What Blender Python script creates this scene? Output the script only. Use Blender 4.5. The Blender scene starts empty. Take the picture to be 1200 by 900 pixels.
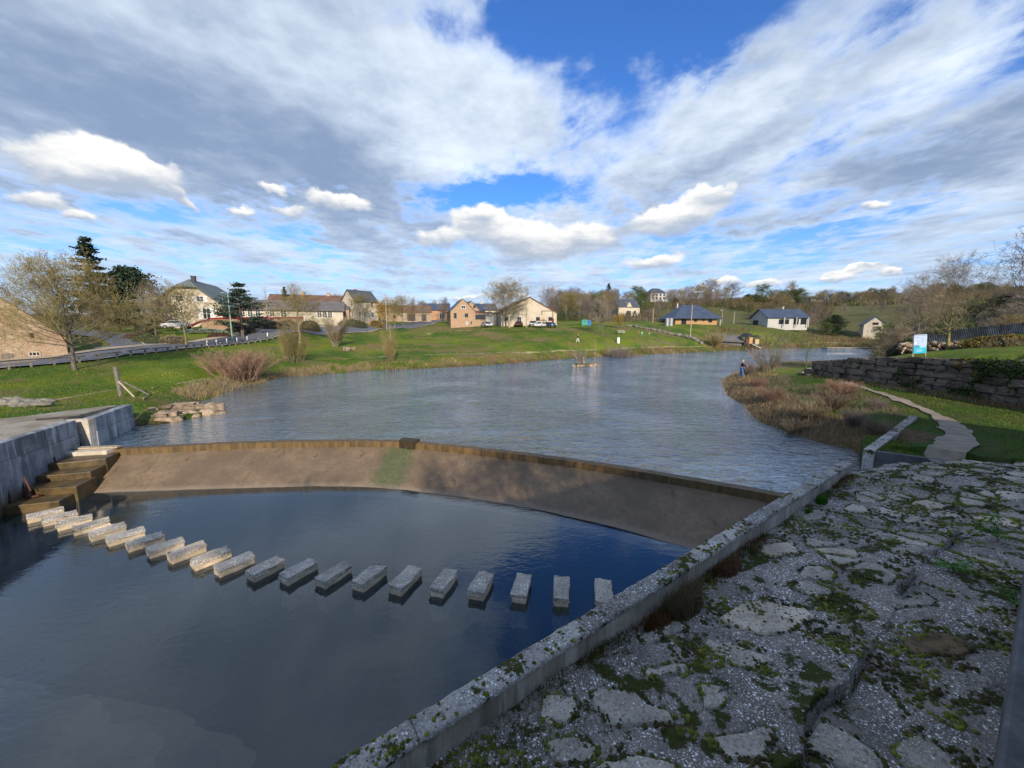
import bpy, math, random
import numpy as np
from mathutils import Vector, Matrix
R = math.radians
rnd = random.Random(7)
nrg = np.random.default_rng(7)
scene = bpy.context.scene
col = scene.collection

# ------------------------------------------------------------------ camera
F = 451.0; CZ = 5.0; PITCH = math.atan(64 / 451.0)
cam_d = bpy.data.cameras.new('camera'); cam = bpy.data.objects.new('camera', cam_d); col.objects.link(cam)
cam.location = (0, 0, CZ); cam.rotation_euler = (R(90) - PITCH, 0, 0)
cam_d.sensor_fit = 'HORIZONTAL'; cam_d.sensor_width = 36.0; cam_d.lens = 36.0 * F / 1200.0
cam_d.clip_start = 0.05; cam_d.clip_end = 6000
scene.camera = cam

def ray(px, py):
    dx = (px - 600) / F; dv = -(py - 450) / F
    return dx, math.cos(PITCH) + dv * math.sin(PITCH), -math.sin(PITCH) + dv * math.cos(PITCH)
def at(px, py, z):
    dx, dy, dz = ray(px, py); t = (z - CZ) / dz
    return (dx * t, dy * t)
def atd(px, py, d):                       # d = distance along world +Y
    dx, dy, dz = ray(px, py); t = d / dy
    return (dx * t, d, CZ + dz * t)

# ------------------------------------------------------------------ light
SUN_EL = R(25); SUN_AZ = R(14.5)          # direction TO the sun: behind the camera, a little to its right
to_sun = Vector((math.sin(SUN_AZ) * math.cos(SUN_EL), -math.cos(SUN_AZ) * math.cos(SUN_EL), math.sin(SUN_EL)))
sd = bpy.data.lights.new('sun', 'SUN'); sd.energy = 2.6; sd.angle = R(0.6); sd.color = (1.0, 0.86, 0.68)
so = bpy.data.objects.new('sun', sd); col.objects.link(so)
so.rotation_euler = (-to_sun).to_track_quat('-Z', 'Y').to_euler()
scene.view_settings.view_transform = 'Standard'; scene.view_settings.look = 'None'
scene.view_settings.exposure = 1.18; scene.view_settings.gamma = 1.0

# ------------------------------------------------------------------ node helper
class NT:
    def __init__(s, tree): s.t = tree; s.n = tree.nodes; s.l = tree.links
    def _in(s, sock, v):
        if v is None: return
        if isinstance(v, bpy.types.NodeSocket): s.l.new(v, sock)
        else:
            if isinstance(v, (tuple, list)) and len(v) == 3 and sock.type == 'RGBA': v = (*v, 1)
            sock.default_value = v
    def m(s, op, a, b=None, c=None, clamp=False):
        n = s.n.new('ShaderNodeMath'); n.operation = op; n.use_clamp = clamp
        s._in(n.inputs[0], a); s._in(n.inputs[1], b); s._in(n.inputs[2], c); return n.outputs[0]
    def vm(s, op, a, b=None):
        n = s.n.new('ShaderNodeVectorMath'); n.operation = op
        s._in(n.inputs[0], a)
        if op == 'SCALE': s._in(n.inputs['Scale'], b)
        else: s._in(n.inputs[1], b)
        return n.outputs[0]
    def mix(s, f, a, b, mode='MIX'):
        n = s.n.new('ShaderNodeMix'); n.data_type = 'RGBA'; n.blend_type = mode; n.clamp_factor = True
        s._in(n.inputs[0], f); s._in(n.inputs[6], a); s._in(n.inputs[7], b); return n.outputs[2]
    def ss(s, x, lo, hi, a=0.0, b=1.0, kind='SMOOTHSTEP'):
        n = s.n.new('ShaderNodeMapRange'); n.interpolation_type = kind; n.clamp = True
        s._in(n.inputs[0], x); n.inputs[1].default_value = lo; n.inputs[2].default_value = hi
        n.inputs[3].default_value = a; n.inputs[4].default_value = b; return n.outputs[0]
    def noise(s, v, sc, det=4.0, rough=0.55, dist=0.0, out=0):
        n = s.n.new('ShaderNodeTexNoise'); s._in(n.inputs['Vector'], v); n.inputs['Scale'].default_value = sc
        n.inputs['Detail'].default_value = det; n.inputs['Roughness'].default_value = rough
        n.inputs['Distortion'].default_value = dist; return n.outputs[out]
    def vor(s, v, sc, feat='F1', out='Distance', rnd_=1.0):
        n = s.n.new('ShaderNodeTexVoronoi'); n.feature = feat; s._in(n.inputs['Vector'], v)
        n.inputs['Scale'].default_value = sc; n.inputs['Randomness'].default_value = rnd_; return n.outputs[out]
    def sep(s, v):
        n = s.n.new('ShaderNodeSeparateXYZ'); s._in(n.inputs[0], v); return n.outputs
    def comb(s, x, y, z):
        n = s.n.new('ShaderNodeCombineXYZ'); s._in(n.inputs[0], x); s._in(n.inputs[1], y); s._in(n.inputs[2], z); return n.outputs[0]
    def mp(s, v, loc=(0, 0, 0), rot=(0, 0, 0), sc=(1, 1, 1)):
        n = s.n.new('ShaderNodeMapping'); s._in(n.inputs[0], v); n.inputs[1].default_value = loc
        n.inputs[2].default_value = rot; n.inputs[3].default_value = sc; return n.outputs[0]
    def bump(s, h, strength=0.3, dist=0.05, normal=None):
        n = s.n.new('ShaderNodeBump'); n.inputs['Strength'].default_value = strength
        n.inputs['Distance'].default_value = dist; s._in(n.inputs['Height'], h); s._in(n.inputs['Normal'], normal); return n.outputs[0]

# ------------------------------------------------------------------ world: Nishita sky with broken cloud in it
world = bpy.data.worlds.new('World'); scene.world = world; world.use_nodes = True
W = NT(world.node_tree); W.n.clear()
wout = W.n.new('ShaderNodeOutputWorld'); bg = W.n.new('ShaderNodeBackground'); bg.inputs[1].default_value = 0.1
sky = W.n.new('ShaderNodeTexSky'); sky.sky_type = 'NISHITA'; sky.sun_disc = False
sky.sun_elevation = SUN_EL; sky.sun_rotation = math.pi - SUN_AZ
sky.air_density = 1.0; sky.dust_density = 0.6; sky.ozone_density = 2.2; sky.altitude = 300
tc = W.n.new('ShaderNodeTexCoord'); D = tc.outputs['Generated']
dx_, dy_, dz_ = W.sep(D)
AZ = W.m('ARCTAN2', dx_, dy_); EL = W.m('ARCSINE', dz_)
def azel(px, py):
    x, y, z = ray(px, py); return math.atan2(x, y), math.atan2(z, math.hypot(x, y))
# plane coordinates of a cloud layer
zz = W.m('ADD', W.m('MAXIMUM', dz_, 0.0), 0.09)
P = W.comb(W.m('DIVIDE', dx_, zz), W.m('DIVIDE', dy_, zz), 0.0)
wn = W.noise(P, 1.5, 5, 0.62, 0, 1)
wx, wy, wz = W.sep(wn)
AZw = W.m('ADD', AZ, W.m('MULTIPLY', W.m('SUBTRACT', wx, 0.5), 0.42))
ELw = W.m('ADD', EL, W.m('MULTIPLY', W.m('SUBTRACT', wy, 0.5), 0.26))
def blob(px, py, rx, ry, tilt=0.0, az=AZw, el=ELw, want_dv=False):
    a0, e0 = azel(px, py)
    a1, _ = azel(px + rx, py); a2, _ = azel(px - rx, py); sa = abs(a1 - a2) / 2
    _, e1 = azel(px, py - ry); _, e2 = azel(px, py + ry); se = abs(e1 - e2) / 2
    da = W.m('SUBTRACT', az, a0); de = W.m('SUBTRACT', el, e0)
    if tilt:
        c, s = math.cos(tilt), math.sin(tilt)
        da, de = (W.m('ADD', W.m('MULTIPLY', da, c), W.m('MULTIPLY', de, s)),
                  W.m('SUBTRACT', W.m('MULTIPLY', de, c), W.m('MULTIPLY', da, s)))
    u = W.m('DIVIDE', da, sa); v = W.m('DIVIDE', de, se)
    g = W.m('EXPONENT', W.m('MULTIPLY', W.m('ADD', W.m('MULTIPLY', u, u), W.m('MULTIPLY', v, v)), -0.8))
    return (g, v) if want_dv else g
def bsum(lst, **k):
    tot = None
    for (px, py, rx, ry, amp, *t) in lst:
        g = W.m('MULTIPLY', blob(px, py, rx, ry, *(t or [0.0]), **k), amp)
        tot = g if tot is None else W.m('ADD', tot, g)
    return tot
# high layer: where it covers and where it opens
cover = bsum([(250, 110, 420, 170, 0.42), (520, 110, 130, 130, 0.22), (900, 130, 330, 70, 0.34, 0.35), (1120, 190, 220, 80, 0.30),
              (740, 25, 150, 55, -0.62), (640, 20, 100, 40, -0.34), (590, 230, 70, 24, -0.80), (365, 300, 36, 9, -0.55), (880, 25, 60, 30, -0.15),
              (1040, 10, 60, 30, -0.22), (930, 275, 210, 22, -0.22), (90, 285, 150, 30, -0.22), (730, 235, 25, 12, -0.25), (470, 10, 60, 14, -0.2)])
n1 = W.noise(W.mp(P, rot=(0, 0, R(30)), sc=(1.0, 0.8, 1)), 1.0, 8, 0.58, 0.2)
n2 = W.noise(W.mp(P, loc=(3, 7, 0), rot=(0, 0, R(-35)), sc=(1.2, 0.8, 1)), 3.0, 6, 0.6, 0.2)
base = W.m('ADD', W.m('MULTIPLY', W.m('SUBTRACT', n1, 0.5), 1.5), W.m('ADD', W.m('MULTIPLY', W.m('SUBTRACT', n2, 0.5), 0.9), 0.57))
n6 = W.noise(W.mp(P, loc=(1, 4, 0), rot=(0, 0, R(40)), sc=(1, .7, 1)), 9.0, 6, 0.62, 0.3)
n7 = W.noise(P, 1.6, 3, 0.5)
base = W.m('ADD', base, W.m('MULTIPLY', W.m('SUBTRACT', n6, 0.5), W.ss(n7, .4, .62, 0.15, 0.8)))
hz = W.ss(EL, 0.0, 0.22, 0.14, 0.0)
covv = W.m('ADD', W.m('ADD', base, W.m('MULTIPLY', cover, 0.8)), W.m('ADD', hz, 0.12))
maskA = W.ss(covv, 0.46, 0.92)
bright = bsum([(530, 110, 95, 85, 0.75), (420, 60, 130, 40, 0.25), (150, 60, 170, 60, -0.15), (400, 205, 230, 50, -0.55), (120, 130, 170, 40, -.3), (620, 200, 75, 60, 0.35), (180, 300, 260, 30, 0.12),
               (880, 110, 200, 28, 0.60, 0.45), (1100, 60, 150, 30, 0.55, 0.3), (1010, 140, 150, 24, 0.40, 0.30), (770, 200, 150, 22, -0.40, 0.3),
               (1080, 190, 190, 36, -0.75, 0.05), (680, 190, 60, 60, 0.3), (200, 200, 300, 90, -0.15), (1050, 250, 160, 14, 0.25), (700, 330, 700, 16, 0.10)])
n3 = W.noise(W.mp(P, loc=(9, 2, 0), rot=(0, 0, R(-32)), sc=(1.1, 0.85, 1)), 1.7, 9, 0.58, 0.1)
n3b = W.noise(W.mp(P, loc=(2, 5, 0)), 8.0, 6, 0.6, 0.2)
br = W.m('ADD', W.m('MULTIPLY', bright, 0.8), W.m('ADD', W.m('MULTIPLY', W.m('SUBTRACT', n3, 0.5), 2.0), W.m('MULTIPLY', W.m('SUBTRACT', n3b, 0.5), 0.8)))
br = W.ss(W.m('ADD', br, 0.18), -0.60, 1.20)
colA = W.mix(br, (1.20, 1.62, 2.38), (4.15, 4.6, 5.15))
# thin edges of the layer are lit through
edge = W.m('MULTIPLY', maskA, W.m('SUBTRACT', 1.0, maskA))
colA = W.mix(W.m('MULTIPLY', edge, 1.4), colA, (4.2, 5.0, 6.0))
skyc = W.mix(1.0, sky.outputs[0], (0.30, 0.56, 0.95), 'MULTIPLY')
c = W.mix(W.m('MULTIPLY', maskA, 0.96), skyc, colA)
# low streaks near the horizon
n4 = W.noise(W.mp(D, rot=(0, R(3), 0), sc=(2.2, 2.2, 24)), 2.0, 6, 0.6, 0.4)
st = W.m('MULTIPLY', W.ss(n4, 0.50, 0.68), W.ss(EL, 0.30, 0.10))
c = W.mix(W.ss(EL, 0.30, 0.0, 0.0, 0.50), c, (2.3, 3.15, 4.3))
c = W.mix(W.m('MULTIPLY', st, 0.5), c, (3.9, 4.35, 4.9))
# cumulus
cl = [(118, 186, 78, 25), (70, 200, 45, 18), (165, 205, 42, 20), (212, 235, 20, 6, -0.6), (45, 235, 25, 10), (320, 218, 17, 8), (382, 232, 26, 12), (414, 240, 24, 9),
      (285, 247, 14, 6), (338, 247, 26, 9), (100, 255, 20, 8), (516, 279, 26, 12), (556, 254, 26, 12), (596, 268, 42, 22), (636, 290, 46, 20), (692, 276, 26, 17),
      (770, 262, 36, 19), (806, 252, 34, 15), (832, 226, 27, 13), (768, 309, 46, 10), (1022, 243, 22, 6), (985, 325, 32, 6), (1004, 315, 30, 4),
      (600, 347, 26, 5), (548, 349, 18, 4), (848, 329, 20, 4), (890, 334, 26, 5), (1040, 322, 10, 5)]
cn_ = W.noise(P, 3.4, 7, 0.60, 0.0, 1)
cx_, cy_, cz_ = W.sep(cn_)
cdn = W.noise(W.mp(D, sc=(1, 1, 1.35)), 15.0, 8, 0.58, 0.0, 1)
ex_, ey_, ez_ = W.sep(cdn)
AZc = W.m('ADD', AZ, W.m('MULTIPLY', W.m('SUBTRACT', ex_, 0.5), 0.075))
ELc = W.m('ADD', EL, W.m('MULTIPLY', W.m('SUBTRACT', ey_, 0.5), 0.060))
tot = None; dv = None
for q in cl:
    g, v = blob(q[0], q[1], q[2], q[3], q[4] if len(q) > 4 else 0.0, az=AZc, el=ELc, want_dv=True)
    gv = W.m('MULTIPLY', g, v)
    tot = g if tot is None else W.m('ADD', tot, g)
    dv = gv if dv is None else W.m('ADD', dv, gv)
cd = W.m('ADD', tot, W.m('MULTIPLY', W.m('SUBTRACT', ez_, 0.5), 1.1))
maskB = W.ss(cd, 0.36, 0.80)
lit = W.m('ADD', W.m('DIVIDE', dv, W.m('MAXIMUM', tot, 0.15)), W.m('MULTIPLY', W.m('SUBTRACT', cz_, 0.5), 2.6))
litm = W.ss(lit, -0.9, 1.1)
colB = W.mix(litm, (2.0, 2.35, 2.95), (5.2, 5.1, 4.85))
soft = W.m('MULTIPLY', W.ss(cd, 0.26, 0.6), W.ss(lit, -1.5, -0.1, 0.75, 1.0))
c = W.mix(W.m('MULTIPLY', soft, maskB), c, colB)
W.l.new(c, bg.inputs[0]); W.l.new(bg.outputs[0], wout.inputs[0])
world.cycles.sampling_method = 'MANUAL'; world.cycles.sample_map_resolution = 512

# ------------------------------------------------------------------ materials
MATS = {}
def new_mat(name):
    m = bpy.data.materials.new(name); m.use_nodes = True
    T = NT(m.node_tree); b = T.n['Principled BSDF']; MATS[name] = m
    return m, T, b
def obj_pos(T):
    g = T.n.new('ShaderNodeNewGeometry'); return g.outputs['Position']
def objrand(T):
    g = T.n.new('ShaderNodeObjectInfo'); return g.outputs['Random']
def attr(T, name='tint'):
    a = T.n.new('ShaderNodeAttribute'); a.attribute_name = name; return a.outputs['Color']
def simple(name, c, rough=0.7, var=0.25, scale=3.0, bump=0.0, bscale=30.0, c2=None, metallic=0.0, orand=0.0, spec=0.3):
    m, T, b = new_mat(name); p = obj_pos(T)
    c2 = c2 or tuple(v * (1 - var) for v in c)
    n = T.noise(p, scale, 5, 0.6)
    cc = T.mix(T.ss(n, 0.35, 0.65), c2, c)
    if orand:
        r = T.ss(objrand(T), 0, 1, 1 - orand, 1 + orand, 'LINEAR')
        cc = T.mix(1.0, cc, T.comb(r, r, r), 'MULTIPLY')
    T._in(b.inputs['Base Color'], cc); b.inputs['Roughness'].default_value = rough; b.inputs['Metallic'].default_value = metallic
    b.inputs['Specular IOR Level'].default_value = spec
    if bump: T._in(b.inputs['Normal'], T.bump(T.noise(p, bscale, 6, 0.65), bump, 0.03))
    return m
def m_ground():
    m, T, b = new_mat('ground'); p = obj_pos(T)
    tint = attr(T)
    a = T.noise(p, 0.35, 6, 0.65); f = T.noise(p, 5.0, 7, 0.75); g = T.noise(T.mp(p, sc=(1, 1, 0.3)), 28.0, 4, 0.7)
    c = T.mix(T.ss(a, 0.40, 0.64), tint, T.mix(1.0, tint, (1.25, 1.02, 0.85), 'MULTIPLY'))
    c = T.mix(T.ss(f, 0.42, 0.72), T.mix(1.0, c, (0.55, 0.62, 0.6), 'MULTIPLY'), T.mix(1.0, c, (1.25, 1.2, 1.0), 'MULTIPLY'))
    c = T.mix(T.ss(g, 0.35, 0.65, 0, 0.55), c, T.mix(1.0, c, (0.45, 0.5, 0.5), 'MULTIPLY'))
    T._in(b.inputs['Base Color'], c); b.inputs['Roughness'].default_value = 0.9; b.inputs['Specular IOR Level'].default_value = 0.15
    h = T.m('ADD', f, T.m('MULTIPLY', g, 0.5))
    T._in(b.inputs['Normal'], T.bump(h, 0.7, 0.12)); return m
m_ground()
def m_tint(name, rough=0.75, trans=0.0):          # vegetation coloured by a per-blade attribute
    m, T, b = new_mat(name); t = attr(T)
    T._in(b.inputs['Base Color'], t); b.inputs['Roughness'].default_value = rough; b.inputs['Specular IOR Level'].default_value = 0.2
    if trans:
        tr = T.n.new('ShaderNodeBsdfTranslucent'); T._in(tr.inputs[0], t)
        mx = T.n.new('ShaderNodeMixShader'); mx.inputs[0].default_value = trans
        T.l.new(b.outputs[0], mx.inputs[1]); T.l.new(tr.outputs[0], mx.inputs[2]); T.l.new(mx.outputs[0], T.n['Material Output'].inputs[0])
    return m
m_tint('blades', 0.7, 0.3); m_tint('moss', 0.95)
simple('bark', (0.16, 0.135, 0.105), 0.9, 0.45, 6, 0.5, 25)
simple('bark_olive', (0.20, 0.175, 0.09), 0.9, 0.35, 4, 0.4, 25)
simple('bark_yellow', (0.27, 0.235, 0.08), 0.9, 0.5, 3, 0.4, 25)
simple('bark_pale', (0.33, 0.28, 0.20), 0.9, 0.3, 4, 0.3, 25)
simple('twig_olive', (0.26, 0.21, 0.085), 0.85, 0.35, 0.9)
simple('twig_gold', (0.30, 0.20, 0.05), 0.85, 0.3, 0.9)
simple('twig_brown', (0.26, 0.20, 0.125), 0.85, 0.35, 0.6)
simple('twig_grey', (0.29, 0.24, 0.18), 0.85, 0.3, 0.9)
simple('twig_red', (0.29, 0.18, 0.125), 0.85, 0.35, 1.5)
simple('twig_violet', (0.21, 0.17, 0.15), 0.85, 0.35, 1.5)
simple('needles', (0.030, 0.055, 0.026), 0.8, 0.5, 1.3)
simple('needles_blue', (0.040, 0.070, 0.042), 0.8, 0.5, 1.3)
simple('leaf_green', (0.07, 0.12, 0.025), 0.6, 0.5, 1.8)
simple('leaf_bright', (0.10, 0.22, 0.03), 0.5, 0.4, 9)
simple('leaf_gold', (0.34, 0.22, 0.03), 0.7, 0.4, 2)
simple('leaf_red', (0.10, 0.035, 0.03), 0.7, 0.4, 2)
simple('ivy_leaf', (0.035, 0.065, 0.015), 0.5, 0.4, 2)
simple('ivy_yellow', (0.16, 0.12, 0.02), 0.6, 0.5, 2)
simple('asphalt', (0.12, 0.13, 0.15), 0.85, 0.2, 0.8, 0.2, 40)
simple('kerb', (0.42, 0.37, 0.31), 0.85, 0.2, 2, 0.2, 30)
simple('footpath', (0.40, 0.33, 0.24), 0.9, 0.25, 1.2, 0.3, 25)
simple('paint_white', (0.75, 0.74, 0.70), 0.6, 0.12, 5)
simple('paint_red', (0.26, 0.018, 0.03), 0.6, 0.2, 3)
simple('paint_green_pale', (0.22, 0.36, 0.28), 0.5, 0.12, 3)
simple('wood_grey', (0.24, 0.21, 0.18), 0.85, 0.35, 8, 0.3, 40, orand=0.2)
simple('wood_dark', (0.07, 0.06, 0.06), 0.8, 0.3, 8, 0.3, 40, orand=0.2)
simple('wood_pale', (0.42, 0.35, 0.25), 0.8, 0.3, 8, 0.3, 40)
simple('wood_orange', (0.42, 0.25, 0.12), 0.7, 0.2, 2.0, 0.2, 20)
simple('slate', (0.075, 0.088, 0.105), 0.55, 0.3, 0.9, 0.3, 6)
simple('slate_blue', (0.055, 0.075, 0.12), 0.5, 0.25, 0.7, 0.3, 6)
simple('slate_green', (0.12, 0.145, 0.14), 0.6, 0.2, 0.9, 0.3, 6)
simple('tile_brown', (0.17, 0.095, 0.065), 0.8, 0.35, 0.9, 0.4, 6)
simple('roof_grey', (0.14, 0.13, 0.125), 0.8, 0.25, 0.9, 0.3, 6)
simple('render_cream', (0.50, 0.44, 0.34), 0.9, 0.14, 0.6, 0.1, 20)
simple('render_white', (0.44, 0.43, 0.40), 0.9, 0.12, 0.6, 0.1, 20)
simple('render_ochre', (0.46, 0.33, 0.19), 0.9, 0.25, 0.8, 0.2, 12)
simple('render_orange', (0.42, 0.25, 0.15), 0.9, 0.2, 0.8, 0.1, 12)
simple('brick_red', (0.36, 0.13, 0.09), 0.9, 0.3, 3)
simple('metal_dark', (0.05, 0.05, 0.055), 0.5, 0.2, 3, metallic=0.4)
simple('metal_rust', (0.10, 0.045, 0.035), 0.7, 0.4, 6)
simple('metal_grey', (0.35, 0.36, 0.37), 0.45, 0.1, 3, metallic=0.5)
simple('rubber', (0.02, 0.02, 0.02), 0.8, 0.2, 3)
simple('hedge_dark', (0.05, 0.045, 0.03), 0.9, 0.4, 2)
simple('skin', (0.55, 0.36, 0.27), 0.6, 0.1, 5)
simple('cloth_black', (0.02, 0.021, 0.026), 0.8, 0.2, 9)
simple('cloth_white', (0.70, 0.70, 0.68), 0.8, 0.1, 9)
simple('cloth_blue', (0.06, 0.16, 0.36), 0.8, 0.2, 9)
simple('cloth_green', (0.25, 0.60, 0.30), 0.8, 0.1, 9)
simple('cloth_teal', (0.03, 0.25, 0.45), 0.8, 0.1, 9)
simple('cloth_red', (0.35, 0.08, 0.10), 0.8, 0.1, 9)
simple('cloth_grey', (0.18, 0.18, 0.19), 0.8, 0.1, 9)
simple('hair', (0.05, 0.03, 0.02), 0.8, 0.1, 9)
simple('bin_green', (0.04, 0.26, 0.19), 0.5, 0.12, 3)
simple('bin_blue', (0.03, 0.13, 0.36), 0.5, 0.12, 3)
simple('car_white', (0.58, 0.59, 0.60), 0.25, 0.04, 1, spec=0.5)
simple('car_silver', (0.42, 0.45, 0.48), 0.3, 0.04, 1, metallic=0.5)
simple('car_navy', (0.02, 0.035, 0.09), 0.25, 0.1, 1, spec=0.6)
simple('car_grey', (0.12, 0.15, 0.16), 0.3, 0.1, 1, spec=0.6)
simple('sign_white', (0.42, 0.52, 0.72), 0.35, 0.05, 2)
simple('sign_teal', (0.02, 0.42, 0.55), 0.35, 0.08, 2)
simple('sign_blue', (0.03, 0.12, 0.34), 0.4, 0.1, 2)
simple('sign_grey', (0.25, 0.30, 0.38), 0.4, 0.1, 2)
simple('rock_sand', (0.34, 0.26, 0.18), 0.85, 0.6, 3.5, 0.8, 9, orand=0.35)
simple('rock_grey', (0.22, 0.21, 0.17), 0.85, 0.4, 2.5, 0.6, 9, orand=0.25)
simple('dead_leaf', (0.34, 0.26, 0.18), 0.8, 0.4, 20)
simple('roof_white', (0.6, 0.6, 0.6), 0.8, 0.1, 2)
def m_glass():
    m, T, b = new_mat('window_glass'); b.inputs['Base Color'].default_value = (0.02, 0.024, 0.03, 1)
    b.inputs['Roughness'].default_value = 0.08; b.inputs['Specular IOR Level'].default_value = 0.8
m_glass()
def m_stonewall(name, cA, cB, cC, scale=3.0):
    m, T, b = new_mat(name); p = obj_pos(T)
    pv = T.mp(p, sc=(1, 1, 1.7)); pv = T.vm('ADD', pv, T.vm('SCALE', T.noise(p, 2.0, 3, 0.5, 0, 1), 0.25))
    cellc = T.vor(pv, scale, 'F1', 'Color'); r, g, bb = T.sep(cellc)
    e = T.vor(pv, scale, 'DISTANCE_TO_EDGE', 'Distance')
    c = T.mix(r, cA, cB); c = T.mix(T.ss(T.noise(p, 0.5, 5, 0.6), 0.45, 0.62), c, T.mix(0.35, c, cC))
    c = T.mix(T.ss(e, 0.0, 0.06), tuple(v * 0.75 for v in cA), c)
    T._in(b.inputs['Base Color'], c); b.inputs['Roughness'].default_value = 0.92; b.inputs['Specular IOR Level'].default_value = 0.15
    T._in(b.inputs['Normal'], T.bump(T.m('ADD', T.ss(e, 0, 0.1), T.noise(p, 14, 4)), 0.5, 0.04)); return m
m_stonewall('stone_barn', (0.46, 0.36, 0.25), (0.36, 0.26, 0.17), (0.33, 0.15, 0.10))
m_stonewall('stone_house', (0.44, 0.31, 0.20), (0.32, 0.22, 0.14), (0.42, 0.24, 0.15), 3.5)
m_stonewall('stone_low', (0.38, 0.30, 0.21), (0.28, 0.22, 0.16), (0.22, 0.18, 0.13), 3.0)
m_stonewall('caster_stone', (0.34, 0.29, 0.22), (0.26, 0.21, 0.16), (0.2, 0.18, 0.14), 3.0)

def m_concrete(name, c, dark, streak=0.0, top=None):
    m, T, b = new_mat(name); p = obj_pos(T)
    n = T.noise(p, 0.9, 6, 0.65); f = T.noise(p, 9, 6, 0.7)
    cc = T.mix(T.ss(n, 0.38, 0.62), dark, c)
    cc = T.mix(T.ss(f, 0.42, 0.7, 0, 0.6), cc, tuple(v * 0.55 for v in c))
    if streak:
        s = T.noise(T.mp(p, sc=(1, 1, 0.06)), 3.2, 5, 0.7)
        cc = T.mix(T.ss(s, 0.52, 0.62, 0, streak), cc, tuple(min(1, v * 1.5) for v in c))
        s2 = T.noise(T.mp(p, loc=(5, 3, 0), sc=(1, 1, 0.10)), 2.4, 5, 0.7)
        cc = T.mix(T.ss(s2, 0.50, 0.68, 0, 0.8), cc, tuple(v * 0.5 for v in dark))
        x, y, z = T.sep(p)
        cc = T.mix(T.ss(T.m('ADD', z, T.m('MULTIPLY', f, 0.5)), -0.55, -0.05, 0.85, 0), cc, (0.10, 0.075, 0.035))
    T._in(b.inputs['Base Color'], cc); b.inputs['Roughness'].default_value = 0.88; b.inputs['Specular IOR Level'].default_value = 0.2
    T._in(b.inputs['Normal'], T.bump(f, 0.35, 0.02)); return m
m_concrete('concrete_wall', (0.27, 0.29, 0.30), (0.12, 0.13, 0.145), 0.8)
m_concrete('concrete_pale', (0.56, 0.50, 0.41), (0.38, 0.33, 0.26), 0.4)
m_concrete('concrete_slab', (0.33, 0.30, 0.24), (0.20, 0.18, 0.13))
m_concrete('concrete_dark', (0.16, 0.16, 0.16), (0.08, 0.085, 0.09))
def m_mossy(name, ground, lich, moss1, lichen_amt=0.30, moss_amt=0.55, mscale=1.6, ov=.38):
    """weathered concrete / stone: white lichen dots, dark crust, moss where a noise says so (same formula as the moss clumps)"""
    m, T, b = new_mat(name); p = obj_pos(T)
    n = T.noise(p, 1.2, 6, 0.65); f = T.noise(p, 22, 6, 0.75)
    c = T.mix(T.ss(n, 0.35, 0.65), tuple(v * 0.6 for v in ground), ground)
    r = T.ss(objrand(T), 0, 1, 1 - ov, 1 + ov, 'LINEAR'); c = T.mix(1.0, c, T.comb(r, r, r), 'MULTIPLY')
    c = T.mix(T.ss(f, 0.48, 0.62, 0, 0.66), c, tuple(v * 0.22 for v in ground))
    # lichen: two sizes of crisp irregular spots, gathered in drifts
    pj = T.vm('ADD', p, T.vm('SCALE', T.noise(p, 60, 2, 0.5, 0, 1), 0.02))
    d1 = T.vor(pj, 24, 'F1'); r1 = T.sep(T.vor(pj, 24, 'F1', 'Color'))[0]
    d2 = T.vor(pj, 55, 'F1'); r2 = T.sep(T.vor(pj, 55, 'F1', 'Color'))[0]
    drift = T.ss(T.noise(p, 1.9, 5, 0.65), 0.40, 0.60)
    s1 = T.m('MULTIPLY', T.ss(d1, 0.40, 0.26), T.ss(r1, 1 - lichen_amt, 1 - lichen_amt + 0.06))
    s2 = T.m('MULTIPLY', T.ss(d2, 0.42, 0.28), T.ss(r2, 1 - lichen_amt * 1.2, 1.06 - lichen_amt * 1.2))
    spots = T.m('MULTIPLY', T.m('MAXIMUM', s1, s2), T.ss(drift, 0, 1, 0.25, 1.0))
    c = T.mix(spots, c, lich)
    mn = T.noise(T.mp(p, loc=(4.2, 1.7, 0)), mscale, 7, 0.72)
    mm = T.ss(mn, moss_amt, moss_amt + 0.035)
    mc = T.mix(T.noise(p, 9, 4, 0.6), (0.022, 0.03, 0.008), moss1)
    mc = T.mix(T.ss(T.noise(T.mp(p, loc=(1, 8, 2)), 3.5, 5, 0.7), 0.55, 0.66), mc, (0.075, 0.05, 0.022))
    c = T.mix(mm, c, mc)
    T._in(b.inputs['Base Color'], c); b.inputs['Roughness'].default_value = 0.92; b.inputs['Specular IOR Level'].default_value = 0.15
    h = T.m('ADD', T.m('MULTIPLY', f, 0.8), T.m('ADD', T.m('MULTIPLY', spots, 0.15), T.m('MULTIPLY', mm, T.noise(p, 45, 4, 0.7))))
    T._in(b.inputs['Normal'], T.bump(h, 0.9, 0.03)); return m
m_mossy('paving_mortar', (0.36, 0.315, 0.262), (0.92, 0.89, 0.84), (0.085, 0.09, 0.018), 0.42, 0.535)
m_mossy('paving_stone', (0.45, 0.40, 0.32), (0.82, 0.80, 0.76), (0.08, 0.085, 0.018), 0.22, 0.57)
m_mossy('coping_top', (0.48, 0.44, 0.38), (0.92, 0.90, 0.85), (0.11, 0.12, 0.018), 0.50, 0.56, 2.6)
m_mossy('step_block', (0.54, 0.48, 0.39), (0.92, 0.90, 0.83), (0.06, 0.06, 0.02), 0.55, 0.66, 3, .10)
m_mossy('wall_block', (0.21, 0.165, 0.125), (0.40, 0.38, 0.34), (0.06, 0.07, 0.014), 0.10, 0.60)
m_concrete('block_side', (0.66, 0.54, 0.38), (0.50, 0.40, 0.27))

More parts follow.
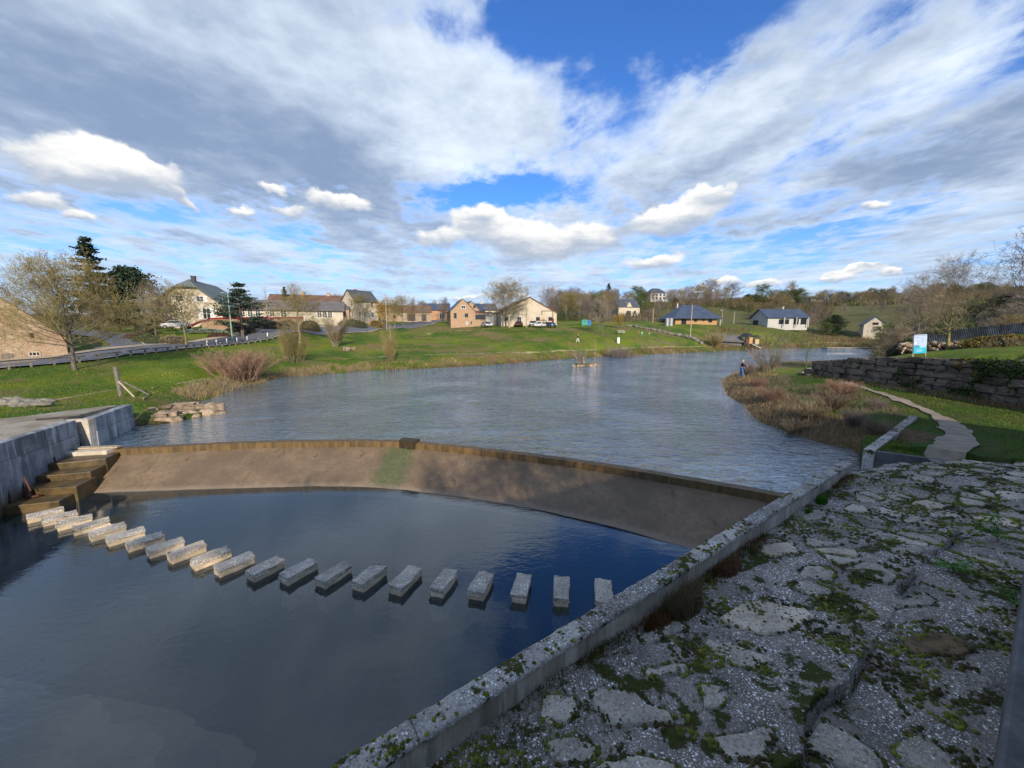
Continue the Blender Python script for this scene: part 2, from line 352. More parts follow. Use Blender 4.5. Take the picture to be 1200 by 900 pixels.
def m_apron():
    m, T, b = new_mat('apron'); p = obj_pos(T)
    n = T.noise(p, 0.8, 6, 0.65); f = T.noise(p, 7, 6, 0.72); s = T.noise(T.mp(p, rot=(0, 0, R(20)), sc=(1, 0.35, 0.35)), 3.0, 6, 0.75)
    c = T.mix(T.ss(n, 0.35, 0.65), (0.125, 0.089, 0.052), (0.20, 0.142, 0.084))
    c = T.mix(T.ss(f, 0.4, 0.65, 0, 0.7), c, (0.12, 0.082, 0.052))
    c = T.mix(T.ss(s, 0.57, 0.68, 0, 0.7), c, (0.05, 0.038, 0.028))
    fl = T.vor(p, 6, 'F1'); c = T.mix(T.ss(fl, 0.07, 0.04, 0, 0.8), c, (0.03, 0.022, 0.015))
    x, y, z = T.sep(p)
    # algae below the notch, spreading down the slope
    xx = T.m('ADD', T.m('ADD', x, 4.9), T.m('MULTIPLY', T.m('SUBTRACT', T.noise(p, 3, 4, 0.7), 0.5), 0.8))
    g = T.m('MULTIPLY', T.ss(T.m('ABSOLUTE', xx), 0.95, 0.35), T.ss(f, 0.3, 0.6, 0.45, 1))
    c = T.mix(T.m('MULTIPLY', g, 0.85), c, (0.055, 0.085, 0.025))
    # tide mark at the foot
    c = T.mix(T.ss(T.m('ADD', z, T.m('MULTIPLY', f, 0.12)), -1.02, -0.92, 0.7, 0), c, (0.22, 0.17, 0.12))
    T._in(b.inputs['Base Color'], c); b.inputs['Roughness'].default_value = 0.7
    T._in(b.inputs['Normal'], T.bump(T.m('ADD', f, T.m('MULTIPLY', s, 0.6)), 0.5, 0.03)); return m
m_apron()
def m_crest():
    m, T, b = new_mat('crest'); p = obj_pos(T)
    n = T.noise(T.mp(p, sc=(1, 1, 0.2)), 6, 6, 0.7)
    c = T.mix(T.ss(n, 0.35, 0.65), (0.06, 0.040, 0.016), (0.17, 0.105, 0.036))
    c = T.mix(T.ss(T.noise(p, 22, 5, 0.7), 0.45, 0.65, 0, 0.6), c, (0.08, 0.055, 0.02))
    T._in(b.inputs['Base Color'], c); b.inputs['Roughness'].default_value = 0.6
    T._in(b.inputs['Normal'], T.bump(T.noise(p, 20, 5, 0.7), 0.6, 0.03)); return m
m_crest()
simple('notch', (0.055, 0.038, 0.02), 0.6, 0.5, 6, 0.5, 20)
simple('wet_step', (0.115, 0.078, 0.032), 0.45, 0.55, 2.5, 0.5, 14, spec=0.5)

def m_water(name, deep, scale_l, bump_l, see=0.0, rough=0.03, wind=R(10), soft=1.0, boost=1.50, pw=0.60):
    m, T, b = new_mat(name); p = obj_pos(T)
    T.n.remove(b); out = T.n['Material Output']
    w1 = T.noise(T.mp(p, rot=(0, 0, wind), sc=(0.45, 1.0, 1)), scale_l, 3, 0.55, 1.0)
    w2 = T.noise(T.mp(p, rot=(0, 0, wind + R(28)), sc=(0.5, 1.0, 1)), scale_l * 3.0, 4, 0.6, 0.3)
    big = T.noise(p, 0.13, 4, 0.6, 0.5)
    amp = T.ss(big, 0.34, 0.66, 0.45 * soft, 1.0)
    h = T.m('MULTIPLY', T.m('ADD', w1, T.m('MULTIPLY', w2, 0.6)), amp)
    nrm = T.bump(h, 1.0, bump_l)
    gl = T.n.new('ShaderNodeBsdfGlossy'); gl.inputs['Roughness'].default_value = rough; gl.inputs['Color'].default_value = (0.90, 0.96, 1.0, 1); T.l.new(nrm, gl.inputs['Normal'])
    fr = T.n.new('ShaderNodeFresnel'); fr.inputs[0].default_value = 1.333; T.l.new(nrm, fr.inputs['Normal']); frm = T.m('MULTIPLY', T.m('POWER', fr.outputs[0], pw), boost, clamp=True)
    di = T.n.new('ShaderNodeBsdfDiffuse'); T._in(di.inputs[0], T.mix(T.ss(big, 0.3, 0.7), deep, tuple(v * 0.7 for v in deep)))
    body = di.outputs[0]
    if see:
        tr = T.n.new('ShaderNodeBsdfTransparent'); tr.inputs[0].default_value = (0.75, 0.80, 0.78, 1)
        mx = T.n.new('ShaderNodeMixShader'); mx.inputs[0].default_value = see
        T.l.new(body, mx.inputs[1]); T.l.new(tr.outputs[0], mx.inputs[2]); body = mx.outputs[0]
    mm = T.n.new('ShaderNodeMixShader'); T.l.new(frm, mm.inputs[0]); T.l.new(body, mm.inputs[1]); T.l.new(gl.outputs[0], mm.inputs[2])
    T.l.new(mm.outputs[0], out.inputs[0]); return m
m_water('lake_water', (0.030, 0.056, 0.082), 1.7, 0.26, 0.0, 0.02)
m_water('pool_water', (0.030, 0.060, 0.080), 3.0, 0.006, 0.72, 0.01, R(-15), 0.6, 1.45, 0.82)

# ------------------------------------------------------------------ mesh helpers
def link(name, me, mat=None, parent=None, loc=None):
    if mat is not None and not me.materials:
        for q in (mat if isinstance(mat, (list, tuple)) else [mat]): me.materials.append(MATS[q])
    o = bpy.data.objects.new(name, me); col.objects.link(o)
    if parent is not None: o.parent = parent
    if loc is not None: o.location = loc
    return o
def tag(o, label=None, cat=None, group=None, kind=None):
    if label: o['label'] = label
    if cat: o['category'] = cat
    if group: o['group'] = group
    if kind: o['kind'] = kind
    return o
def empty(name, loc=(0, 0, 0), rz=0.0, label=None, cat=None, group=None):
    o = bpy.data.objects.new(name, None); col.objects.link(o); o.location = loc; o.rotation_euler = (0, 0, rz)
    o.empty_display_size = 0.3
    return tag(o, label, cat, group)
def copy_tree(o, parent=None):
    c_ = o.copy(); col.objects.link(c_)
    if parent is not None: c_.parent = parent
    for ch in o.children: copy_tree(ch, c_)
    return c_
def np_mesh(name, V, Fq, smooth=False, tint=None):
    """V (n,3); Fq (m,k) all faces with k corners; tint (n,3) point colours"""
    me = bpy.data.meshes.new(name); V = np.asarray(V, np.float32); Fq = np.asarray(Fq, np.int32); m_, k = Fq.shape
    me.vertices.add(len(V)); me.vertices.foreach_set('co', V.ravel())
    me.loops.add(m_ * k); me.loops.foreach_set('vertex_index', Fq.ravel())
    me.polygons.add(m_); me.polygons.foreach_set('loop_start', np.arange(0, m_ * k, k, dtype=np.int32))
    try: me.polygons.foreach_set('loop_total', np.full(m_, k, np.int32))
    except Exception: pass
    me.polygons.foreach_set('use_smooth', np.full(m_, smooth, bool))
    if tint is not None:
        a = me.color_attributes.new('tint', 'FLOAT_COLOR', 'POINT')
        a.data.foreach_set('color', np.c_[np.asarray(tint, np.float32), np.ones(len(V), np.float32)].ravel())
    me.update(calc_edges=True); return me
class MB:
    def __init__(s): s.v = []; s.f = []
    def add(s, vs, fs):
        b = len(s.v); s.v += [tuple(v) for v in vs]; s.f += [tuple(b + i for i in f) for f in fs]; return s
    def box(s, x0, x1, y0, y1, z0, z1):
        return s.add([(x0, y0, z0), (x1, y0, z0), (x1, y1, z0), (x0, y1, z0), (x0, y0, z1), (x1, y0, z1), (x1, y1, z1), (x0, y1, z1)],
                     [(0, 3, 2, 1), (4, 5, 6, 7), (0, 1, 5, 4), (1, 2, 6, 5), (2, 3, 7, 6), (3, 0, 4, 7)])
    def prism(s, poly, z0, z1):
        n = len(poly); return s.add([(x, y, z0) for x, y in poly] + [(x, y, z1) for x, y in poly],
                                    [tuple(range(n - 1, -1, -1)), tuple(range(n, 2 * n))] + [(i, (i + 1) % n, n + (i + 1) % n, n + i) for i in range(n)])
    def ext(s, poly, y0, y1):             # polygon in xz, extruded along y
        n = len(poly); return s.add([(x, y0, z) for x, z in poly] + [(x, y1, z) for x, z in poly],
                                    [tuple(range(n)), tuple(range(2 * n - 1, n - 1, -1))] + [(i, n + i, n + (i + 1) % n, (i + 1) % n) for i in range(n)])
    def tube(s, a, b_, r0, r1=None, n=8, cap=True):
        a = Vector(a); b_ = Vector(b_); r1 = r0 if r1 is None else r1; d = (b_ - a).normalized()
        u = d.orthogonal().normalized(); w = d.cross(u); vs = []
        for p, r in ((a, r0), (b_, r1)):
            for i in range(n):
                t = 2 * math.pi * i / n; vs.append(p + (u * math.cos(t) + w * math.sin(t)) * r)
        fs = [(i, (i + 1) % n, n + (i + 1) % n, n + i) for i in range(n)]
        if cap: fs += [tuple(range(n - 1, -1, -1)), tuple(range(n, 2 * n))]
        return s.add(vs, fs)
    def mesh(s, name, smooth=False):
        me = bpy.data.meshes.new(name); me.from_pydata([tuple(v) for v in s.v], [], s.f); me.update()
        if smooth: me.polygons.foreach_set('use_smooth', [True] * len(me.polygons))
        return me
    def build(s, name, mat, parent=None, smooth=False, bevel=0.0, loc=None):
        o = link(name, s.mesh(name, smooth), mat, parent, loc)
        if bevel:
            b = o.modifiers.new('bevel', 'BEVEL'); b.width = bevel; b.segments = 2; b.limit_method = 'ANGLE'
        return o
# value noise in numpy
_perm = np.random.default_rng(3).random((256, 256)).astype(np.float64)
def vnoise(x, y, sc=1.0, octv=4, rough=0.5, seed=0):
    x = np.asarray(x, float) * sc + seed * 17.3; y = np.asarray(y, float) * sc + seed * 9.1; t = 0; a = 1; s = 0
    for _ in range(octv):
        xi = np.floor(x).astype(int); yi = np.floor(y).astype(int); fx = x - xi; fy = y - yi
        fx = fx * fx * (3 - 2 * fx); fy = fy * fy * (3 - 2 * fy)
        g = lambda i, j: _perm[(xi + i) % 256, (yi + j) % 256]
        t = t + a * ((g(0, 0) * (1 - fx) + g(1, 0) * fx) * (1 - fy) + (g(0, 1) * (1 - fx) + g(1, 1) * fx) * fy)
        s += a; a *= rough; x = x * 2.03 + 5.1; y = y * 2.03 + 3.7
    return t / s
def seg_dist(X, Y, pts, closed=False):
    best = np.full(np.shape(X), 1e9); n = len(pts)
    for i in range(n if closed else n - 1):
        ax, ay = pts[i]; bx, by = pts[(i + 1) % n]; dx, dy = bx - ax, by - ay; L = dx * dx + dy * dy + 1e-12
        t = np.clip(((X - ax) * dx + (Y - ay) * dy) / L, 0, 1)
        best = np.minimum(best, np.hypot(X - ax - t * dx, Y - ay - t * dy))
    return best
def inside(X, Y, pts):
    r = np.zeros(np.shape(X), bool); n = len(pts)
    for i in range(n):
        ax, ay = pts[i]; bx, by = pts[(i + 1) % n]
        if ay == by: continue
        cnd = ((ay > Y) != (by > Y)) & (X < (bx - ax) * (Y - ay) / (by - ay) + ax); r ^= cnd
    return r
def curve(pts, step, closed=False):       # Catmull-Rom through points
    P_ = [np.array(p, float) for p in pts]; out = []; n = len(P_)
    for i in range(n - 1):
        p0 = P_[max(i - 1, 0)]; p1 = P_[i]; p2 = P_[i + 1]; p3 = P_[min(i + 2, n - 1)]
        k = max(1, int(np.linalg.norm(p2 - p1) / step))
        for j in range(k):
            t = j / k; out.append(0.5 * ((2 * p1) + (-p0 + p2) * t + (2 * p0 - 5 * p1 + 4 * p2 - p3) * t * t + (-p0 + 3 * p1 - 3 * p2 + p3) * t ** 3))
    out.append(P_[-1]); return np.array(out)

# ================================================================== THE SETTING
U = np.array([0.816, 0.578]); NRM = np.array([0.578, -0.816])      # along / across the parapet
PA0 = np.array([-1.70, 3.03]); PAR_L = 14.6
def par(s, t): q = PA0 + U * s + NRM * t; return (float(q[0]), float(q[1]))
CREST = [(-17.75, 15.25), (-16.49, 15.45), (-12.96, 16.17), (-9.47, 16.55), (-5.53, 16.60), (-4.25, 16.35), (-0.45, 15.11), (3.2, 13.6), (5.75, 12.25), (7.86, 11.04), (9.3, 10.1)]
TOE = [(-17.4, 13.6), (-16.04, 13.75), (-11.53, 14.14), (-6.7, 14.39), (-3.23, 13.83), (0.0, 12.76), (2.71, 11.5), (4.85, 10.18), (7.5, 8.3)]
WALL_A = [(-9.6, -7.7), (-16.96, 12.34), (-18.2, 15.7)]
WALL_B = [(-18.06, 16.3), (-19.37, 19.3)]
left_shore = [at(*q, 0) for q in [(205, 497), (240, 470), (266, 460), (290, 452), (312, 448), (332, 442), (366, 440), (440, 434), (520, 431), (600, 426), (660, 421), (720, 417),
                                  (800, 414), (870, 410), (920, 408), (1050, 407)]]
right_shore = [(118, 104), (80, 76), (62, 56)] + [at(*q, 0) for q in [(1010, 427), (959, 427), (915, 427), (880, 431), (852, 440), (844, 446), (846, 462), (867, 475), (877, 491), (915, 507), (953, 519), (988, 527)]]
end_shore = [(13.3, 14.6), (12.3, 13.0), par(15.0, 0.0)]
WATER = WALL_A + WALL_B + left_shore + right_shore + end_shore + [par(0, 0), par(-9, 0)]
nat_a = [WALL_B[1]] + left_shore; nat_b = right_shore
wal = [WALL_A, [WALL_A[-1], WALL_B[0], WALL_B[1]], [right_shore[-1]] + end_shore + [par(0, 0), par(-9, 0)]]

ctrl = []
def C_(px, py, z=None, d=None):
    if z is not None: x, y = at(px, py, z); ctrl.append((x, y, z))
    else: ctrl.append(atd(px, py, d))
for q in [(0, 497, 1.2), (60, 472, 1.05), (150, 475, 0.9), (150, 460, 0.95), (0, 466, 1.2), (230, 450, 0.9), (100, 455, 1.15), (300, 440, 1.0), (250, 425, 1.9), (200, 437, 1.5),
          (88, 430, 2.0), (0, 443, 1.5), (165, 417, 2.4), (340, 415, 1.9), (400, 420, 1.0), (340, 430, 0.9)]: C_(q[0], q[1], z=q[2])
for q in [(230, 407, 49), (300, 401, 60), (370, 394, 73), (430, 389, 88), (480, 384, 101), (510, 379, 114), (450, 402, 70), (500, 413, 60), (500, 398, 78), (600, 386, 92), (600, 399, 74),
          (600, 413, 61), (700, 385, 98), (700, 399, 80), (700, 410, 68), (760, 399, 86), (760, 386, 106), (820, 398, 96), (820, 380, 124), (900, 382, 122), (900, 397, 104), (1000, 386, 128),
          (1000, 402, 112), (540, 382, 108), (620, 381, 108), (650, 373, 150), (750, 372, 150), (780, 353, 260), (850, 353, 270), (850, 363, 200), (920, 352, 300), (950, 360, 240),
          (1000, 356, 300), (1060, 356, 340), (1150, 357, 320), (1200, 356, 320), (150, 395, 56), (205, 397, 60), (200, 386, 75), (90, 390, 72), (0, 386, 100), (150, 379, 150), (300, 378, 100),
          (250, 381, 72), (330, 381, 78), (400, 378, 95), (300, 372, 250), (450, 368, 230), (500, 366, 260), (100, 375, 300), (0, 375, 300), (0, 422, 38), (81, 412, 41), (600, 362, 300), (690, 356, 270),
          (1090, 385, 70), (1200, 378, 70), (1060, 392, 55), (350, 388, 70), (420, 380, 92)]: C_(q[0], q[1], d=q[2])
ctrl += [(27.6, 20, 3.35), (29, 26, 2.9), (32.5, 32, 2.9), (36, 42, 0.5), (35, 30, 3.5), (42, 30, 4.0), (34, 22, 3.7), (60, 35, 5.0), (45, 20, 4.2), (50, 46, 4.0), (75, 50, 6.0),
         (23.0, 20, 0.95), (24, 30, 0.85), (21, 25, 0.8), (18, 18, 0.8), (20, 12, 0.95), (27, 12, 1.3), (30, 6, 1.9), (22, 34, 0.75), (27, 44, 0.7), (28.5, 40, 0.8), (16, 22, 0.7),
         (12, 5, 1.7), (40, 0, 4), (3, -3, 3.2), (-4, -4, 2.5), (20, -12, 4), (0, -25, 4), (-30, -20, 3), (-30, 5, 1.6), (-25, 12, 1.25), (-23, 18, 1.1), (-60, 10, 3), (-80, 60, 5),
         (40, -60, 8), (-60, -80, 8), (0, -200, 14), (300, -100, 20), (-300, -100, 15), (-300, 150, 12), (400, 200, 28), (-250, 350, 20), (120, 60, 9), (160, 110, 14), (300, 260, 28),
         (0, 700, 30), (500, 600, 36), (-500, 600, 26), (900, 0, 30), (-900, 0, 25), (0, -900, 25), (0, 1200, 34), (900, 900, 38), (-900, 900, 28)]
ctrl = np.array(ctrl)
def _k(r): return np.sqrt(r * r + 1.5)
_n = len(ctrl); A = np.zeros((_n + 3, _n + 3))
_dd = np.hypot(ctrl[:, None, 0] - ctrl[None, :, 0], ctrl[:, None, 1] - ctrl[None, :, 1])
A[:_n, :_n] = _k(_dd) - 0.25 * np.eye(_n) * 1.0; A[:_n, _n:] = np.c_[np.ones(_n), ctrl[:, :2]]; A[_n:, :_n] = A[:_n, _n:].T
_w = np.linalg.solve(A, np.r_[ctrl[:, 2], 0, 0, 0])
def shore(X, Y):
    dn = np.minimum(seg_dist(X, Y, nat_a), seg_dist(X, Y, nat_b)); dw = np.minimum(np.minimum(seg_dist(X, Y, wal[0]), seg_dist(X, Y, wal[1])), seg_dist(X, Y, wal[2]))
    return dn, dw, inside(X, Y, WATER)
PAVE = [par(-5, 0.15), par(PAR_L + 0.2, 0.15), (11.6, 11.75), (14.4, 11.75), (18.5, 10.6), (19.5, 8.0), (9, 0.5), (3, -0.9), (-3, -3)]
RET = [par(-5, 3.95), par(7.2, 3.95)]     # retaining wall line beside the camera
_qa = at(1012, 527, 0.75); _qb = at(1113, 541, 0.75)
PIT = [(9.5, 11.5), (12.0, 11.5), (15.0, 11.0), (_qb[0] + .1, _qb[1] + .65), (_qa[0] + .75, _qa[1] + .55), (_qa[0] - .6, _qa[1] - .2)]
def wtop(y): return np.interp(y, [9, 20, 28, 33.6], [3.7, 3.35, 2.9, 2.15])
def H(X, Y):
    X = np.asarray(X, float); Y = np.asarray(Y, float); sh = X.shape; x = X.ravel(); y = Y.ravel(); z = np.empty(len(x))
    for i in range(0, len(x), 20000):
        a = x[i:i + 20000]; b = y[i:i + 20000]
        r = np.hypot(a[:, None] - ctrl[None, :, 0], b[:, None] - ctrl[None, :, 1])
        z[i:i + 20000] = _k(r) @ _w[:_n] + _w[_n] + _w[_n + 1] * a + _w[_n + 2] * b
    far = np.hypot(x, y)
    zt = wtop(y); zone = (y > 9) & (y < 34.3) & (x > 18) & (x < 60)
    z = np.where(zone & (x < 27.2), np.minimum(z, 0.85 + 0.02 * (x - 18)), z)
    z = np.where(zone & (x >= 27.2), np.where(x < 30, zt - 0.10, z), z)
    z = np.where((y >= 34.3) & (y < 62) & (x > 24) & (x / np.maximum(y, 1) < 1.02), np.minimum(z, 0.5), z)
    z = z + (vnoise(x, y, 0.25, 4, seed=2) - 0.5) * np.clip(far / 60, 0.12, 1.3) * 0.45
    z = z + (vnoise(x, y, 0.012, 3, seed=4) - 0.5) * np.clip((far - 150) / 100, 0, 1) * 3
    dn, dw, ins = shore(x, y)
    jit = (vnoise(x, y, 0.9, 3, seed=6) - 0.5) * 0.7
    lim = np.minimum(-0.12 + np.maximum(dn + jit * 0.6, 0) * 0.42, -0.12 + np.maximum(dw - 0.35, 0) * 4)
    z = np.maximum(np.minimum(z, lim), np.where(ins, -9, -0.12))
    z = np.where(ins, np.where(dw < 1e9, -0.12 - np.minimum(np.minimum(dn, dw), 4) * 0.55, z), z)
    pin = inside(x, y, [par(-9, -60), par(12, -60), par(12, 0), par(-9, 0)]) & ins & (y < 15)
    z = np.where(pin, -2.4, z)
    z = np.where(inside(x, y, PIT), -1.2, z)
    t = (x - PA0[0]) * NRM[0] + (y - PA0[1]) * NRM[1]; s = (x - PA0[0]) * U[0] + (y - PA0[1]) * U[1]
    pv = inside(x, y, PAVE) & (t < 3.9 + np.clip(s - 7, 0, 99) * 0.9)
    z = np.where(pv, np.minimum(z, 0.15), z)
    bank = (t > 4.0) & (s < 7) & (x < 40)
    z = np.where(bank, np.maximum(z, 3.2 - np.clip(s - 4.5, 0, 3) * 0.8), z)
    return z.reshape(sh)
def h1(x, y): return float(H(np.array([x]), np.array([y]))[0])
def hits(pts):                                            # pixels -> points on the ground
    out = []
    T_ = np.geomspace(6, 500, 500)
    for px, py in pts:
        dx, dy, dz = ray(px, py); zz_ = CZ + dz * T_ - H(dx * T_, dy * T_)
        i = int(np.argmax(zz_ < 0)) if (zz_ < 0).any() else len(T_) - 1
        i = max(i, 1); a, b = zz_[i - 1], zz_[i]; k = a / (a - b) if a != b else 0
        t = T_[i - 1] + (T_[i] - T_[i - 1]) * min(max(k, 0), 1); out.append((dx * t, dy * t))
    return out

# ---- ground
ang = np.r_[np.arange(-72, 72.01, 0.3), np.arange(75, 286, 3.0)]; ang = np.radians(ang)
rad = np.r_[0.0, np.geomspace(1.0, 1500, 330)]
TH, RR = np.meshgrid(ang, rad); GX = RR * np.sin(TH); GY = RR * np.cos(TH); GZ = H(GX, GY)
na, nr = len(ang), len(rad)
idx = np.arange(na * nr).reshape(nr, na); nx_ = np.roll(idx, -1, axis=1)
quads = np.stack([idx[:-1], idx[1:], nx_[1:], nx_[:-1]], -1).reshape(-1, 4)[:, ::-1]
dn, dw, ins = shore(GX.ravel(), GY.ravel()); gx, gy, gz = GX.ravel(), GY.ravel(), GZ.ravel()
def lerp(a, b, t): return a + (b - a) * np.clip(t, 0, 1)[:, None]
g1 = np.array([0.075, 0.15, 0.018]); g2 = np.array([0.20, 0.26, 0.026]); g3 = np.array([0.24, 0.20, 0.08]); br1 = np.array([0.27, 0.20, 0.11]); mud = np.array([0.05, 0.04, 0.028]); hill = np.array([0.145, 0.15, 0.06]); wood = np.array([0.13, 0.11, 0.06])
v1 = vnoise(gx, gy, 0.16, 5, 0.6, 1); v2 = vnoise(gx, gy, 0.5, 4, 0.6, 5); v3 = vnoise(gx, gy, 0.02, 4, 0.6, 8); dist = np.hypot(gx, gy)
tint = lerp(np.tile(g1, (len(gx), 1)), g2, (v1 - 0.38) * 4)
tint = lerp(tint, np.tile(g3, (len(gx), 1)), (v2 - 0.54) * 5)
far_bank = (gy > 44) & (gx > -25) & (dist < 125)
tint = lerp(tint, np.tile(br1, (len(gx), 1)), np.where(far_bank, (vnoise(gx, gy * 2.2, 0.11, 4, 0.6, 12) - 0.51) * 6, 0))
tint = lerp(tint, np.tile(br1, (len(gx), 1)), (1.9 - dn + (v2 - 0.5) * 3.2) * 0.8)
tint = lerp(tint, np.tile(mud, (len(gx), 1)), (0.35 - gz) * 3)
tint = lerp(tint, lerp(np.tile(hill, (len(gx), 1)), np.tile(wood, (len(gx), 1)), (v3 - 0.47) * 8), (dist - 125) / 25)
right = (gx > 10) & (gy < 46) & (gx < 26.4) & (dn > 0.5)
pz_ = np.where((gx > 10) & (gy < 46) & (gy > 14) & (gx < 32), (3.4 - dn) * 1.2, 0)
tint = np.where(right[:, None], lerp(np.tile(g1 * 0.75, (len(gx), 1)), np.array([0.10, 0.10, 0.03]), (v2 - 0.5) * 5), tint)
tint = lerp(tint, np.tile(np.array([.15, .11, .065]), (len(gx), 1)), pz_)
g_me = np_mesh('ground', np.c_[gx, gy, gz], quads, True, tint)
tag(link('ground', g_me, 'ground'), kind='structure')

# ---- water
def poly_obj(name, pts, z, mat):
    m_ = MB(); n = len(pts); m_.add([(x, y, z) for x, y in pts], [tuple(range(n))])
    me = m_.mesh(name); o = link(name, me, mat)
    if me.polygons[0].normal.z < 0: me.flip_normals()
    return tag(o, kind='structure')
crest_c = curve(CREST, 0.35); toe_c = curve(TOE, 0.35)
def offset(c_, d):
    t_ = np.gradient(c_, axis=0); t_ /= np.linalg.norm(t_, axis=1)[:, None]; return c_ + np.c_[-t_[:, 1], t_[:, 0]] * d
cb = offset(crest_c, 0.02)
lake_poly = [tuple(p) for p in cb] + [par(15.2, 0.1), (13.0, 12.6), (14.5, 12.5), (16, 18), (24, 30), (30, 42), (66, 52), (84, 74), (125, 104), (118, 118), (20, 90), (-24, 60), (-26, 40), (-21, 20), (-18.6, 16.0)]
poly_obj('lake_water', lake_poly, 0.0, 'lake_water')
pool_poly = [(-24, 14.6)] + [tuple(p) for p in offset(toe_c, 0.35)] + [par(12, 0.1), par(-8, 0.1), (-8.2, -13.5), (-23.5, -13.5)]
poly_obj('pool_water', pool_poly, -1.1, 'pool_water')
m_ = MB()
m_.add([(-24, -14, -3.0), (14, -14, -3.0), (14, 18, -3.0), (-24, 18, -3.0)], [(0, 1, 2, 3)])
simple('pool_mud', (0.035, 0.04, 0.032), 0.9, 0.5, 0.6)
tag(m_.build('pool_bed', 'pool_mud'), kind='structure')
# a pale silted ledge showing through the shallow water at the near left
sh_ = [at(*q, -1.1) for q in [(-60, 770), (20, 800), (95, 825), (175, 885), (235, 960), (150, 1100), (-300, 1000)]]
sc_ = curve([sh_[0]] + sh_[1:5], 0.15); sc_ = sc_ + ((vnoise(sc_[:, 0], sc_[:, 1], 1.1, 4, .6, 77) - .5) * .7)[:, None]
m_ = MB(); top = [(x, y, -1.19) for x, y in sc_] + [(sh_[5][0], sh_[5][1], -1.15), (-8.5, -6, -1.12), (sh_[0][0] - 1.5, sh_[0][1] - 3, -1.12)]
bot = [(x + 0.9, y + 0.9, -2.6) for x, y, z in top]; n = len(top)
m_.add(top + bot, [tuple(range(n))] + [(i, (i + 1) % n, n + (i + 1) % n, n + i) for i in range(n)])
simple('silt', (0.50, 0.38, 0.27), 0.9, 0.35, 1.0, 0.4, 8)
tag(m_.build('silt_ledge', 'silt'), kind='structure')

# ---- roads and footpaths, laid on the ground
def ribbon(name, c_, w, mat, lift=0.05, wfun=None, kind='structure', cross=3, zmin=-9, ragged=0):
    c_ = np.asarray(c_); t_ = np.gradient(c_, axis=0); t_ /= np.linalg.norm(t_, axis=1)[:, None]; nn = np.c_[-t_[:, 1], t_[:, 0]]
    ws = np.full(len(c_), w) if wfun is None else np.array([wfun(i / (len(c_) - 1)) for i in range(len(c_))])
    k = cross + 1; rows = [c_ + nn * (ws * (j / cross - 0.5))[:, None] for j in range(k)]
    if ragged:
        for sd_, r_i in ((1.0, 0), (-1.0, -1)): rows[r_i] = rows[r_i] + nn * ((vnoise(c_[:, 0], c_[:, 1], 1.6, 4, .65, 33 + r_i) - .5) * ragged * -sd_)[:, None]
    XY = np.stack(rows, 1).reshape(-1, 2); Z = np.maximum(H(XY[:, 0], XY[:, 1]) + lift, zmin)
    n_ = len(c_); id_ = np.arange(n_ * k).reshape(n_, k)
    q = np.stack([id_[:-1, :-1], id_[1:, :-1], id_[1:, 1:], id_[:-1, 1:]], -1).reshape(-1, 4)[:, ::-1]
    o = link(name, np_mesh(name, np.c_[XY, Z], q, True), mat)
    return tag(o, kind=kind)
simple('worn_grass', (0.30, 0.27, 0.13), 0.9, 0.3, 1.2)
road_px = [(-140, 447), (-60, 443), (0, 439), (83, 424), (165, 412), (230, 404), (300, 397.5), (370, 391.5), (430, 387), (480, 382.5)]
road_d = [28, 30, 32.5, 36, 43, 52, 64, 78, 92, 105]
road_c = curve([atd(px, py, d)[:2] for (px, py), d in zip(road_px, road_d)] + [(-25.5, 118), (-24, 135), (-30, 170)], 1.0)
ribbon('road', road_c, 6.2, 'asphalt', 0.10, cross=6)
side_c = curve([atd(150, 414, 44)[:2], atd(170, 407, 49)[:2], atd(150, 401.5, 55)[:2], atd(110, 399, 58)[:2], atd(60, 397, 62)[:2]], 0.8)
ribbon('side_road', side_c, 6.0, 'asphalt', 0.13, cross=6)
edge_far = offset(road_c, 3.35); edge_near = offset(road_c, -3.35)
ribbon('pavement', edge_far[:60], 1.6, 'footpath', 0.17)
ribbon('kerb', edge_far[60:], 0.5, 'kerb', 0.2)
ribbon('verge_kerb', edge_near, 0.3, 'kerb', 0.16)
ribbon('road_marking', offset(road_c, 2.5)[40:58], 0.12, 'paint_white', 0.125)
ribbon('road_marking', offset(side_c, 0.0)[3:12], 0.14, 'paint_white', 0.15)
def path_px(name, px, w, **k):
    c_ = curve(hits(px), 0.4); ph = rnd.uniform(0, 9); return ribbon(name, c_, w, 'worn_grass', 0.022, wfun=lambda t: w * (0.75 + .35 * math.sin(t * len(c_) * .33 + ph) + .2 * math.sin(t * len(c_) * .9)), **k)
path_px('footpath', [(400, 420.5), (450, 418), (520, 415.5), (600, 413), (660, 410.8), (730, 408.5), (800, 406.5), (870, 404.5), (930, 403), (1000, 402), (1060, 401)], 0.5)
path_px('footpath', [(60, 470), (100, 463), (130, 458), (160, 453)], 0.3)
path_px('footpath', [(205, 451), (225, 447), (247, 443.5)], 0.18)
path_px('footpath', [(500, 391.5), (520, 389), (545, 387.5), (570, 386.8)], 1.1)
simple('gravel', (0.29, 0.24, 0.18), 0.95, 0.3, 2.0, 0.6, 30)
gp = [at(*q, 0.85) for q in [(1106, 539), (1114, 530), (1121, 520), (1122, 511), (1112, 496), (1085, 481), (1040, 467), (995, 453), (962, 443), (948, 436), (960, 430.5)]]
ribbon('gravel_path', curve(gp, 0.12), 0.9, 'gravel', 0.05, zmin=.752, ragged=.38, wfun=lambda t: 0.38 + 0.55 * math.exp(-((t - 0.10) / 0.11) ** 2) + 1.1 * math.exp(-((t - 0.97) / 0.14) ** 2) + 0.2 * t + 0.12 * math.sin(t * 40) + .08 * math.sin(t * 93))

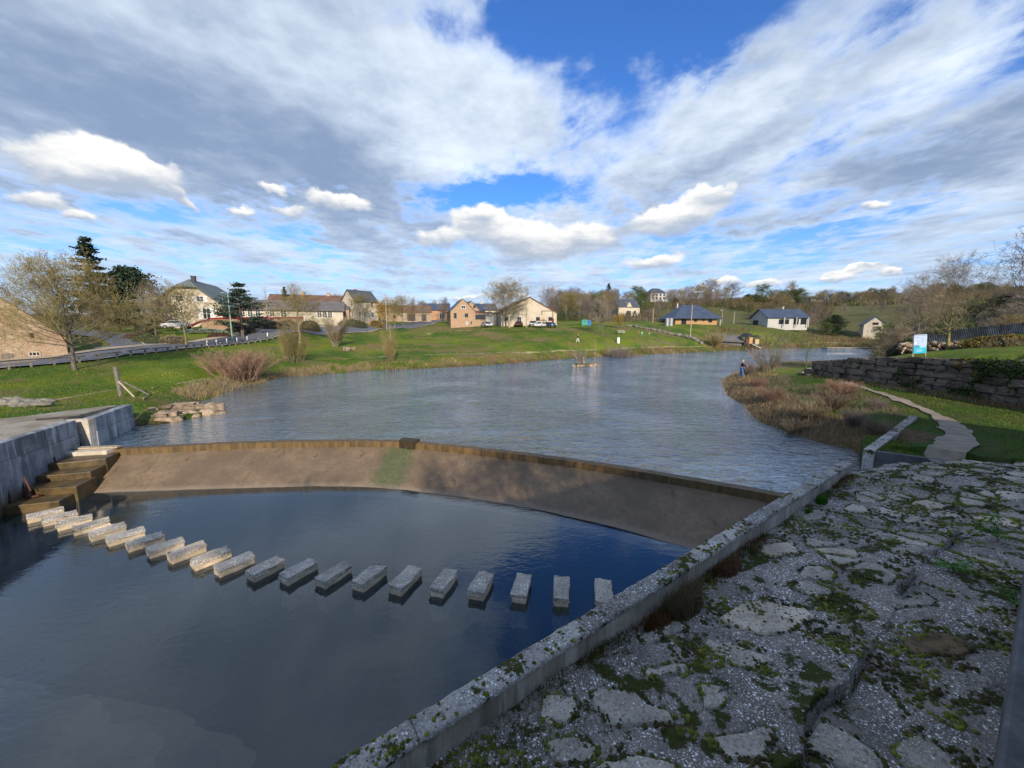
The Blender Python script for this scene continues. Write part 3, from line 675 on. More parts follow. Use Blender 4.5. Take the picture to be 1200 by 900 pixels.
# ================================================================== THE WEIR AND THE WALLS
weir = empty('weir', (-5, 15, -1.1), label='curved concrete weir with brown sloping apron between lake and lower pool', cat='weir')
def loft(name, rows, mat, parent, closed=True, smooth=False):
    rows = [np.asarray(r_) for r_ in rows]; k = len(rows); n_ = len(rows[0])
    V = np.stack(rows, 1).reshape(-1, 3) - np.array(parent.location if parent else (0, 0, 0)); id_ = np.arange(n_ * k).reshape(n_, k)
    a = id_ if not closed else np.c_[id_, id_[:, :1]]
    q = np.stack([a[:-1, :-1], a[1:, :-1], a[1:, 1:], a[:-1, 1:]], -1).reshape(-1, 4)[:, ::-1]
    return link(name, np_mesh(name, V, q, smooth), mat, parent)
def z3(c_, z): return np.c_[c_, np.full(len(c_), z)]
zc = 0.055 + (vnoise(crest_c[:, 0], crest_c[:, 1], 1.5, 2) - 0.5) * 0.03
nseg = len(crest_c)
ino, oto = offset(crest_c, 0.0), offset(crest_c, 0.34)
notch = (crest_c[:, 0] > -5.35) & (crest_c[:, 0] < -4.2)
loft('crest', [np.c_[ino, zc], np.c_[oto, zc], z3(oto, -0.9), z3(ino, -0.9)], 'crest', weir)
# apron, rippled slightly, from under the crest lip down past the waterline
tt = np.linspace(0, 1, nseg)
def resample(c_, n_):
    L = np.r_[0, np.cumsum(np.hypot(*np.diff(c_, axis=0).T))]; u = np.linspace(0, L[-1], n_); return np.c_[np.interp(u, L, c_[:, 0]), np.interp(u, L, c_[:, 1])]
N_ = 160; top_c = resample(offset(crest_c, -0.004), N_); bot_c = resample(toe_c, N_); rows = []
for j in range(14):
    t = j / 11.0; p = top_c + (bot_c - top_c) * t; z = -0.21 + (-1.10 + 0.21) * t
    zz_ = z + (vnoise(p[:, 0], p[:, 1], 2.2, 3) - 0.5) * 0.035; rows.append(np.c_[p, zz_])
loft('apron', rows, 'apron', weir, closed=False, smooth=True)
i0, i1 = np.where(notch)[0][[0, -1]]
nb = offset(crest_c, -0.05)[i0:i1 + 1]; nb2 = offset(crest_c, 0.40)[i0:i1 + 1]
o = loft('notch_block', [z3(nb, 0.14), z3(nb2, 0.14), z3(nb2, -0.5), z3(nb, -0.5)], 'notch', weir)
# end caps of the notch block
for a, b in ((nb[0], nb2[0]), (nb[-1], nb2[-1])):
    m_ = MB()
    d_ = (nb[1] - nb[0]) * 0.02; m_.add([(*(a - d_), -.5), (*(b - d_), -.5), (*(b - d_), .141), (*(a - d_), .141), (*(a + d_), -.5), (*(b + d_), -.5), (*(b + d_), .141), (*(a + d_), .141)],
                                        [(0, 1, 2, 3), (7, 6, 5, 4), (3, 2, 6, 7), (0, 3, 7, 4), (1, 5, 6, 2)])
    e_ = m_.build('notch_end', 'notch', None); e_.parent = weir; e_.location = -Vector(weir.location)
# driftwood on the apron and crest
def stick(name, px, py, z, L, rz, label, r=0.018, n=5, mat='wood_pale', cat='driftwood', seed=0, lift=0.03):
    x, y = at(px, py, z); q = random.Random(seed); m_ = MB(); p = Vector((0, 0, 0)); d = Vector((math.cos(rz), math.sin(rz), 0))
    for i in range(n):
        p2 = p + (d + Vector((q.uniform(-.25, .25), q.uniform(-.25, .25), q.uniform(-.05, .12)))) * L / n; m_.tube(p, p2, r * (1 - i / n * .6), r * (1 - (i + 1) / n * .6), 6)
        if q.random() < .5: m_.tube(p2, p2 + Vector((q.uniform(-1, 1), q.uniform(-1, 1), .3)) * L * .18, r * .4, r * .15, 5)
        p = p2
    return tag(m_.build(name, mat, loc=(x, y, z + lift)), label, cat)
stick('driftwood', 478, 572, -1.08, 0.75, 0.5, 'forked pale branch washed up at the foot of the weir apron', seed=3)
stick('driftwood', 905, 577, 0.05, 0.35, 1.3, 'small dark twig caught where the weir crest meets the parapet', 0.012, 5, 'bark', seed=5)
stick('driftwood', 628, 527, 0.05, 0.28, 1.0, 'thin twig standing up on the middle of the weir crest', 0.010, 4, 'bark', seed=6)
stick('driftwood', 290, 540, -0.55, 0.5, 0.5, 'dark stick lying across the sunlit left part of the apron', 0.014, 4, 'bark', seed=8, lift=0.05)
stick('driftwood', 368, 536, -0.42, 0.45, 1.4, 'brown stick lying upslope on the apron left of the algae', 0.014, 4, 'bark', seed=9, lift=0.04)

# left concrete walls
wl = empty('retaining_wall', (-17.5, 14, -1.1), label='tall streaked grey concrete wall beside the stepped spillway', cat='concrete wall')
def wall_run(a, b, z0a, z0b, z1a, z1b, th, name, mat, parent, side=-1, n=1):
    a = np.array(a); b = np.array(b); d = (b - a) / np.linalg.norm(b - a); nn = np.array([-d[1], d[0]]) * side * -1
    P4 = [a, b, b + nn * th, a + nn * th]; off = np.array(parent.location if parent else (0, 0, 0)); m_ = MB()
    za = [z0a, z0b, z0b, z0a]; zb = [z1a, z1b, z1b, z1a]
    m_.add([np.r_[p, z] - off for p, z in zip(P4, za)] + [np.r_[p, z] - off for p, z in zip(P4, zb)],
           [(3, 2, 1, 0), (4, 5, 6, 7), (0, 1, 5, 4), (1, 2, 6, 5), (2, 3, 7, 6), (3, 0, 4, 7)])
    return m_.build(name, mat, parent, bevel=0.015)
def lerp2(a, b, t): return (a[0] + (b[0] - a[0]) * t, a[1] + (b[1] - a[1]) * t)
# two cast lifts with the pour line between them
wall_run(WALL_A[0], WALL_A[2], -3, -3, 0.62, 0.62, 0.40, 'lower_lift', 'concrete_wall', wl)
wall_run(np.array(WALL_A[0]) + [-0.02, 0.0], np.array(WALL_A[2]) + [-0.02, 0.0], 0.625, 0.625, 1.25, 1.25, 0.38, 'upper_lift', 'concrete_wall', wl)
w2 = empty('retaining_wall', (-18.7, 17.8, 0), label='lower concrete wing wall running out to the rocks', cat='concrete wall')
wall_run(WALL_B[0], WALL_B[1], -1.5, -1.5, 0.62, 0.62, 0.40, 'lower_lift', 'concrete_wall', w2)
wall_run(np.array(WALL_B[0]) + [-0.02, 0], np.array(WALL_B[1]) + [-0.02, 0], 0.625, 0.625, 1.22, 1.22, 0.38, 'upper_lift', 'concrete_wall', w2)
wall_run((-19.6, 16.05), (-18.09, 16.28), -1.5, -1.5, 1.20, 1.20, 0.3, 'end_return', 'concrete_pale', w2, side=1)
m_ = MB()
for i in range(3): m_.box(-19.0, -18.25, 15.55 + i * .0, 16.02 - i * 0.12, -0.4 + i * .0, 0.05 + i * 0.2)
tag(m_.build('recess_steps', 'concrete_dark'), 'narrow concrete steps in the gap between the two left walls', 'steps')
# plaza slab behind the wall
pz = [(-10.1, -7.8), (-17.36, 12.2), (-18.55, 15.6), (-19.1, 16.0), (-19.75, 19.0), (-20.2, 18.8), (-21.4, 16.4), (-23.5, 14.2), (-30, 13.2), (-30, -7.8)]
m_ = MB(); m_.prism(pz, -0.5, 1.235); tag(m_.build('plaza', 'concrete_slab'), kind='structure')
stick('plank', 42, 493, 1.24, 1.1, 0.5, 'short dark timber lying on the concrete plaza above the left wall', 0.05, 1, 'wood_dark', 'plank', lift=0.05)
# stepped spillway
stp = empty('stepped_spillway', (-17, 13.5, -1.1), label='four broad ochre stained concrete steps beside the left wall', cat='steps')
def slab(parent, name, pts, z0, z1, mat, bevel=0.03):
    off = parent.location; m_ = MB(); m_.prism([(x - off[0], y - off[1]) for x, y in pts], z0 - off[2], z1 - off[2]); return m_.build(name, mat, parent, bevel=bevel)
def wx(y): return -16.96 - (y - 12.34) * 0.369 - 0.02
for z1, p0, p1, back in [(-0.80, (12.13), (-15.48, 12.45), 13.2), (-0.55, (12.92), (-15.57, 13.09), 13.9), (-0.30, 13.52, (-15.90, 13.90), 14.7), (-0.05, 14.10, (-16.08, 14.67), 15.35)]:
    yl = p0; slab(stp, 'step', [(wx(yl), yl - 0.15), p1, (p1[0] - 0.25, back + 0.1), (wx(back), back)], -2.5, z1, 'wet_step')
slab(stp, 'landing', [(wx(14.9), 14.85), (-16.55, 15.15), (-16.55, 15.85), (wx(15.6), 15.6)], -1.5, 0.10, 'concrete_pale')
pl = MB(); pl.box(-0.9, 0.9, -0.12, 0.12, 0, 0.06); o = pl.build('plank', 'wood_pale', loc=(-17.3, 15.45, 0.12)); o.rotation_euler = (0, 0, 0.12)
tag(o, 'pale plank lying across the landing at the weir end', 'plank')
# rusty sluice stubs
for (px, py, z, hgt, lab) in [(35, 583, -0.78, 0.75, 'tall rusty iron stub by the wall on the lowest step'), (67, 549, -0.29, 0.45, 'short rusty iron stub by the wall on the upper step')]:
    x, y = at(px, py, z); m_ = MB(); m_.tube((0, 0, 0), (-.05, 0, hgt), 0.05, 0.03, 8); m_.tube((0, 0, 0), (.28, .05, 0.06), 0.04, 0.04, 8); m_.box(-.09, .09, -.09, .09, 0, .03); m_.tube((-.05, 0, hgt * .95), (.14, -.05, hgt * .35), 0.022, 0.02, 6)
    tag(m_.build('iron_stub', 'metal_rust', loc=(x, y, z)), lab, 'iron fitting')

# stepping stones
def rough_block(name, lx, ly, lz, seed, n=(6, 12, 3), amp=0.012):
    q = np.random.default_rng(seed); me = bpy.data.meshes.new(name); import bmesh
    bm = bmesh.new(); bmesh.ops.create_cube(bm, size=1.0)
    bmesh.ops.scale(bm, vec=(lx, ly, lz), verts=bm.verts)
    bmesh.ops.bevel(bm, geom=bm.edges[:], offset=min(lx, ly, lz) * 0.07, segments=2, affect='EDGES', profile=0.6)
    bmesh.ops.subdivide_edges(bm, edges=[e for e in bm.edges if e.calc_length() > 0.25 * min(lx, ly)], cuts=2, use_grid_fill=True)
    for v in bm.verts: v.co += Vector(q.normal(0, amp, 3))
    bmesh.ops.recalc_face_normals(bm, faces=bm.faces); bm.to_mesh(me); bm.free(); return me
sp = [(53, 600), (70, 604), (87, 608.5), (107, 613), (126, 619), (147, 625), (170, 631), (194, 637.5), (219, 643), (247, 650), (275, 657), (311, 662), (350, 665.5), (391, 669), (433, 672), (475, 675.5), (520, 678), (564, 681.5), (611, 684.5), (658, 688), (707.5, 692)]
rzs = [38, 38, 38, 38, 38, 38, 38, 37, 36, 36, 36, 31, 29, 27, 25, 21, 17, 13, 10, 10, 13]
ordn = ['first', 'second', 'third', 'fourth', 'fifth', 'sixth', 'seventh', 'eighth', 'ninth', 'tenth', 'eleventh', 'twelfth']
tops = [rough_block('block_top', 0.365, 0.77, 0.08, s_) for s_ in range(5)]
sides = [rough_block('block_body', 0.345, 0.75, 0.75, s_ + 20) for s_ in range(3)]
for i, ((px, py), rz) in enumerate(zip(sp, rzs)):
    ztop = -0.895 + rnd.uniform(-0.012, 0.012); x, y = at(px, py, ztop)
    lab = (f'{ordn[i]} stepping stone out from the left wall steps, a low weathered block' if i < 10 else
           f'{ordn[20 - i]} stepping stone out from the right hand parapet, lichen spotted block in the pool')
    e = empty('stepping_stone', (x, y, ztop), -R(rz + rnd.uniform(-1.5, 1.5)), lab, 'stepping stone', 'stepping stones across the lower pool')
    e.scale = (rnd.uniform(.96, 1.05), rnd.uniform(.95, 1.05), 1)
    a = link('block_top', tops[i % 5], 'step_block', e, (0, 0, -0.04))
    b = link('block_body', sides[i % 3], 'block_side', e, (0, 0, -0.082 - 0.375))

# parapet on the near side of the pool
pp = empty('parapet', (float(PA0[0]), float(PA0[1]), 0), math.atan2(U[1], U[0]), 'low concrete parapet with lichened top running from the foreground to the lake', 'parapet')
# local x runs along it, local -y towards the camera side
m_ = MB(); m_.box(-8, 12.45, -0.255, 0.0, -3.2, 0.955); m_.box(12.452, PAR_L, -0.255, 0, -2.0, 0.955); m_.build('wall_face', 'concrete_pale', pp)
s0 = -8.0; k = 0
while s0 < PAR_L - 0.3:
    L = min(rnd.uniform(1.9, 2.5), PAR_L - s0 + 0.02); n_ = int(L / 0.035); m = 9
    xs = np.linspace(s0 + 0.006, s0 + L - 0.006, n_); ys = np.linspace(0.012, -0.272, m); XX, YY = np.meshgrid(xs, ys, indexing='ij')
    ZZ = 0.958 + (vnoise(XX, YY, 9, 4, .6, 2) - .4) * 0.035; ZZ[:, 0] -= .015; ZZ[:, -1] -= 0.012; YY = YY + (vnoise(XX, YY * 0, 6, 3, .6, 9) - .5) * 0.02
    V = np.stack([XX, YY, ZZ + 0.03], -1).reshape(-1, 3); id_ = np.arange(n_ * m).reshape(n_, m)
    q = np.stack([id_[:-1, :-1], id_[1:, :-1], id_[1:, 1:], id_[:-1, 1:]], -1).reshape(-1, 4)[:, ::-1]
    lo = V.copy(); lo[:, 2] = 0.93; ring = list(id_[:, 0]) + list(id_[-1, 1:]) + list(id_[-2::-1, -1]) + list(id_[0, -2:0:-1]); ring = np.array(ring); r2 = np.roll(ring, -1); nV = len(V)
    q = np.r_[q, np.c_[ring, r2, r2 + nV, ring + nV]]
    link('coping_slab', np_mesh('coping_slab', np.r_[V, lo], q, True), 'coping_top', pp); s0 += L; k += 1

# quay walls beyond the gap
qw = empty('quay_wall', (12.6, 13.3, 0), label='low dark concrete quay wall at the end of the grass, facing the paving', cat='quay wall')
q0 = at(1012, 527, 0.75); q1 = at(1113, 541, 0.75); q2 = at(1066, 490, 0.78)
wall_run(q0, q1, -1.5, -0.5, 0.75, 0.77, 0.16, 'front_wall', 'concrete_dark', qw, side=-1)
wall_run(q0, (q0[0] + 0.35 * (q2[0] - q0[0]), q0[1] + 0.35 * (q2[1] - q0[1])), -1.5, -1.5, 0.79, 0.82, 0.3, 'side_wall', 'coping_top', qw, side=1)
wall_run((q0[0] + 0.35 * (q2[0] - q0[0]), q0[1] + 0.35 * (q2[1] - q0[1])), q2, -1.5, -0.5, 0.82, 0.93, 0.3, 'side_wall', 'coping_top', qw, side=1)

# ================================================================== FOREGROUND PAVING
CRK = [at(*q, 1.0) for q in [(880, 930), (905, 888), (944, 868), (947, 822), (960, 803), (998, 786), (1001, 776), (1022, 745), (1048, 712), (1053, 684), (1072, 664), (1102, 640), (1114, 626), (1128, 606)]]
CRK2 = [at(*q, 1.0) for q in [(1056, 588), (1068, 592), (1082, 600), (1086, 612)]]
def side_of(X, Y, pts):
    best = np.full(np.shape(X), 1e9); sg = np.ones(np.shape(X)); al = np.zeros(np.shape(X)); acc = 0
    for i in range(len(pts) - 1):
        ax, ay = pts[i]; bx, by = pts[i + 1]; dx, dy = bx - ax, by - ay; L = dx * dx + dy * dy
        t = np.clip(((X - ax) * dx + (Y - ay) * dy) / L, 0, 1); d = np.hypot(X - ax - t * dx, Y - ay - t * dy)
        s_ = np.sign(dx * (Y - ay) - dy * (X - ax)); u = d < best
        best = np.where(u, d, best); sg = np.where(u, s_, sg); al = np.where(u, acc + t * math.sqrt(L), al); acc += math.sqrt(L)
    return best, sg, al, acc
def ZP(X, Y):
    X = np.asarray(X, float); Y = np.asarray(Y, float)
    t = (X - PA0[0]) * NRM[0] + (Y - PA0[1]) * NRM[1]; s = (X - PA0[0]) * U[0] + (Y - PA0[1]) * U[1]
    z = 0.60 + 0.095 * t + 0.05 * np.sin(s * 0.8 + 1) * np.clip(t, 0, 1.5) + np.clip(s - 12, 0, 5) * 0.012
    z = z + (vnoise(X, Y, 0.9, 3, .5, 21) - .5) * 0.17 + (vnoise(X, Y, 5, 5, .68, 22) - .5) * 0.055
    d, sg, al, L = side_of(X, Y, CRK)
    amp = np.clip(vnoise(al, al * 0, 1.8, 2, .5, 30) * 2.2 - 0.45, 0.12, 1) * np.clip(al / .3, 0, 1) * np.clip((L - al) / .5, 0, 1)
    z = z + np.where(sg > 0, 0.095 * np.exp(-d / 0.35), -0.06 * np.exp(-d / 0.30)) * amp
    z = z - np.where((sg <= 0) & (d < 0.035), 0.07 * amp, 0)
    d2, sg2, al2, L2 = side_of(X, Y, CRK2); z = z - np.where(d2 < 0.05, 0.10, 0)
    return z
PVR = [par(-5, 0.2), par(PAR_L + 0.25, 0.2), (11.55, 11.62), (14.3, 11.7), (15.6, 11.35), (18.4, 10.3), (19.5, 8.0), (9, 0.3), (3, -1.2), (-3, -3)]
ss_ = np.r_[np.arange(-4.6, 5, 0.024), np.arange(5, 20.5, 0.045)]; ts_ = np.r_[np.arange(0.2, 4.6, 0.024), np.arange(4.6, 11, 0.06)]
S_, T2 = np.meshgrid(ss_, ts_, indexing='ij'); X_ = PA0[0] + U[0] * S_ + NRM[0] * T2; Y_ = PA0[1] + U[1] * S_ + NRM[1] * T2
Z_ = ZP(X_, Y_); dd_, sg_, al_, _L = side_of(X_, Y_, CRK)
for rep in range(3):                       # jagged outer edge of the paving follows real positions, not the grid
    pass
ok = inside(X_, Y_, PVR) & ~((T2 > 4.02) & (S_ < 7.3))
id_ = np.arange(S_.size).reshape(S_.shape); okq = ok[:-1, :-1] & ok[1:, :-1] & ok[1:, 1:] & ok[:-1, 1:]
q = np.stack([id_[:-1, :-1], id_[1:, :-1], id_[1:, 1:], id_[:-1, 1:]], -1)[okq][:, ::-1]
used, inv = np.unique(q, return_inverse=True); V = np.stack([X_, Y_, Z_], -1).reshape(-1, 3)[used]
paving = tag(link('paving', np_mesh('paving', V, inv.reshape(q.shape), True), 'paving_mortar'), kind='structure')
# skirt so that the far edge of the paving has thickness over the gap
m_ = MB(); e0 = [par(PAR_L + 0.2, 0.2), (11.55, 11.60), (14.3, 11.68), (15.6, 11.33)]
for a, b in zip(e0[:-1], e0[1:]):
    za, zb = float(ZP(*a)), float(ZP(*b)); m_.add([(*a, za - .02), (*b, zb - .02), (b[0] - .05, b[1] - .15, -1.5), (a[0] - .05, a[1] - .15, -1.5)], [(0, 1, 2, 3)])
o = m_.build('paving_edge', 'concrete_dark'); tag(o, kind='structure')

EDGES = []
def flagstone(poly, seed, mat='paving_stone', up=0.016):
    q = random.Random(seed); n = len(poly); ctr = np.mean(poly, 0); pts = []
    for i in range(n):
        a, b = np.array(poly[i]), np.array(poly[(i + 1) % n])
        for t in ((0.12, 0.5, 0.88) if n < 6 else (0.2, 0.7)): pts.append(a + (b - a) * t + np.array([q.uniform(-1, 1), q.uniform(-1, 1)]) * 0.032)
    pts = np.array(pts); m = len(pts); EDGES.append(pts)
    rings = [(1.03, -0.05), (1.0, up * 0.35), (0.93, up), (0.55, up + q.uniform(0, 0.008))]; V = []
    for k_, dz in rings:
        p = ctr + (pts - ctr) * k_; V += [(x, y, float(z) + dz) for (x, y), z in zip(p, base_z(p))]
    c_ = (ctr[0], ctr[1], float(base_z(ctr[None])[0]) + up + 0.004); V.append(c_)
    fs = [(r_ * m + i, r_ * m + (i + 1) % m, (r_ + 1) * m + (i + 1) % m, (r_ + 1) * m + i) for r_ in range(3) for i in range(m)]
    fs += [(3 * m + i, 3 * m + (i + 1) % m, 4 * m) for i in range(m)]
    area = sum(pts[i][0] * pts[(i + 1) % m][1] - pts[(i + 1) % m][0] * pts[i][1] for i in range(m))
    if area < 0: fs = [f[::-1] for f in fs]
    me = bpy.data.meshes.new('paving_stone'); me.from_pydata(V, [], fs); me.update(); me.polygons.foreach_set('use_smooth', [True] * len(fs))
    o = link('paving_stone', me, mat, paving); return o
def base_z(p): return ZP(p[:, 0], p[:, 1])
m_mossy('paving_pale', (0.60, 0.50, 0.38), (0.7, 0.7, 0.66), (0.08, 0.085, 0.018), 0.05, 0.68)
simple('paving_brown', (0.17, 0.11, 0.06), 0.8, 0.6, 4, 0.8, 14)
EXPL = [([(690, 807), (738, 805), (755, 824), (790, 836), (787, 848), (715, 852), (700, 835)], 'paving_stone'), ([(842, 727), (865, 706), (911, 705), (954, 716), (940, 736), (905, 744)], 'paving_pale'),
        ([(824, 750), (859, 752), (911, 770), (882, 781), (842, 767)], 'paving_stone'), ([(819, 802), (856, 804), (850, 819), (827, 833)], 'paving_stone'), ([(752, 780), (801, 775), (808, 784), (764, 794)], 'paving_stone'),
        ([(746, 742), (795, 726), (804, 735), (757, 752)], 'paving_stone'), ([(700, 893), (742, 884), (792, 893), (795, 915), (700, 915)], 'paving_stone'), ([(1053, 748), (1082, 740), (1125, 744), (1149, 761), (1111, 768), (1065, 767)], 'paving_brown'),
        ([(637, 817), (669, 813), (679, 838), (657, 848), (636, 842)], 'paving_stone'), ([(880, 640), (925, 634), (940, 645), (900, 652)], 'paving_pale'), ([(840, 860), (905, 850), (900, 880), (850, 890)], 'paving_stone'),
        ([(925, 600), (965, 596), (970, 606), (935, 610)], 'paving_stone'), ([(1040, 700), (1085, 694), (1100, 706), (1052, 714)], 'paving_stone'), ([(640, 870), (680, 860), (700, 872), (690, 890), (650, 893)], 'paving_stone')]
cent = []; nst = 0
for i, (pl_, mt_) in enumerate(EXPL):
    pw = [at(*q, 0.93) for q in pl_]; pw = [at(*q, float(ZP(*w)) + 0.01) for q, w in zip(pl_, pw)]
    flagstone(pw, i, mt_); c_ = np.mean(pw, 0); cent.append((c_[0], c_[1], max(np.hypot(*(np.array(p) - c_)) for p in pw)))
seeds = []
for a in np.arange(-3, 19, 0.62):
    for b in np.arange(0.55, 8.5, 0.55): seeds.append(np.array(par(a + rnd.uniform(-.25, .25), b + rnd.uniform(-.2, .2))))
def clip_cell(c_, others):
    poly = [c_ + np.array([math.cos(k_ * math.pi / 4), math.sin(k_ * math.pi / 4)]) * 0.55 for k_ in range(8)]
    for o_ in others:
        mid = (c_ + o_) / 2; d = (o_ - c_); out = []
        for i in range(len(poly)):
            a, b = poly[i], poly[(i + 1) % len(poly)]; fa, fb = np.dot(a - mid, d), np.dot(b - mid, d)
            if fa <= 0: out.append(a)
            if fa * fb < 0: out.append(a + (b - a) * fa / (fa - fb))
        poly = out
        if len(poly) < 3: break
    return poly
sa_ = np.array(seeds)
for i, c_ in enumerate(seeds):
    if nst > 150 or rnd.random() < 0.42: continue
    if not inside(np.array([c_[0]]), np.array([c_[1]]), PVR)[0]: continue
    tl = float(np.dot(c_ - PA0, NRM)); sl = float(np.dot(c_ - PA0, U))
    if tl > 3.7 and sl < 7.6: continue
    if c_[1] < 0.8 or c_[0] / c_[1] > 1.45 or tl < 0.55 or any(math.hypot(c_[0] - a, c_[1] - b) < r_ + 0.24 for a, b, r_ in cent): continue
    if float(side_of(c_[0], c_[1], CRK)[0]) < 0.26: continue
    nb_ = [o_ for j, o_ in enumerate(seeds) if j != i and np.hypot(*(o_ - c_)) < 1.15]; poly = clip_cell(c_, nb_)
    if len(poly) < 4: continue
    sc_k = rnd.uniform(0.62, 0.86); poly = [c_ + (p - c_) * sc_k for p in poly]; flagstone(poly, 100 + i, rnd.choice(['paving_stone'] * 12 + ['paving_pale']), rnd.uniform(0.008, 0.030)); nst += 1

pme = paving.data; pco = np.empty(len(pme.vertices) * 3, np.float32); pme.vertices.foreach_get('co', pco); pco = pco.reshape(-1, 3)
for P__ in EDGES:                          # recess the mortar round every flagstone
    lo, hi = P__.min(0) - .09, P__.max(0) + .09; k = np.where((pco[:, 0] > lo[0]) & (pco[:, 0] < hi[0]) & (pco[:, 1] > lo[1]) & (pco[:, 1] < hi[1]))[0]
    if len(k): pco[k, 2] -= 0.028 * np.exp(-(seg_dist(pco[k, 0], pco[k, 1], [tuple(p) for p in P__], True) / 0.035) ** 2)
pme.vertices.foreach_set('co', pco.ravel()); pme.update()
# ---- small things growing or lying on the paving
def scatter_pave(n, tmax=8, smin=-3, smax=18, near=True):
    s_ = nrg.uniform(smin, smax, n); t_ = nrg.uniform(0.3, tmax, n); x = PA0[0] + U[0] * s_ + NRM[0] * t_; y = PA0[1] + U[1] * s_ + NRM[1] * t_
    k = inside(x, y, PVR) & (y > 0.9) & (x / np.maximum(y, .1) < 1.5) & ~((t_ > 3.9) & (s_ < 7.3)); return x[k], y[k]
def domes(x, y, z, r, h, tint, jit=0.25):
    n = len(x); k = 7; a = np.linspace(0, 2 * np.pi, k, endpoint=False)[None] + nrg.uniform(0, 6, (n, 1))
    ring = lambda f, zf: np.stack([x[:, None] + np.cos(a) * r[:, None] * f * (1 + nrg.uniform(-jit, jit, (n, k))), y[:, None] + np.sin(a) * r[:, None] * f * (1 + nrg.uniform(-jit, jit, (n, k))), np.repeat((z + h * zf)[:, None], k, 1)], -1)
    V = np.concatenate([ring(1.0, -0.35), ring(0.75, 0.62), np.stack([x, y, z + h], -1)[:, None]], 1); m = 2 * k + 1; b = (np.arange(n) * m)[:, None]
    i = np.arange(k); j = (i + 1) % k
    q = np.stack([np.stack([b + i, b + j, b + k + j], -1), np.stack([b + i, b + k + j, b + k + i], -1), np.stack([b + k + i, b + k + j, np.repeat(b + 2 * k, k, 1)], -1)], 1).reshape(-1, 3)
    return V.reshape(-1, 3), q, np.repeat(tint, m, 0)
def cols(n, a, b, t=None, dark=0.35):
    t = nrg.random(n) if t is None else t; c_ = np.array(a)[None] * (1 - t[:, None]) + np.array(b)[None] * t[:, None]
    return c_ * (1 + nrg.uniform(-dark, dark, (n, 1)))
x, y = scatter_pave(90000, 8.5)
mf = vnoise(x, y, 1.5, 5, 0.62, 41); near_ = np.hypot(x, y)
k = (mf > np.where(near_ > 8.5, 0.50, 0.555)) & (nrg.random(len(x)) < np.clip(5.0 / near_, 0.25, 1) ** 1.2); x, y, mf = x[k], y[k], mf[k]; x, y, mf = x[:14000], y[:14000], mf[:14000]
r = nrg.uniform(0.010, 0.032, len(x)) * (0.8 + np.hypot(x, y) * 0.035)
ex = []; ey = []
for P__ in EDGES:
    for i in range(len(P__)):
        a, b_ = P__[i], P__[(i + 1) % len(P__)]
        for c__ in range(5): f__ = nrg.random(); ex.append(a[0] + (b_[0] - a[0]) * f__ + nrg.normal(0, .025)); ey.append(a[1] + (b_[1] - a[1]) * f__ + nrg.normal(0, .025))
ex = np.array(ex); ey = np.array(ey); k = vnoise(ex, ey, 2.2, 3, .6, 47) > .44; x = np.r_[x, ex[k]]; y = np.r_[y, ey[k]]; r = np.r_[r, nrg.uniform(0.010, 0.028, int(k.sum())) * (0.9 + np.hypot(ex[k], ey[k]) * .03)]
V, q, t_ = domes(x, y, ZP(x, y) + 0.008, r, r * nrg.uniform(0.35, 0.75, len(x)), cols(len(x), (0.045, 0.040, 0.012), (0.13, 0.14, 0.018), np.clip((vnoise(x, y, 2.5, 3, .6, 44) - .35) * 3, 0, 1)))
tag(link('moss', np_mesh('moss', V, q, True, t_), 'moss'), 'cushions of green and brown moss on the foreground paving', 'moss', kind='stuff')
# moss along the coping
n = 900; s_ = nrg.uniform(-4, PAR_L, n); v_ = vnoise(s_, s_ * 0, 1.3, 4, .6, 7); edge = nrg.random(n) < 0.65
off = np.where(edge, np.where(nrg.random(n) < 0.6, nrg.uniform(-0.26, -0.19, n), nrg.uniform(-0.05, 0.0, n)), nrg.uniform(-0.25, 0, n)); k = (v_ > 0.52) | (s_ < 1.2) & (nrg.random(n) < .5)
x = PA0[0] + U[0] * s_ - NRM[0] * off; y = PA0[1] + U[1] * s_ - NRM[1] * off; x, y, s_ = x[k], y[k], s_[k]; r = nrg.uniform(0.010, 0.030, len(x)) * (1 + s_ * .03)
V, q, t_ = domes(x, y, np.full(len(x), 0.992), r, r * 0.55, cols(len(x), (0.05, 0.055, 0.010), (0.15, 0.16, 0.015)))
tag(link('moss', np_mesh('coping_moss', V, q, True, t_), 'moss'), 'yellow green moss cushions along the edges of the parapet top', 'moss', kind='stuff')

def blades(P_, h, w, tint, lean=0.35, curl=0.5, dirn=None, segs=2):
    n = len(P_); a = nrg.uniform(0, 2 * np.pi, n); la = nrg.uniform(0, 2 * np.pi, n) if dirn is None else dirn
    ln = np.abs(nrg.normal(0, lean, n)); d = np.stack([np.cos(la) * ln, np.sin(la) * ln, np.ones(n)], -1); d /= np.linalg.norm(d, axis=1)[:, None]
    sx = np.stack([np.cos(a), np.sin(a), np.zeros(n)], -1) * (w / 2)[:, None]; h = np.asarray(h)[:, None]
    m1 = P_ + d * h * 0.55; tp = P_ + d * h + np.stack([np.cos(la), np.sin(la), -0.35 * np.ones(n)], -1) * h * curl * nrg.uniform(0, 0.6, (n, 1))
    V = np.stack([P_ - sx, P_ + sx, m1 - sx * 0.8, m1 + sx * 0.8, tp], 1).reshape(-1, 3); b = np.arange(n) * 5
    q = np.concatenate([np.stack([b, b + 1, b + 3], -1), np.stack([b, b + 3, b + 2], -1), np.stack([b + 2, b + 3, b + 4], -1)], 0)
    return V, q, np.repeat(tint, 5, 0)
def join(parts):
    V = []; Q = []; T_ = []; b = 0
    for v, q, t in parts: V.append(v); Q.append(q + b); T_.append(t); b += len(v)
    return np.concatenate(V), np.concatenate(Q), np.concatenate(T_)
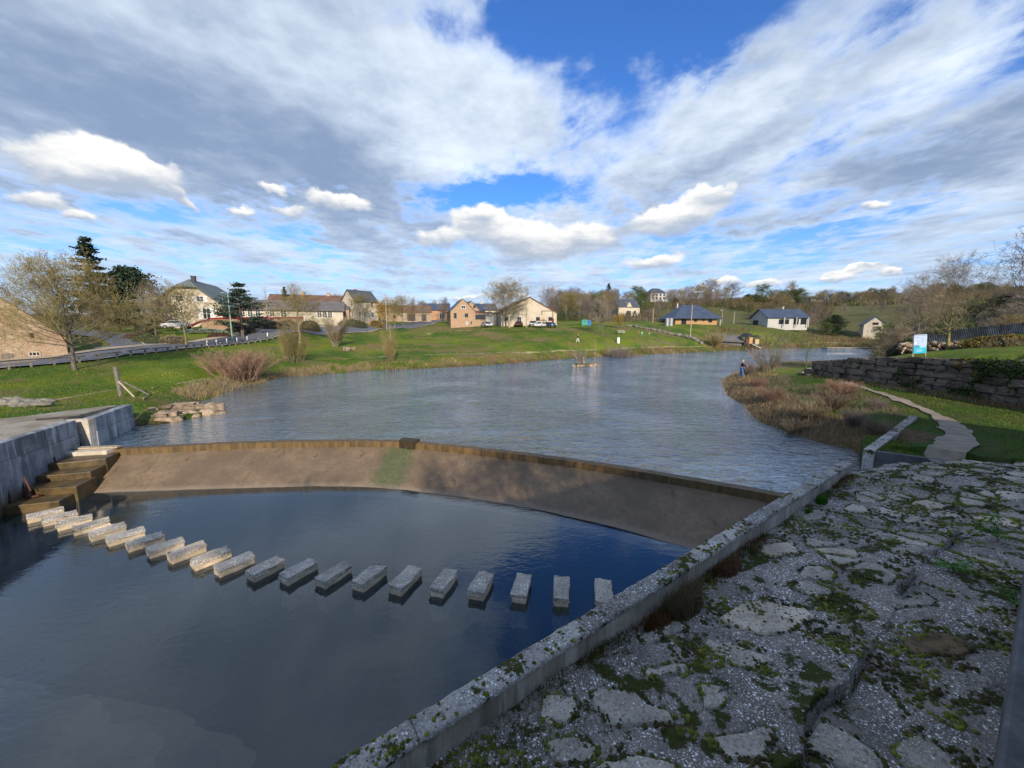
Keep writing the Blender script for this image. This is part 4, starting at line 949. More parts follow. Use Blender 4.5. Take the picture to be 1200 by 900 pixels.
def veg(name, parts, label, cat, kind='stuff', group=None, mat='blades'):
    V, Q, T_ = join(parts); return tag(link(name, np_mesh(name, V, Q, False, T_), mat), label, cat, group, kind)
# grass and red-brown herbs in the angle of parapet and paving
n = 7000; s_ = nrg.uniform(-3, 14.2, n); g_ = vnoise(s_, s_ * 0, 0.8, 3, .6, 3); t_ = 0.27 + np.abs(nrg.normal(0, 0.11, n)) * (1 + 1.5 * (s_ < 2.2))
k = (g_ > 0.42) | (s_ < 2.3); s_, t_ = s_[k], t_[k]; x = PA0[0] + U[0] * s_ + NRM[0] * t_; y = PA0[1] + U[1] * s_ + NRM[1] * t_; P_ = np.c_[x, y, ZP(x, y) - 0.01]; m = len(x)
rr = nrg.random(m); redp = vnoise(s_, s_ * 0, 1.7, 2, .5, 9) > 0.55
c_ = np.where((rr < 0.5)[:, None] & ~redp[:, None], cols(m, (0.03, 0.07, 0.012), (0.08, 0.15, 0.02)), np.where((rr < .8)[:, None], cols(m, (0.10, 0.03, 0.018), (0.16, 0.07, 0.03)), cols(m, (0.2, 0.15, 0.08), (0.3, 0.24, 0.13))))
veg('grass', [blades(P_, nrg.uniform(0.03, 0.11, m) * (1 + 0.5 * (s_ > 3)), nrg.uniform(0.003, 0.009, m) * (1 + np.clip(s_, 0, 9) * .1), c_, 0.6)], 'rough grass and reddish herbs along the foot of the parapet', 'grass')
def tuft(px, py, R_, Hh, n, ca, cb, name, label, cat, z=None, wd=0.008, lean=0.6):
    zz_ = 0.66 if z is None else z; x0, y0 = at(px, py, zz_); a = nrg.uniform(0, 6.28, n); rr_ = R_ * np.sqrt(nrg.random(n)); x = x0 + np.cos(a) * rr_; y = y0 + np.sin(a) * rr_
    tl = (x - PA0[0]) * NRM[0] + (y - PA0[1]) * NRM[1]; sh_t = np.maximum(.33 - tl, 0) * 1.6; x = x + NRM[0] * sh_t; y = y + NRM[1] * sh_t
    P_ = np.c_[x, y, ZP(x, y) - .01]; V, Q, T_ = blades(P_, nrg.uniform(.4, 1, n) * Hh, np.full(n, wd), cols(n, ca, cb), lean, .5, a)
    return tag(link(name, np_mesh(name, V, Q, False, T_), 'blades'), label, cat)
tuft(775, 694, 0.42, 0.50, 2200, (0.10, 0.07, 0.03), (0.20, 0.17, 0.09), 'dry_herb', 'bushy half dry herb clump against the parapet beside the last stepping stone', 'plant', wd=.009)
tuft(752, 712, 0.28, 0.26, 800, (0.12, 0.04, 0.02), (0.16, 0.09, 0.03), 'dry_herb', 'low russet herb clump just in front of the bushy one at the parapet', 'plant')
tuft(838, 660, 0.35, 0.28, 700, (0.14, 0.05, 0.03), (0.20, 0.13, 0.06), 'dry_herb', 'russet dry herb clump at the middle of the parapet foot', 'plant', wd=.012)
tuft(862, 636, 0.2, 0.2, 250, (0.08, 0.09, 0.03), (0.20, 0.16, 0.08), 'dry_herb', 'straw coloured grass clump at the parapet foot nearer the weir end', 'plant', wd=.012)
tuft(948, 583, 0.22, 0.22, 420, (0.03, 0.12, 0.01), (0.07, 0.22, 0.02), 'grass_tuft', 'bright green grass tuft at the parapet foot near the lake', 'grass tuft', wd=.014)
tuft(926, 594, 0.15, 0.14, 160, (0.03, 0.12, 0.01), (0.07, 0.20, 0.02), 'grass_tuft', 'small bright green tuft left of the larger one by the parapet', 'grass tuft', wd=.014)
# dead leaves and pebbles
def leafmesh(name, L, w):
    m_ = MB(); m_.add([(0, 0, 0), (L * .3, w * .5, .01), (L * .7, w * .38, .012), (L, 0, 0.02), (L * .7, -w * .38, .004), (L * .3, -w * .5, .003), (L * .3, 0, -.004), (L * .7, 0, -.004)],
                      [(0, 6, 1), (1, 6, 7, 2), (2, 7, 3), (0, 5, 6), (5, 4, 7, 6), (4, 3, 7)]); return m_.mesh(name, True)
lm = [leafmesh('dead_leaf', 0.075, 0.045), leafmesh('dead_leaf', 0.06, 0.028), leafmesh('dead_leaf', 0.09, 0.035)]
lp = [(1046, 737), (1037, 752), (1050, 682), (1088, 786), (1003, 824), (995, 748), (1000, 745), (1016, 723), (1038, 770), (1036, 781), (1100, 722), (1112, 716), (985, 775), (963, 776), (1046, 695), (890, 898), (1075, 700), (1060, 668), (948, 725), (1010, 862), (1028, 780), (1042, 765)]
for (px, py) in lp:
    w_ = at(px, py, .95); w_ = at(px, py, float(ZP(*w_)) + .02); o = link('dead_leaf', lm[rnd.randrange(3)], 'dead_leaf', None, (w_[0], w_[1], float(ZP(*w_)) + .022)); o.rotation_euler = (rnd.uniform(-.2, .2), rnd.uniform(-.2, .2), rnd.uniform(0, 6.28))
    tag(o, 'pale curled dead leaf lying on the foreground paving', 'leaf', 'dead leaves scattered on the paving')
n = 900; x, y = scatter_pave(n, 5.5); m = len(x); r = nrg.uniform(0.004, 0.016, m)
V, q, t_ = domes(x, y, ZP(x, y) + .004, r, r * .6, cols(m, (0.12, 0.11, 0.10), (0.45, 0.42, 0.38)), .35)
tag(link('grit', np_mesh('grit', V, q, False, t_), 'moss'), 'loose grit and small pebbles over the paving', 'grit', kind='stuff')
# the leafy plants in front of the grass, right
def leafy(px, py, z, hgt, n_st, label, seed, L=0.09):
    q = random.Random(seed); x0, y0 = at(px, py, z); zb = float(ZP(x0, y0)) if z > .5 else z; root = empty('leafy_plant', (x0, y0, zb), 0, label, 'plant')
    st_ = MB(); lf = MB()
    for i in range(n_st):
        a = q.uniform(0, 6.28); p = Vector((0, 0, -.02)); d = Vector((math.cos(a) * .35, math.sin(a) * .35, 1)).normalized(); hh = hgt * q.uniform(.6, 1.05)
        for j in range(6):
            p2 = p + d * hh / 6; st_.tube(p, p2, 0.004, 0.003, 4, False); d = (d + Vector((math.cos(a) * .16, math.sin(a) * .16, -.08))).normalized()
            if j > 1:
                for k_ in range(3):
                    la = q.uniform(0, 6.28); u = Vector((math.cos(la), math.sin(la), q.uniform(-.45, .25))).normalized(); w_ = u.cross(Vector((0, 0, 1))).normalized(); l_ = L * q.uniform(.7, 1.3); ww = l_ * .22
                    lf.add([p2, p2 + u * l_ * .35 + w_ * ww, p2 + u * l_ * .75 + w_ * ww * .6, p2 + u * l_ + Vector((0, 0, -l_ * .2)), p2 + u * l_ * .75 - w_ * ww * .6, p2 + u * l_ * .35 - w_ * ww], [(0, 1, 2, 3, 4, 5)])
            p = p2
    st_.build('stem', 'leaf_green', root); lf.build('leaves', 'leaf_bright', root); return root
leafy(1172, 622, 1.15, 0.62, 7, 'tall bright green leafy plant at the right edge above the paving', 1, .11)
leafy(1118, 655, 1.2, 0.40, 5, 'bright green leafy sprig with broad leaves on the mossy paving', 2, .12)
leafy(1196, 690, 1.3, 0.40, 5, 'small green leafy sprig at the extreme right edge of the paving', 3, .08)

# retaining wall and bank beside the camera
rw = empty('bank_wall', (par(0, 3.56)[0], par(0, 3.56)[1], 0.8), math.atan2(U[1], U[0]), 'smooth dark concrete wall beside the paving at the lower right corner', 'concrete wall')
m_ = MB(); m_.box(-7, 9.5, -0.45, 0, -0.4, 0.85); m_.build('wall_face', 'concrete_dark', rw, bevel=.03)

# unseen building added behind the camera to cast shade on the near bank
e_ = 9.6 / math.tan(SUN_EL)
mx0, my0 = -5.8 + math.sin(SUN_AZ) * e_, 12.1 - math.cos(SUN_AZ) * e_
caster = empty('shade_caster', (mx0 + .509 * 4.5, my0 - .861 * 4.5, 2.0), math.atan2(6.3, 10.65), 'long stone building added unseen behind the viewpoint to shade the near bank', 'building')
m_ = MB(); m_.box(-17, 24, -9, 0, -1, 7.6); m_.build('wall', 'caster_stone', caster)
m_ = MB(); m_.ext([(0.0, 7.6), (-4.5, 9.5), (-9.0, 7.6)], 0, 1); mm_ = MB()
mm_.add([(-17.4, .45, 7.45), (24.4, .45, 7.45), (24.4, -4.5, 9.6), (-17.4, -4.5, 9.6), (24.4, -9.45, 7.45), (-17.4, -9.45, 7.45), (-17.4, -4.5, 7.4), (24.4, -4.5, 7.4)], [(0, 1, 2, 3), (3, 2, 4, 5), (0, 3, 5), (1, 4, 2), (5, 4, 1, 0)])
mm_.build('roof', 'slate', caster)
for i in range(9):
    for zf in (0.8, 4.2):
        x_ = -15 + i * 4.6; m_ = MB(); m_.box(x_ - .6, x_ + .6, -.05, .06, zf + .2, zf + 1.9); w_ = m_.build('window', 'wood_grey', caster); m_ = MB(); m_.box(x_ - .5, x_ + .5, .0, .075, zf + .3, zf + 1.8); m_.build('pane', 'window_glass', w_)

# ================================================================== TREES AND PLANTS
def tubes_np(segs, k):
    s_ = np.array(segs, float); p0, p1, r0, r1 = s_[:, 0:3], s_[:, 3:6], s_[:, 6], s_[:, 7]; d = p1 - p0; d /= np.linalg.norm(d, axis=1)[:, None] + 1e-9
    ref = np.where(np.abs(d[:, 2:3]) > 0.9, [[1.0, 0, 0]], [[0, 0, 1.0]]); u = np.cross(d, ref); u /= np.linalg.norm(u, axis=1)[:, None]; w = np.cross(d, u)
    a = np.arange(k) * 2 * np.pi / k; off = u[:, None] * np.cos(a)[None, :, None] + w[:, None] * np.sin(a)[None, :, None]
    V = np.concatenate([p0[:, None] + off * r0[:, None, None], p1[:, None] + off * r1[:, None, None]], 1).reshape(-1, 3)
    b = (np.arange(len(s_)) * 2 * k)[:, None]; i = np.arange(k); j = (i + 1) % k
    q = np.stack([b + i, b + j, b + k + j, b + k + i], -1).reshape(-1, 4); return V, q
def grow(seed, Ht, Wd, clear=0.22, limbs=14, ang=(45, 75), levels=3, kids=(6, 5, 4), up=0.10, top=0.92, trunk_r=None, droop_low=False, env=lambda u: math.sin(math.pi * min(1, max(0, 0.18 + 0.80 * u))) , wob=0.16, tw=0.006, leader=True):
    q = random.Random(seed); tr = trunk_r or Ht * 0.022; T_ = []; B = []; ends = []
    pts = [Vector((0, 0, -0.3))]; n = 9
    for i in range(1, n + 1): pts.append(Vector((pts[-1].x + q.uniform(-1, 1) * Ht * 0.008, pts[-1].y + q.uniform(-1, 1) * Ht * 0.008, Ht * top * i / n)))
    def rad_at(h): return max(tw, tr * (1 - 0.93 * (h / (Ht * top))) ** 0.9)
    for a, b in zip(pts[:-1], pts[1:]):
        if leader or b.z < Ht * (clear + .25): T_.append((*a, *b, rad_at(max(a.z, 0)) * (1.25 if a.z < .1 else 1), rad_at(b.z)))
    def pt(h):
        f = h / (Ht * top) * n; i = min(n - 1, int(f)); return pts[i].lerp(pts[i + 1], f - i)
    def branch(p, d, L, r, lev):
        ns = 5 if lev == 0 else (3 if lev < levels - 1 else 2); kn = kids[min(lev, len(kids) - 1)]; cur = p; dd_ = d.copy(); path = [p]
        for i in range(ns):
            dd_ = (dd_ + Vector((q.uniform(-wob, wob), q.uniform(-wob, wob), q.uniform(-wob, wob) + up))).normalized(); nx = cur + dd_ * L / ns
            ra = r * (1 - i / ns * 0.8); rb = max(tw * .6, r * (1 - (i + 1) / ns * 0.8)); (T_ if lev == 0 and i < 3 else B).append((*cur, *nx, ra, rb)); cur = nx; path.append(cur)
            if lev < levels:
                for c_ in range(max(1, int(kn / ns + q.random()))):
                    if i == 0 and q.random() < .6: continue
                    ax = dd_.orthogonal(); ax.rotate(Matrix.Rotation(q.uniform(0, 6.28), 3, dd_)); cd_ = dd_.copy(); cd_.rotate(Matrix.Rotation(R(q.uniform(25, 60)), 3, ax))
                    branch(cur.lerp(path[-2], q.random() * .6), cd_, L * q.uniform(.34, .60) * (1 - .25 * i / ns), max(tw * .7, rb * .6), lev + 1)
        ends.append(cur)
    for i in range(limbs):
        u = (i + q.random()) / limbs; h = Ht * (clear + (top - clear) * u * 0.95); a = i * 2.4 + q.uniform(-.4, .4); L = Wd / 2 * env(u) * q.uniform(.85, 1.1) * (1.0 + 0.35 * u)
        an = R(ang[1] + (ang[0] - ang[1]) * u); an = an * q.uniform(.9, 1.1); L = min(L, Ht * 1.02 - h + L * .4)
        branch(pt(h), Vector((math.sin(an) * math.cos(a), math.sin(an) * math.sin(a), math.cos(an))), max(L, .3), max(tw * 1.5, rad_at(h) * .45), 0)
    return T_, B, ends
def leaf_cloud(pts, n_each, spread, size, q, flat=0.6):
    P_ = np.repeat(np.array([tuple(p) for p in pts]), n_each, 0); m = len(P_); P_ = P_ + q.normal(0, 1, (m, 3)) * np.array([spread, spread, spread * flat])
    a = q.normal(0, 1, (m, 3)); a /= np.linalg.norm(a, axis=1)[:, None]; b = q.normal(0, 1, (m, 3)); b = np.cross(a, b); b /= np.linalg.norm(b, axis=1)[:, None]; s_ = (size * q.uniform(.6, 1.3, m))[:, None]
    V = np.stack([P_ - a * s_, P_ + b * s_ * .6, P_ + a * s_, P_ - b * s_ * .6], 1).reshape(-1, 3); return V, np.arange(4 * m).reshape(-1, 4)
TREE = {}
def toph(me):
    a = np.empty(len(me.vertices) * 3, np.float32); me.vertices.foreach_get('co', a); return float(np.percentile(a[2::3], 99.7))
def tree_mesh(key, bark, crown, leaf=None, thick=1.0, **k):
    T_, B, ends = grow(**k); V, q = tubes_np(T_, 7); tm = np_mesh('trunk', V, q, True); tm.materials.append(MATS[bark])
    B = np.array(B); B[:, 6:8] *= thick; V, q = tubes_np(B, 3); cm = np_mesh('crown', V, q, False); cm.materials.append(MATS[crown]); lm_ = None
    if leaf:
        V, q = leaf_cloud(ends, leaf[1], leaf[2], leaf[3], np.random.default_rng(k['seed'])); lm_ = np_mesh('foliage', V, q, False); lm_.materials.append(MATS[leaf[0]])
    TREE[key] = (tm, cm, lm_, toph(cm)); return TREE[key]
def put_tree(key, px, py, d=None, hpx=None, label='', cat='tree', group=None, name='bare_tree', rz=None, sink=0.05, hgt=None, wf=1.0):
    """foot of the tree at this pixel; hpx = its height in the photograph's pixels"""
    if d is None: x, y = hits([(px, py)])[0]
    else: x, y, _ = atd(px, py, d)
    z = h1(x, y); Ht = TREE[key][3]
    dz_ = y * math.cos(PITCH) - (z - CZ) * math.sin(PITCH); sc_h = (hpx / F * dz_ * math.cos(PITCH) * 1.02 / Ht) if hpx else (hgt / Ht if hgt else 1)
    r = empty(name, (x, y, z - sink), rnd.uniform(0, 6.28) if rz is None else rz, label, cat, group); r.scale = (sc_h * wf, sc_h * wf, sc_h)
    tm, cm, lm_, _ = TREE[key]; link('trunk', tm, None, r); link('crown', cm, None, r)
    if lm_: link('foliage', lm_, None, r)
    return r
def conifer(key, seed, Ht, Wd, mat='needles', layers=16, per=7, tiers=1.0, gap=0.10, spread=0.16, leaf=0.14, bare=0.10, nleaf=9, shape=lambda u: 1 - u, tilt=-0.05):
    q = random.Random(seed); T_ = [(0, 0, -.3, 0, 0, Ht * .6, Ht * .022, Ht * .012), (0, 0, Ht * .6, 0, 0, Ht, Ht * .012, .01)]; B = []; pts = []
    for i in range(layers):
        u = i / (layers - 1); h = Ht * (bare + (0.98 - bare) * u); L0 = Wd / 2 * max(.06, shape(u))
        for j in range(per):
            a = q.uniform(0, 6.28); L = L0 * q.uniform(.55, 1.12); p = Vector((0, 0, h + q.uniform(-.3, .3) * Ht / layers)); d = Vector((math.cos(a), math.sin(a), tilt + q.uniform(-.1, .15))); n = 5
            for s_ in range(n):
                p2 = p + d * L / n; B.append((*p, *p2, .03 * (1 - s_ / n) * Ht / 8 + .01, .02 * (1 - s_ / n) * Ht / 8 + .006)); p = p2; d.z += 0.05
                if s_ > 0:
                    pts.append(p + Vector((q.uniform(-.12, .12), q.uniform(-.12, .12), 0)) * L)
        if i > layers - 4: pts.append(Vector((0, 0, h)))
    V, t_ = tubes_np(T_, 7); tm = np_mesh('trunk', V, t_, True); tm.materials.append(MATS['bark']); V, t_ = tubes_np(B, 3); cm = np_mesh('crown', V, t_, False); cm.materials.append(MATS['bark'])
    V, t_ = leaf_cloud(pts, nleaf, spread * Wd / 6, leaf, np.random.default_rng(seed), 0.35); lm_ = np_mesh('foliage', V, t_, False); lm_.materials.append(MATS[mat]); TREE[key] = (tm, cm, lm_, Ht)

olive_env = lambda u: 1.0 - 0.55 * u
tree_mesh('hero', 'bark', 'twig_olive', seed=11, Ht=9.4, Wd=13.0, clear=0.26, limbs=34, ang=(14, 84), kids=(13, 11, 6), up=0.07, top=0.85, env=olive_env, trunk_r=0.22, tw=0.015, wob=.13, thick=1.0, leaf=('leaf_green', 0, 0, 0) if False else None)
tree_mesh('olive_a', 'bark_olive', 'twig_olive', seed=12, Ht=8, Wd=7.2, clear=0.28, limbs=22, ang=(12, 66), kids=(11, 10, 5), up=0.09, env=lambda u: 1 - .35 * u, trunk_r=.15, tw=.011)
tree_mesh('olive_b', 'bark_pale', 'twig_olive', seed=13, Ht=8, Wd=7.0, clear=0.30, limbs=22, ang=(15, 62), kids=(12, 10, 5), up=0.09, env=lambda u: math.sin(math.pi * (.25 + .6 * u)), trunk_r=.14, tw=.012)
tree_mesh('bare_a', 'bark', 'twig_grey', seed=14, Ht=9, Wd=8, clear=0.25, limbs=20, ang=(15, 58), kids=(11, 10, 5), up=0.07, env=lambda u: 1 - .3 * u, trunk_r=.20, tw=.012)
tree_mesh('bare_b', 'bark', 'twig_brown', seed=15, Ht=9, Wd=7, clear=0.20, limbs=20, ang=(12, 50), kids=(11, 9, 5), up=0.08, env=lambda u: 1 - .4 * u, trunk_r=.2, tw=.014)
tree_mesh('bare_c', 'bark', 'twig_violet', seed=16, Ht=10, Wd=10, clear=0.22, limbs=22, ang=(18, 66), kids=(11, 10, 5), up=0.06, env=lambda u: 1 - .3 * u, trunk_r=.26, tw=.016)
tree_mesh('yellow', 'bark_yellow', 'twig_brown', seed=17, Ht=9, Wd=10.0, clear=0.24, limbs=24, ang=(14, 64), kids=(11, 10, 5), up=0.05, env=lambda u: 1 - .35 * u, trunk_r=.20, tw=.009)
tree_mesh('poplar', 'bark_pale', 'twig_grey', seed=18, Ht=10, Wd=3.4, clear=0.15, limbs=26, ang=(14, 34), kids=(6, 4), levels=2, up=0.10, env=lambda u: 1 - .4 * u, trunk_r=.13, tw=.012)
tree_mesh('sapling', 'bark_pale', 'twig_olive', seed=19, Ht=6, Wd=2.4, clear=0.16, limbs=20, ang=(14, 40), kids=(5, 4), levels=2, up=0.08, env=lambda u: 1 - .5 * u, trunk_r=.07, tw=.009)
tree_mesh('gold', 'bark', 'twig_gold', seed=20, Ht=6, Wd=6.4, clear=0.16, limbs=18, ang=(20, 64), kids=(7, 5, 3), up=0.04, env=lambda u: 1 - .25 * u, trunk_r=.14, tw=.014, leaf=('leaf_gold', 3, .22, .10))
tree_mesh('leafy', 'bark', 'twig_olive', seed=21, Ht=8, Wd=8, clear=0.10, limbs=20, ang=(20, 70), kids=(7, 5, 3), up=0.05, env=lambda u: 1 - .3 * u, trunk_r=.2, tw=.02, leaf=('leaf_green', 3, .28, .13))
conifer('spruce', 31, 12, 6.4, 'needles', 17, 8, shape=lambda u: (1 - u) ** .8, nleaf=10, leaf=.15)
conifer('spruce_b', 32, 9, 6.5, 'needles', 14, 9, shape=lambda u: (1 - u) ** .55, nleaf=12, leaf=.15, bare=.18)
conifer('pine', 33, 9, 7.6, 'needles_blue', 9, 10, shape=lambda u: (.75 + .35 * math.sin(u * 5)) * (1 - u) ** .45, nleaf=16, leaf=.13, bare=.22, spread=.18, tilt=0.10)
conifer('dome', 34, 7, 7.5, 'needles', 12, 12, shape=lambda u: math.sqrt(max(0.02, 1 - u * u)), nleaf=12, leaf=.16, bare=.12, spread=.3)

def multi_stem(key, seed, Ht, Wd, n, crown, bark='bark_olive', kids=(5, 3), tw=.008, lean=.5, levels=2, up=.05, base=.08):
    q = random.Random(seed); T_ = []; B = []
    for i in range(n):
        a = q.uniform(0, 6.28); r0 = q.uniform(0, base) * Wd; p = Vector((math.cos(a) * r0, math.sin(a) * r0, -.1)); d = Vector((math.cos(a) * lean * q.random(), math.sin(a) * lean * q.random(), 1)).normalized(); L = Ht * q.uniform(.7, 1.05); ns = 7; r = tw * 2.2
        for s_ in range(ns):
            p2 = p + d * L / ns; rb = r * (1 - (s_ + 1) / ns * .85); (T_ if s_ < 3 else B).append((*p, *p2, r * (1 - s_ / ns * .85), rb)); d = (d + Vector((q.uniform(-.12, .12), q.uniform(-.12, .12), up))).normalized()
            for c_ in range(kids[0] if s_ > 0 else 1):
                cd_ = (d + Vector((q.uniform(-1, 1), q.uniform(-1, 1), q.uniform(-.1, .6))) * .75).normalized(); l2 = L * q.uniform(.10, .24); e_ = p2 + cd_ * l2; B.append((*p2, *e_, rb * .55 + .002, .003))
                for g_ in range(kids[1]):
                    m__ = p2.lerp(e_, q.uniform(.3, 1)); B.append((*m__, *(m__ + (cd_ + Vector((q.uniform(-1, 1), q.uniform(-1, 1), q.uniform(-.3, .8))) * .6).normalized() * l2 * .5), .004, .002))
            p = p2
    V, t_ = tubes_np(T_, 5); tm = np_mesh('stems', V, t_, True); tm.materials.append(MATS[bark]); V, t_ = tubes_np(B, 3); cm = np_mesh('twigs', V, t_, False); cm.materials.append(MATS[crown]); TREE[key] = (tm, cm, None, toph(cm))
multi_stem('bush_red', 41, 3, 3.4, 80, 'twig_red', 'twig_red', (7, 4), .011, .75, up=-.01, base=.34)
multi_stem('bush_olive', 42, 4, 3, 26, 'twig_grey', 'bark_pale', (8, 4), .014, .8, up=-.01, base=.2)
multi_stem('wispy', 43, 4.5, 2.6, 40, 'twig_olive', 'bark_olive', (7, 4), .010, .25, base=.35)
multi_stem('bush_violet', 44, 2.6, 3, 50, 'twig_violet', 'twig_violet', (6, 3), .010, .9)
multi_stem('willow', 45, 3.4, 6, 70, 'twig_olive', 'twig_olive', (7, 4), .014, 1.3)
multi_stem('hazel', 46, 5, 5, 24, 'twig_brown', 'bark_pale', (11, 6), .020, .75, up=-.02)
multi_stem('bush_brown', 47, 2.0, 3.5, 60, 'twig_brown', 'twig_brown', (6, 4), .012, 1.3)

B_ = lambda *a, **k: put_tree(*a, name='bare_tree', **k)
put_tree('hero', 87, 430, 30, 132, 'wide spreading olive twigged tree beside the guard rail at the left', rz=0.6)
B_('olive_a', 219, 407.5, 47, 76, label='thin olive twigged tree at the roadside between the junction and the lamp post', wf=1.35)
B_('olive_b', 351, 398, 62, 60, label='round crowned olive tree with pale trunk in front of the long grey roofed building', wf=1.7)
put_tree('spruce', 116, 393, 64, 104, 'tall dark spruce rising behind the big spreading tree', 'conifer', name='spruce_tree', wf=1.45)
put_tree('spruce_b', 141, 392, 70, 66, 'dark pointed conifer on the left of the pair across the side road', 'conifer', name='spruce_tree')
put_tree('dome', 160, 392, 68, 70, 'broad dark evergreen right of the pointed conifer across the side road', 'conifer', name='evergreen_tree')
B_('bare_a', 183, 398, 58, 66, label='grey bare tree in front of the broad dark evergreen')
B_('bare_a', 120, 394, 60, 45, label='small bare tree below the tall spruce beside the side road')
put_tree('pine', 284, 387, 63, 60, 'spreading pine with layered boughs beside the half hipped gable house', 'conifer', name='pine_tree', rz=1.0, wf=1.5)
put_tree('poplar', 314, 384, 74, 50, 'slender bare tree just right of the layered pine', name='bare_tree')
put_tree('spruce', 336, 376, 100, 40, 'thin pointed conifer behind the long grey roof', 'conifer', name='spruce_tree')
B_('bare_a', 345, 376, 104, 44, label='bare tree rising behind the long grey roof beside the pointed conifer')
put_tree('hazel', 393, 412.5, 62, 37, 'many stemmed bare shrub tree on the grass bank left of the pale rock', 'shrub', name='bare_shrub')
B_('olive_b', 424, 378, 97, 36, label='olive tree in front of the cream gabled village house', wf=1.6)
put_tree('gold', 451, 382, 95, 34, 'tree with a few golden leaves beside the cream gabled house', name='golden_tree')
for i, (px, h, lab) in enumerate([(463, 36, 'leftmost olive tree of the roadside row right of the golden leaved tree'), (472, 38, 'pale trunked olive tree at the middle of the roadside row'), (484, 33, 'bare tree just before the road bend in the roadside row'), (496, 28, 'last small bare tree of the roadside row next to the bend')]):
    B_(['olive_b', 'olive_a', 'bare_b', 'bare_a'][i], px, 386 - i * 1.2, 97 + i * 4, h, label=lab, group='trees in a row along the village road')
B_('bare_b', 521, 376, 124, 28, label='bare tree beside the orange walled house at the road bend', wf=1.3)
B_('bare_a', 509, 374, 140, 22, label='small bare tree behind the road bend left of the orange walled house')
B_('olive_b', 597, 387.5, 100, 56, label='large bare tree with several stems in front of the wide gabled hall', wf=1.8)
B_('bare_a', 589, 387.5, 101, 52, label='grey bare tree directly left of the large one in front of the wide hall', wf=1.2)
put_tree('poplar', 617, 387.8, 97, 50, 'tall thin bare tree with pale trunk before the wide hall gable')
B_('bare_c', 641, 379, 140, 38, label='dark gnarled bare tree just right of the wide hall roof', wf=.8)
B_('bare_a', 706, 393, 88, 46, label='grey bare tree on the grass left of the picnic table', wf=1.1)
put_tree('gold', 725, 387, 104, 18, 'small orange gold leaved tree above the picnic table', name='golden_tree', wf=1.1)
put_tree('sapling', 697, 418, 67, 34, 'spindly sapling on the far bank right of the walking person')
put_tree('sapling', 459, 428.5, 53, 66, 'tall spindly sapling at the water edge of the far bank left of centre', rz=2)
put_tree('wispy', 458, 428.5, 52.6, 36, 'wispy twiggy shrub round the foot of the tall spindly sapling', 'shrub', name='bare_shrub')
put_tree('wispy', 345, 438, 45, 42, 'clump of tall wispy stems on the left bank', 'shrub', name='bare_shrub', wf=1.5)
put_tree('bush_red', 280, 446, 35, 36, 'rounded purple brown leafless bush on the left bank', 'bush', name='bare_bush', wf=1.5)
put_tree('bush_violet', 725, 416.5, 71, 22, 'dark violet brown bush at the far water edge below the white bin', 'bush', name='bare_bush', wf=1.4)
put_tree('bush_red', 742, 416.5, 72, 13, 'low russet bush right of the dark violet one at the far water edge', 'bush', name='bare_bush', wf=1.6)
put_tree('willow', 838, 402, 92, 20, 'fuzzy olive bush in front of the dark play mound', 'bush', name='bare_bush', wf=.8)
put_tree('sapling', 945, 430, 45, 46, 'bare sapling standing at the tip of the grassy point on the right', rz=1)
put_tree('bush_olive', 902, 434, 41, 32, 'spiky bare bush at the end of the grassy point on the right', 'bush', name='bare_bush', wf=1.3)
put_tree('bush_violet', 877, 441, 36.5, 17, 'dark low bush behind the angler on the right hand point', 'bush', name='bare_bush', wf=1.3)
put_tree('yellow', 1111, 405, 34, 112, 'bare tree with yellow lichened trunk on the raised lawn behind the sign', rz=2.2)
B_('bare_a', 1075, 399, 42, 88, label='leaning grey bare tree left of the yellow trunked one', rz=.4)
B_('bare_c', 1222, 398, 30, 150, label='large bare tree whose branches reach in at the upper right edge', wf=1.0, rz=.9)
put_tree('dome', 1172, 392, 62, 52, 'rounded dark evergreen behind the corrugated fence at the right', 'conifer', name='evergreen_tree')
for i, k_ in enumerate(np.arange(-15, 25, 2.6)):  # unseen trees added behind the camera; their twigs break up the building's shadow edge
    x = mx0 + .861 * k_ - .509 * rnd.uniform(-1.6, .2); y = my0 + .509 * k_ + .861 * rnd.uniform(-1.6, .2); key = ['bare_c', 'olive_b', 'bare_a', 'bare_b'][i % 4]; tm, cm, _, hh_ = TREE[key]; r_ = empty('bare_tree', (x, y, h1(x, y) - .1), rnd.uniform(0, 6), 'bare tree added unseen behind the viewpoint to soften the shade edge', 'tree', 'unseen bare trees added to soften the shade edge'); sc_t = rnd.uniform(6.4, 8.4) / hh_; r_.scale = (sc_t, sc_t, sc_t); link('trunk', tm, None, r_); link('crown', cm, None, r_)
# hillside and wood beyond
def hill_tree(key, px, py, d, hpx, label, group, wf=1.0, name='bare_tree'):
    return put_tree(key, px, py, d, hpx, label, 'tree', group, name, wf=wf)
GR = 'trees of the wood and hedges beyond the far bank'
hl = []
for px in range(646, 775, 3): hl.append((px + rnd.uniform(-3, 3), 374 - rnd.uniform(0, 5), rnd.uniform(140, 190), rnd.uniform(20, 34), rnd.choice(['bare_b', 'bare_a', 'olive_b', 'bare_c', 'leafy'])))
for px in range(650, 850, 6): hl.append((px + rnd.uniform(-5, 5), 363 - rnd.uniform(0, 4), rnd.uniform(190, 250), rnd.uniform(14, 22), rnd.choice(['bare_b', 'bare_a', 'bare_c', 'olive_b'])))
for i, (px, py, d, h, key) in enumerate(hl):
    if (721 < px < 750 and d < 175) or (720 < px < 749 and d < 158): continue
    if 755 < px < 781 and h > 15: h = 9
    hill_tree(key, px, py, d, h, 'brown leafless tree of the wood beyond the far bank', GR, rnd.uniform(.9, 1.3))
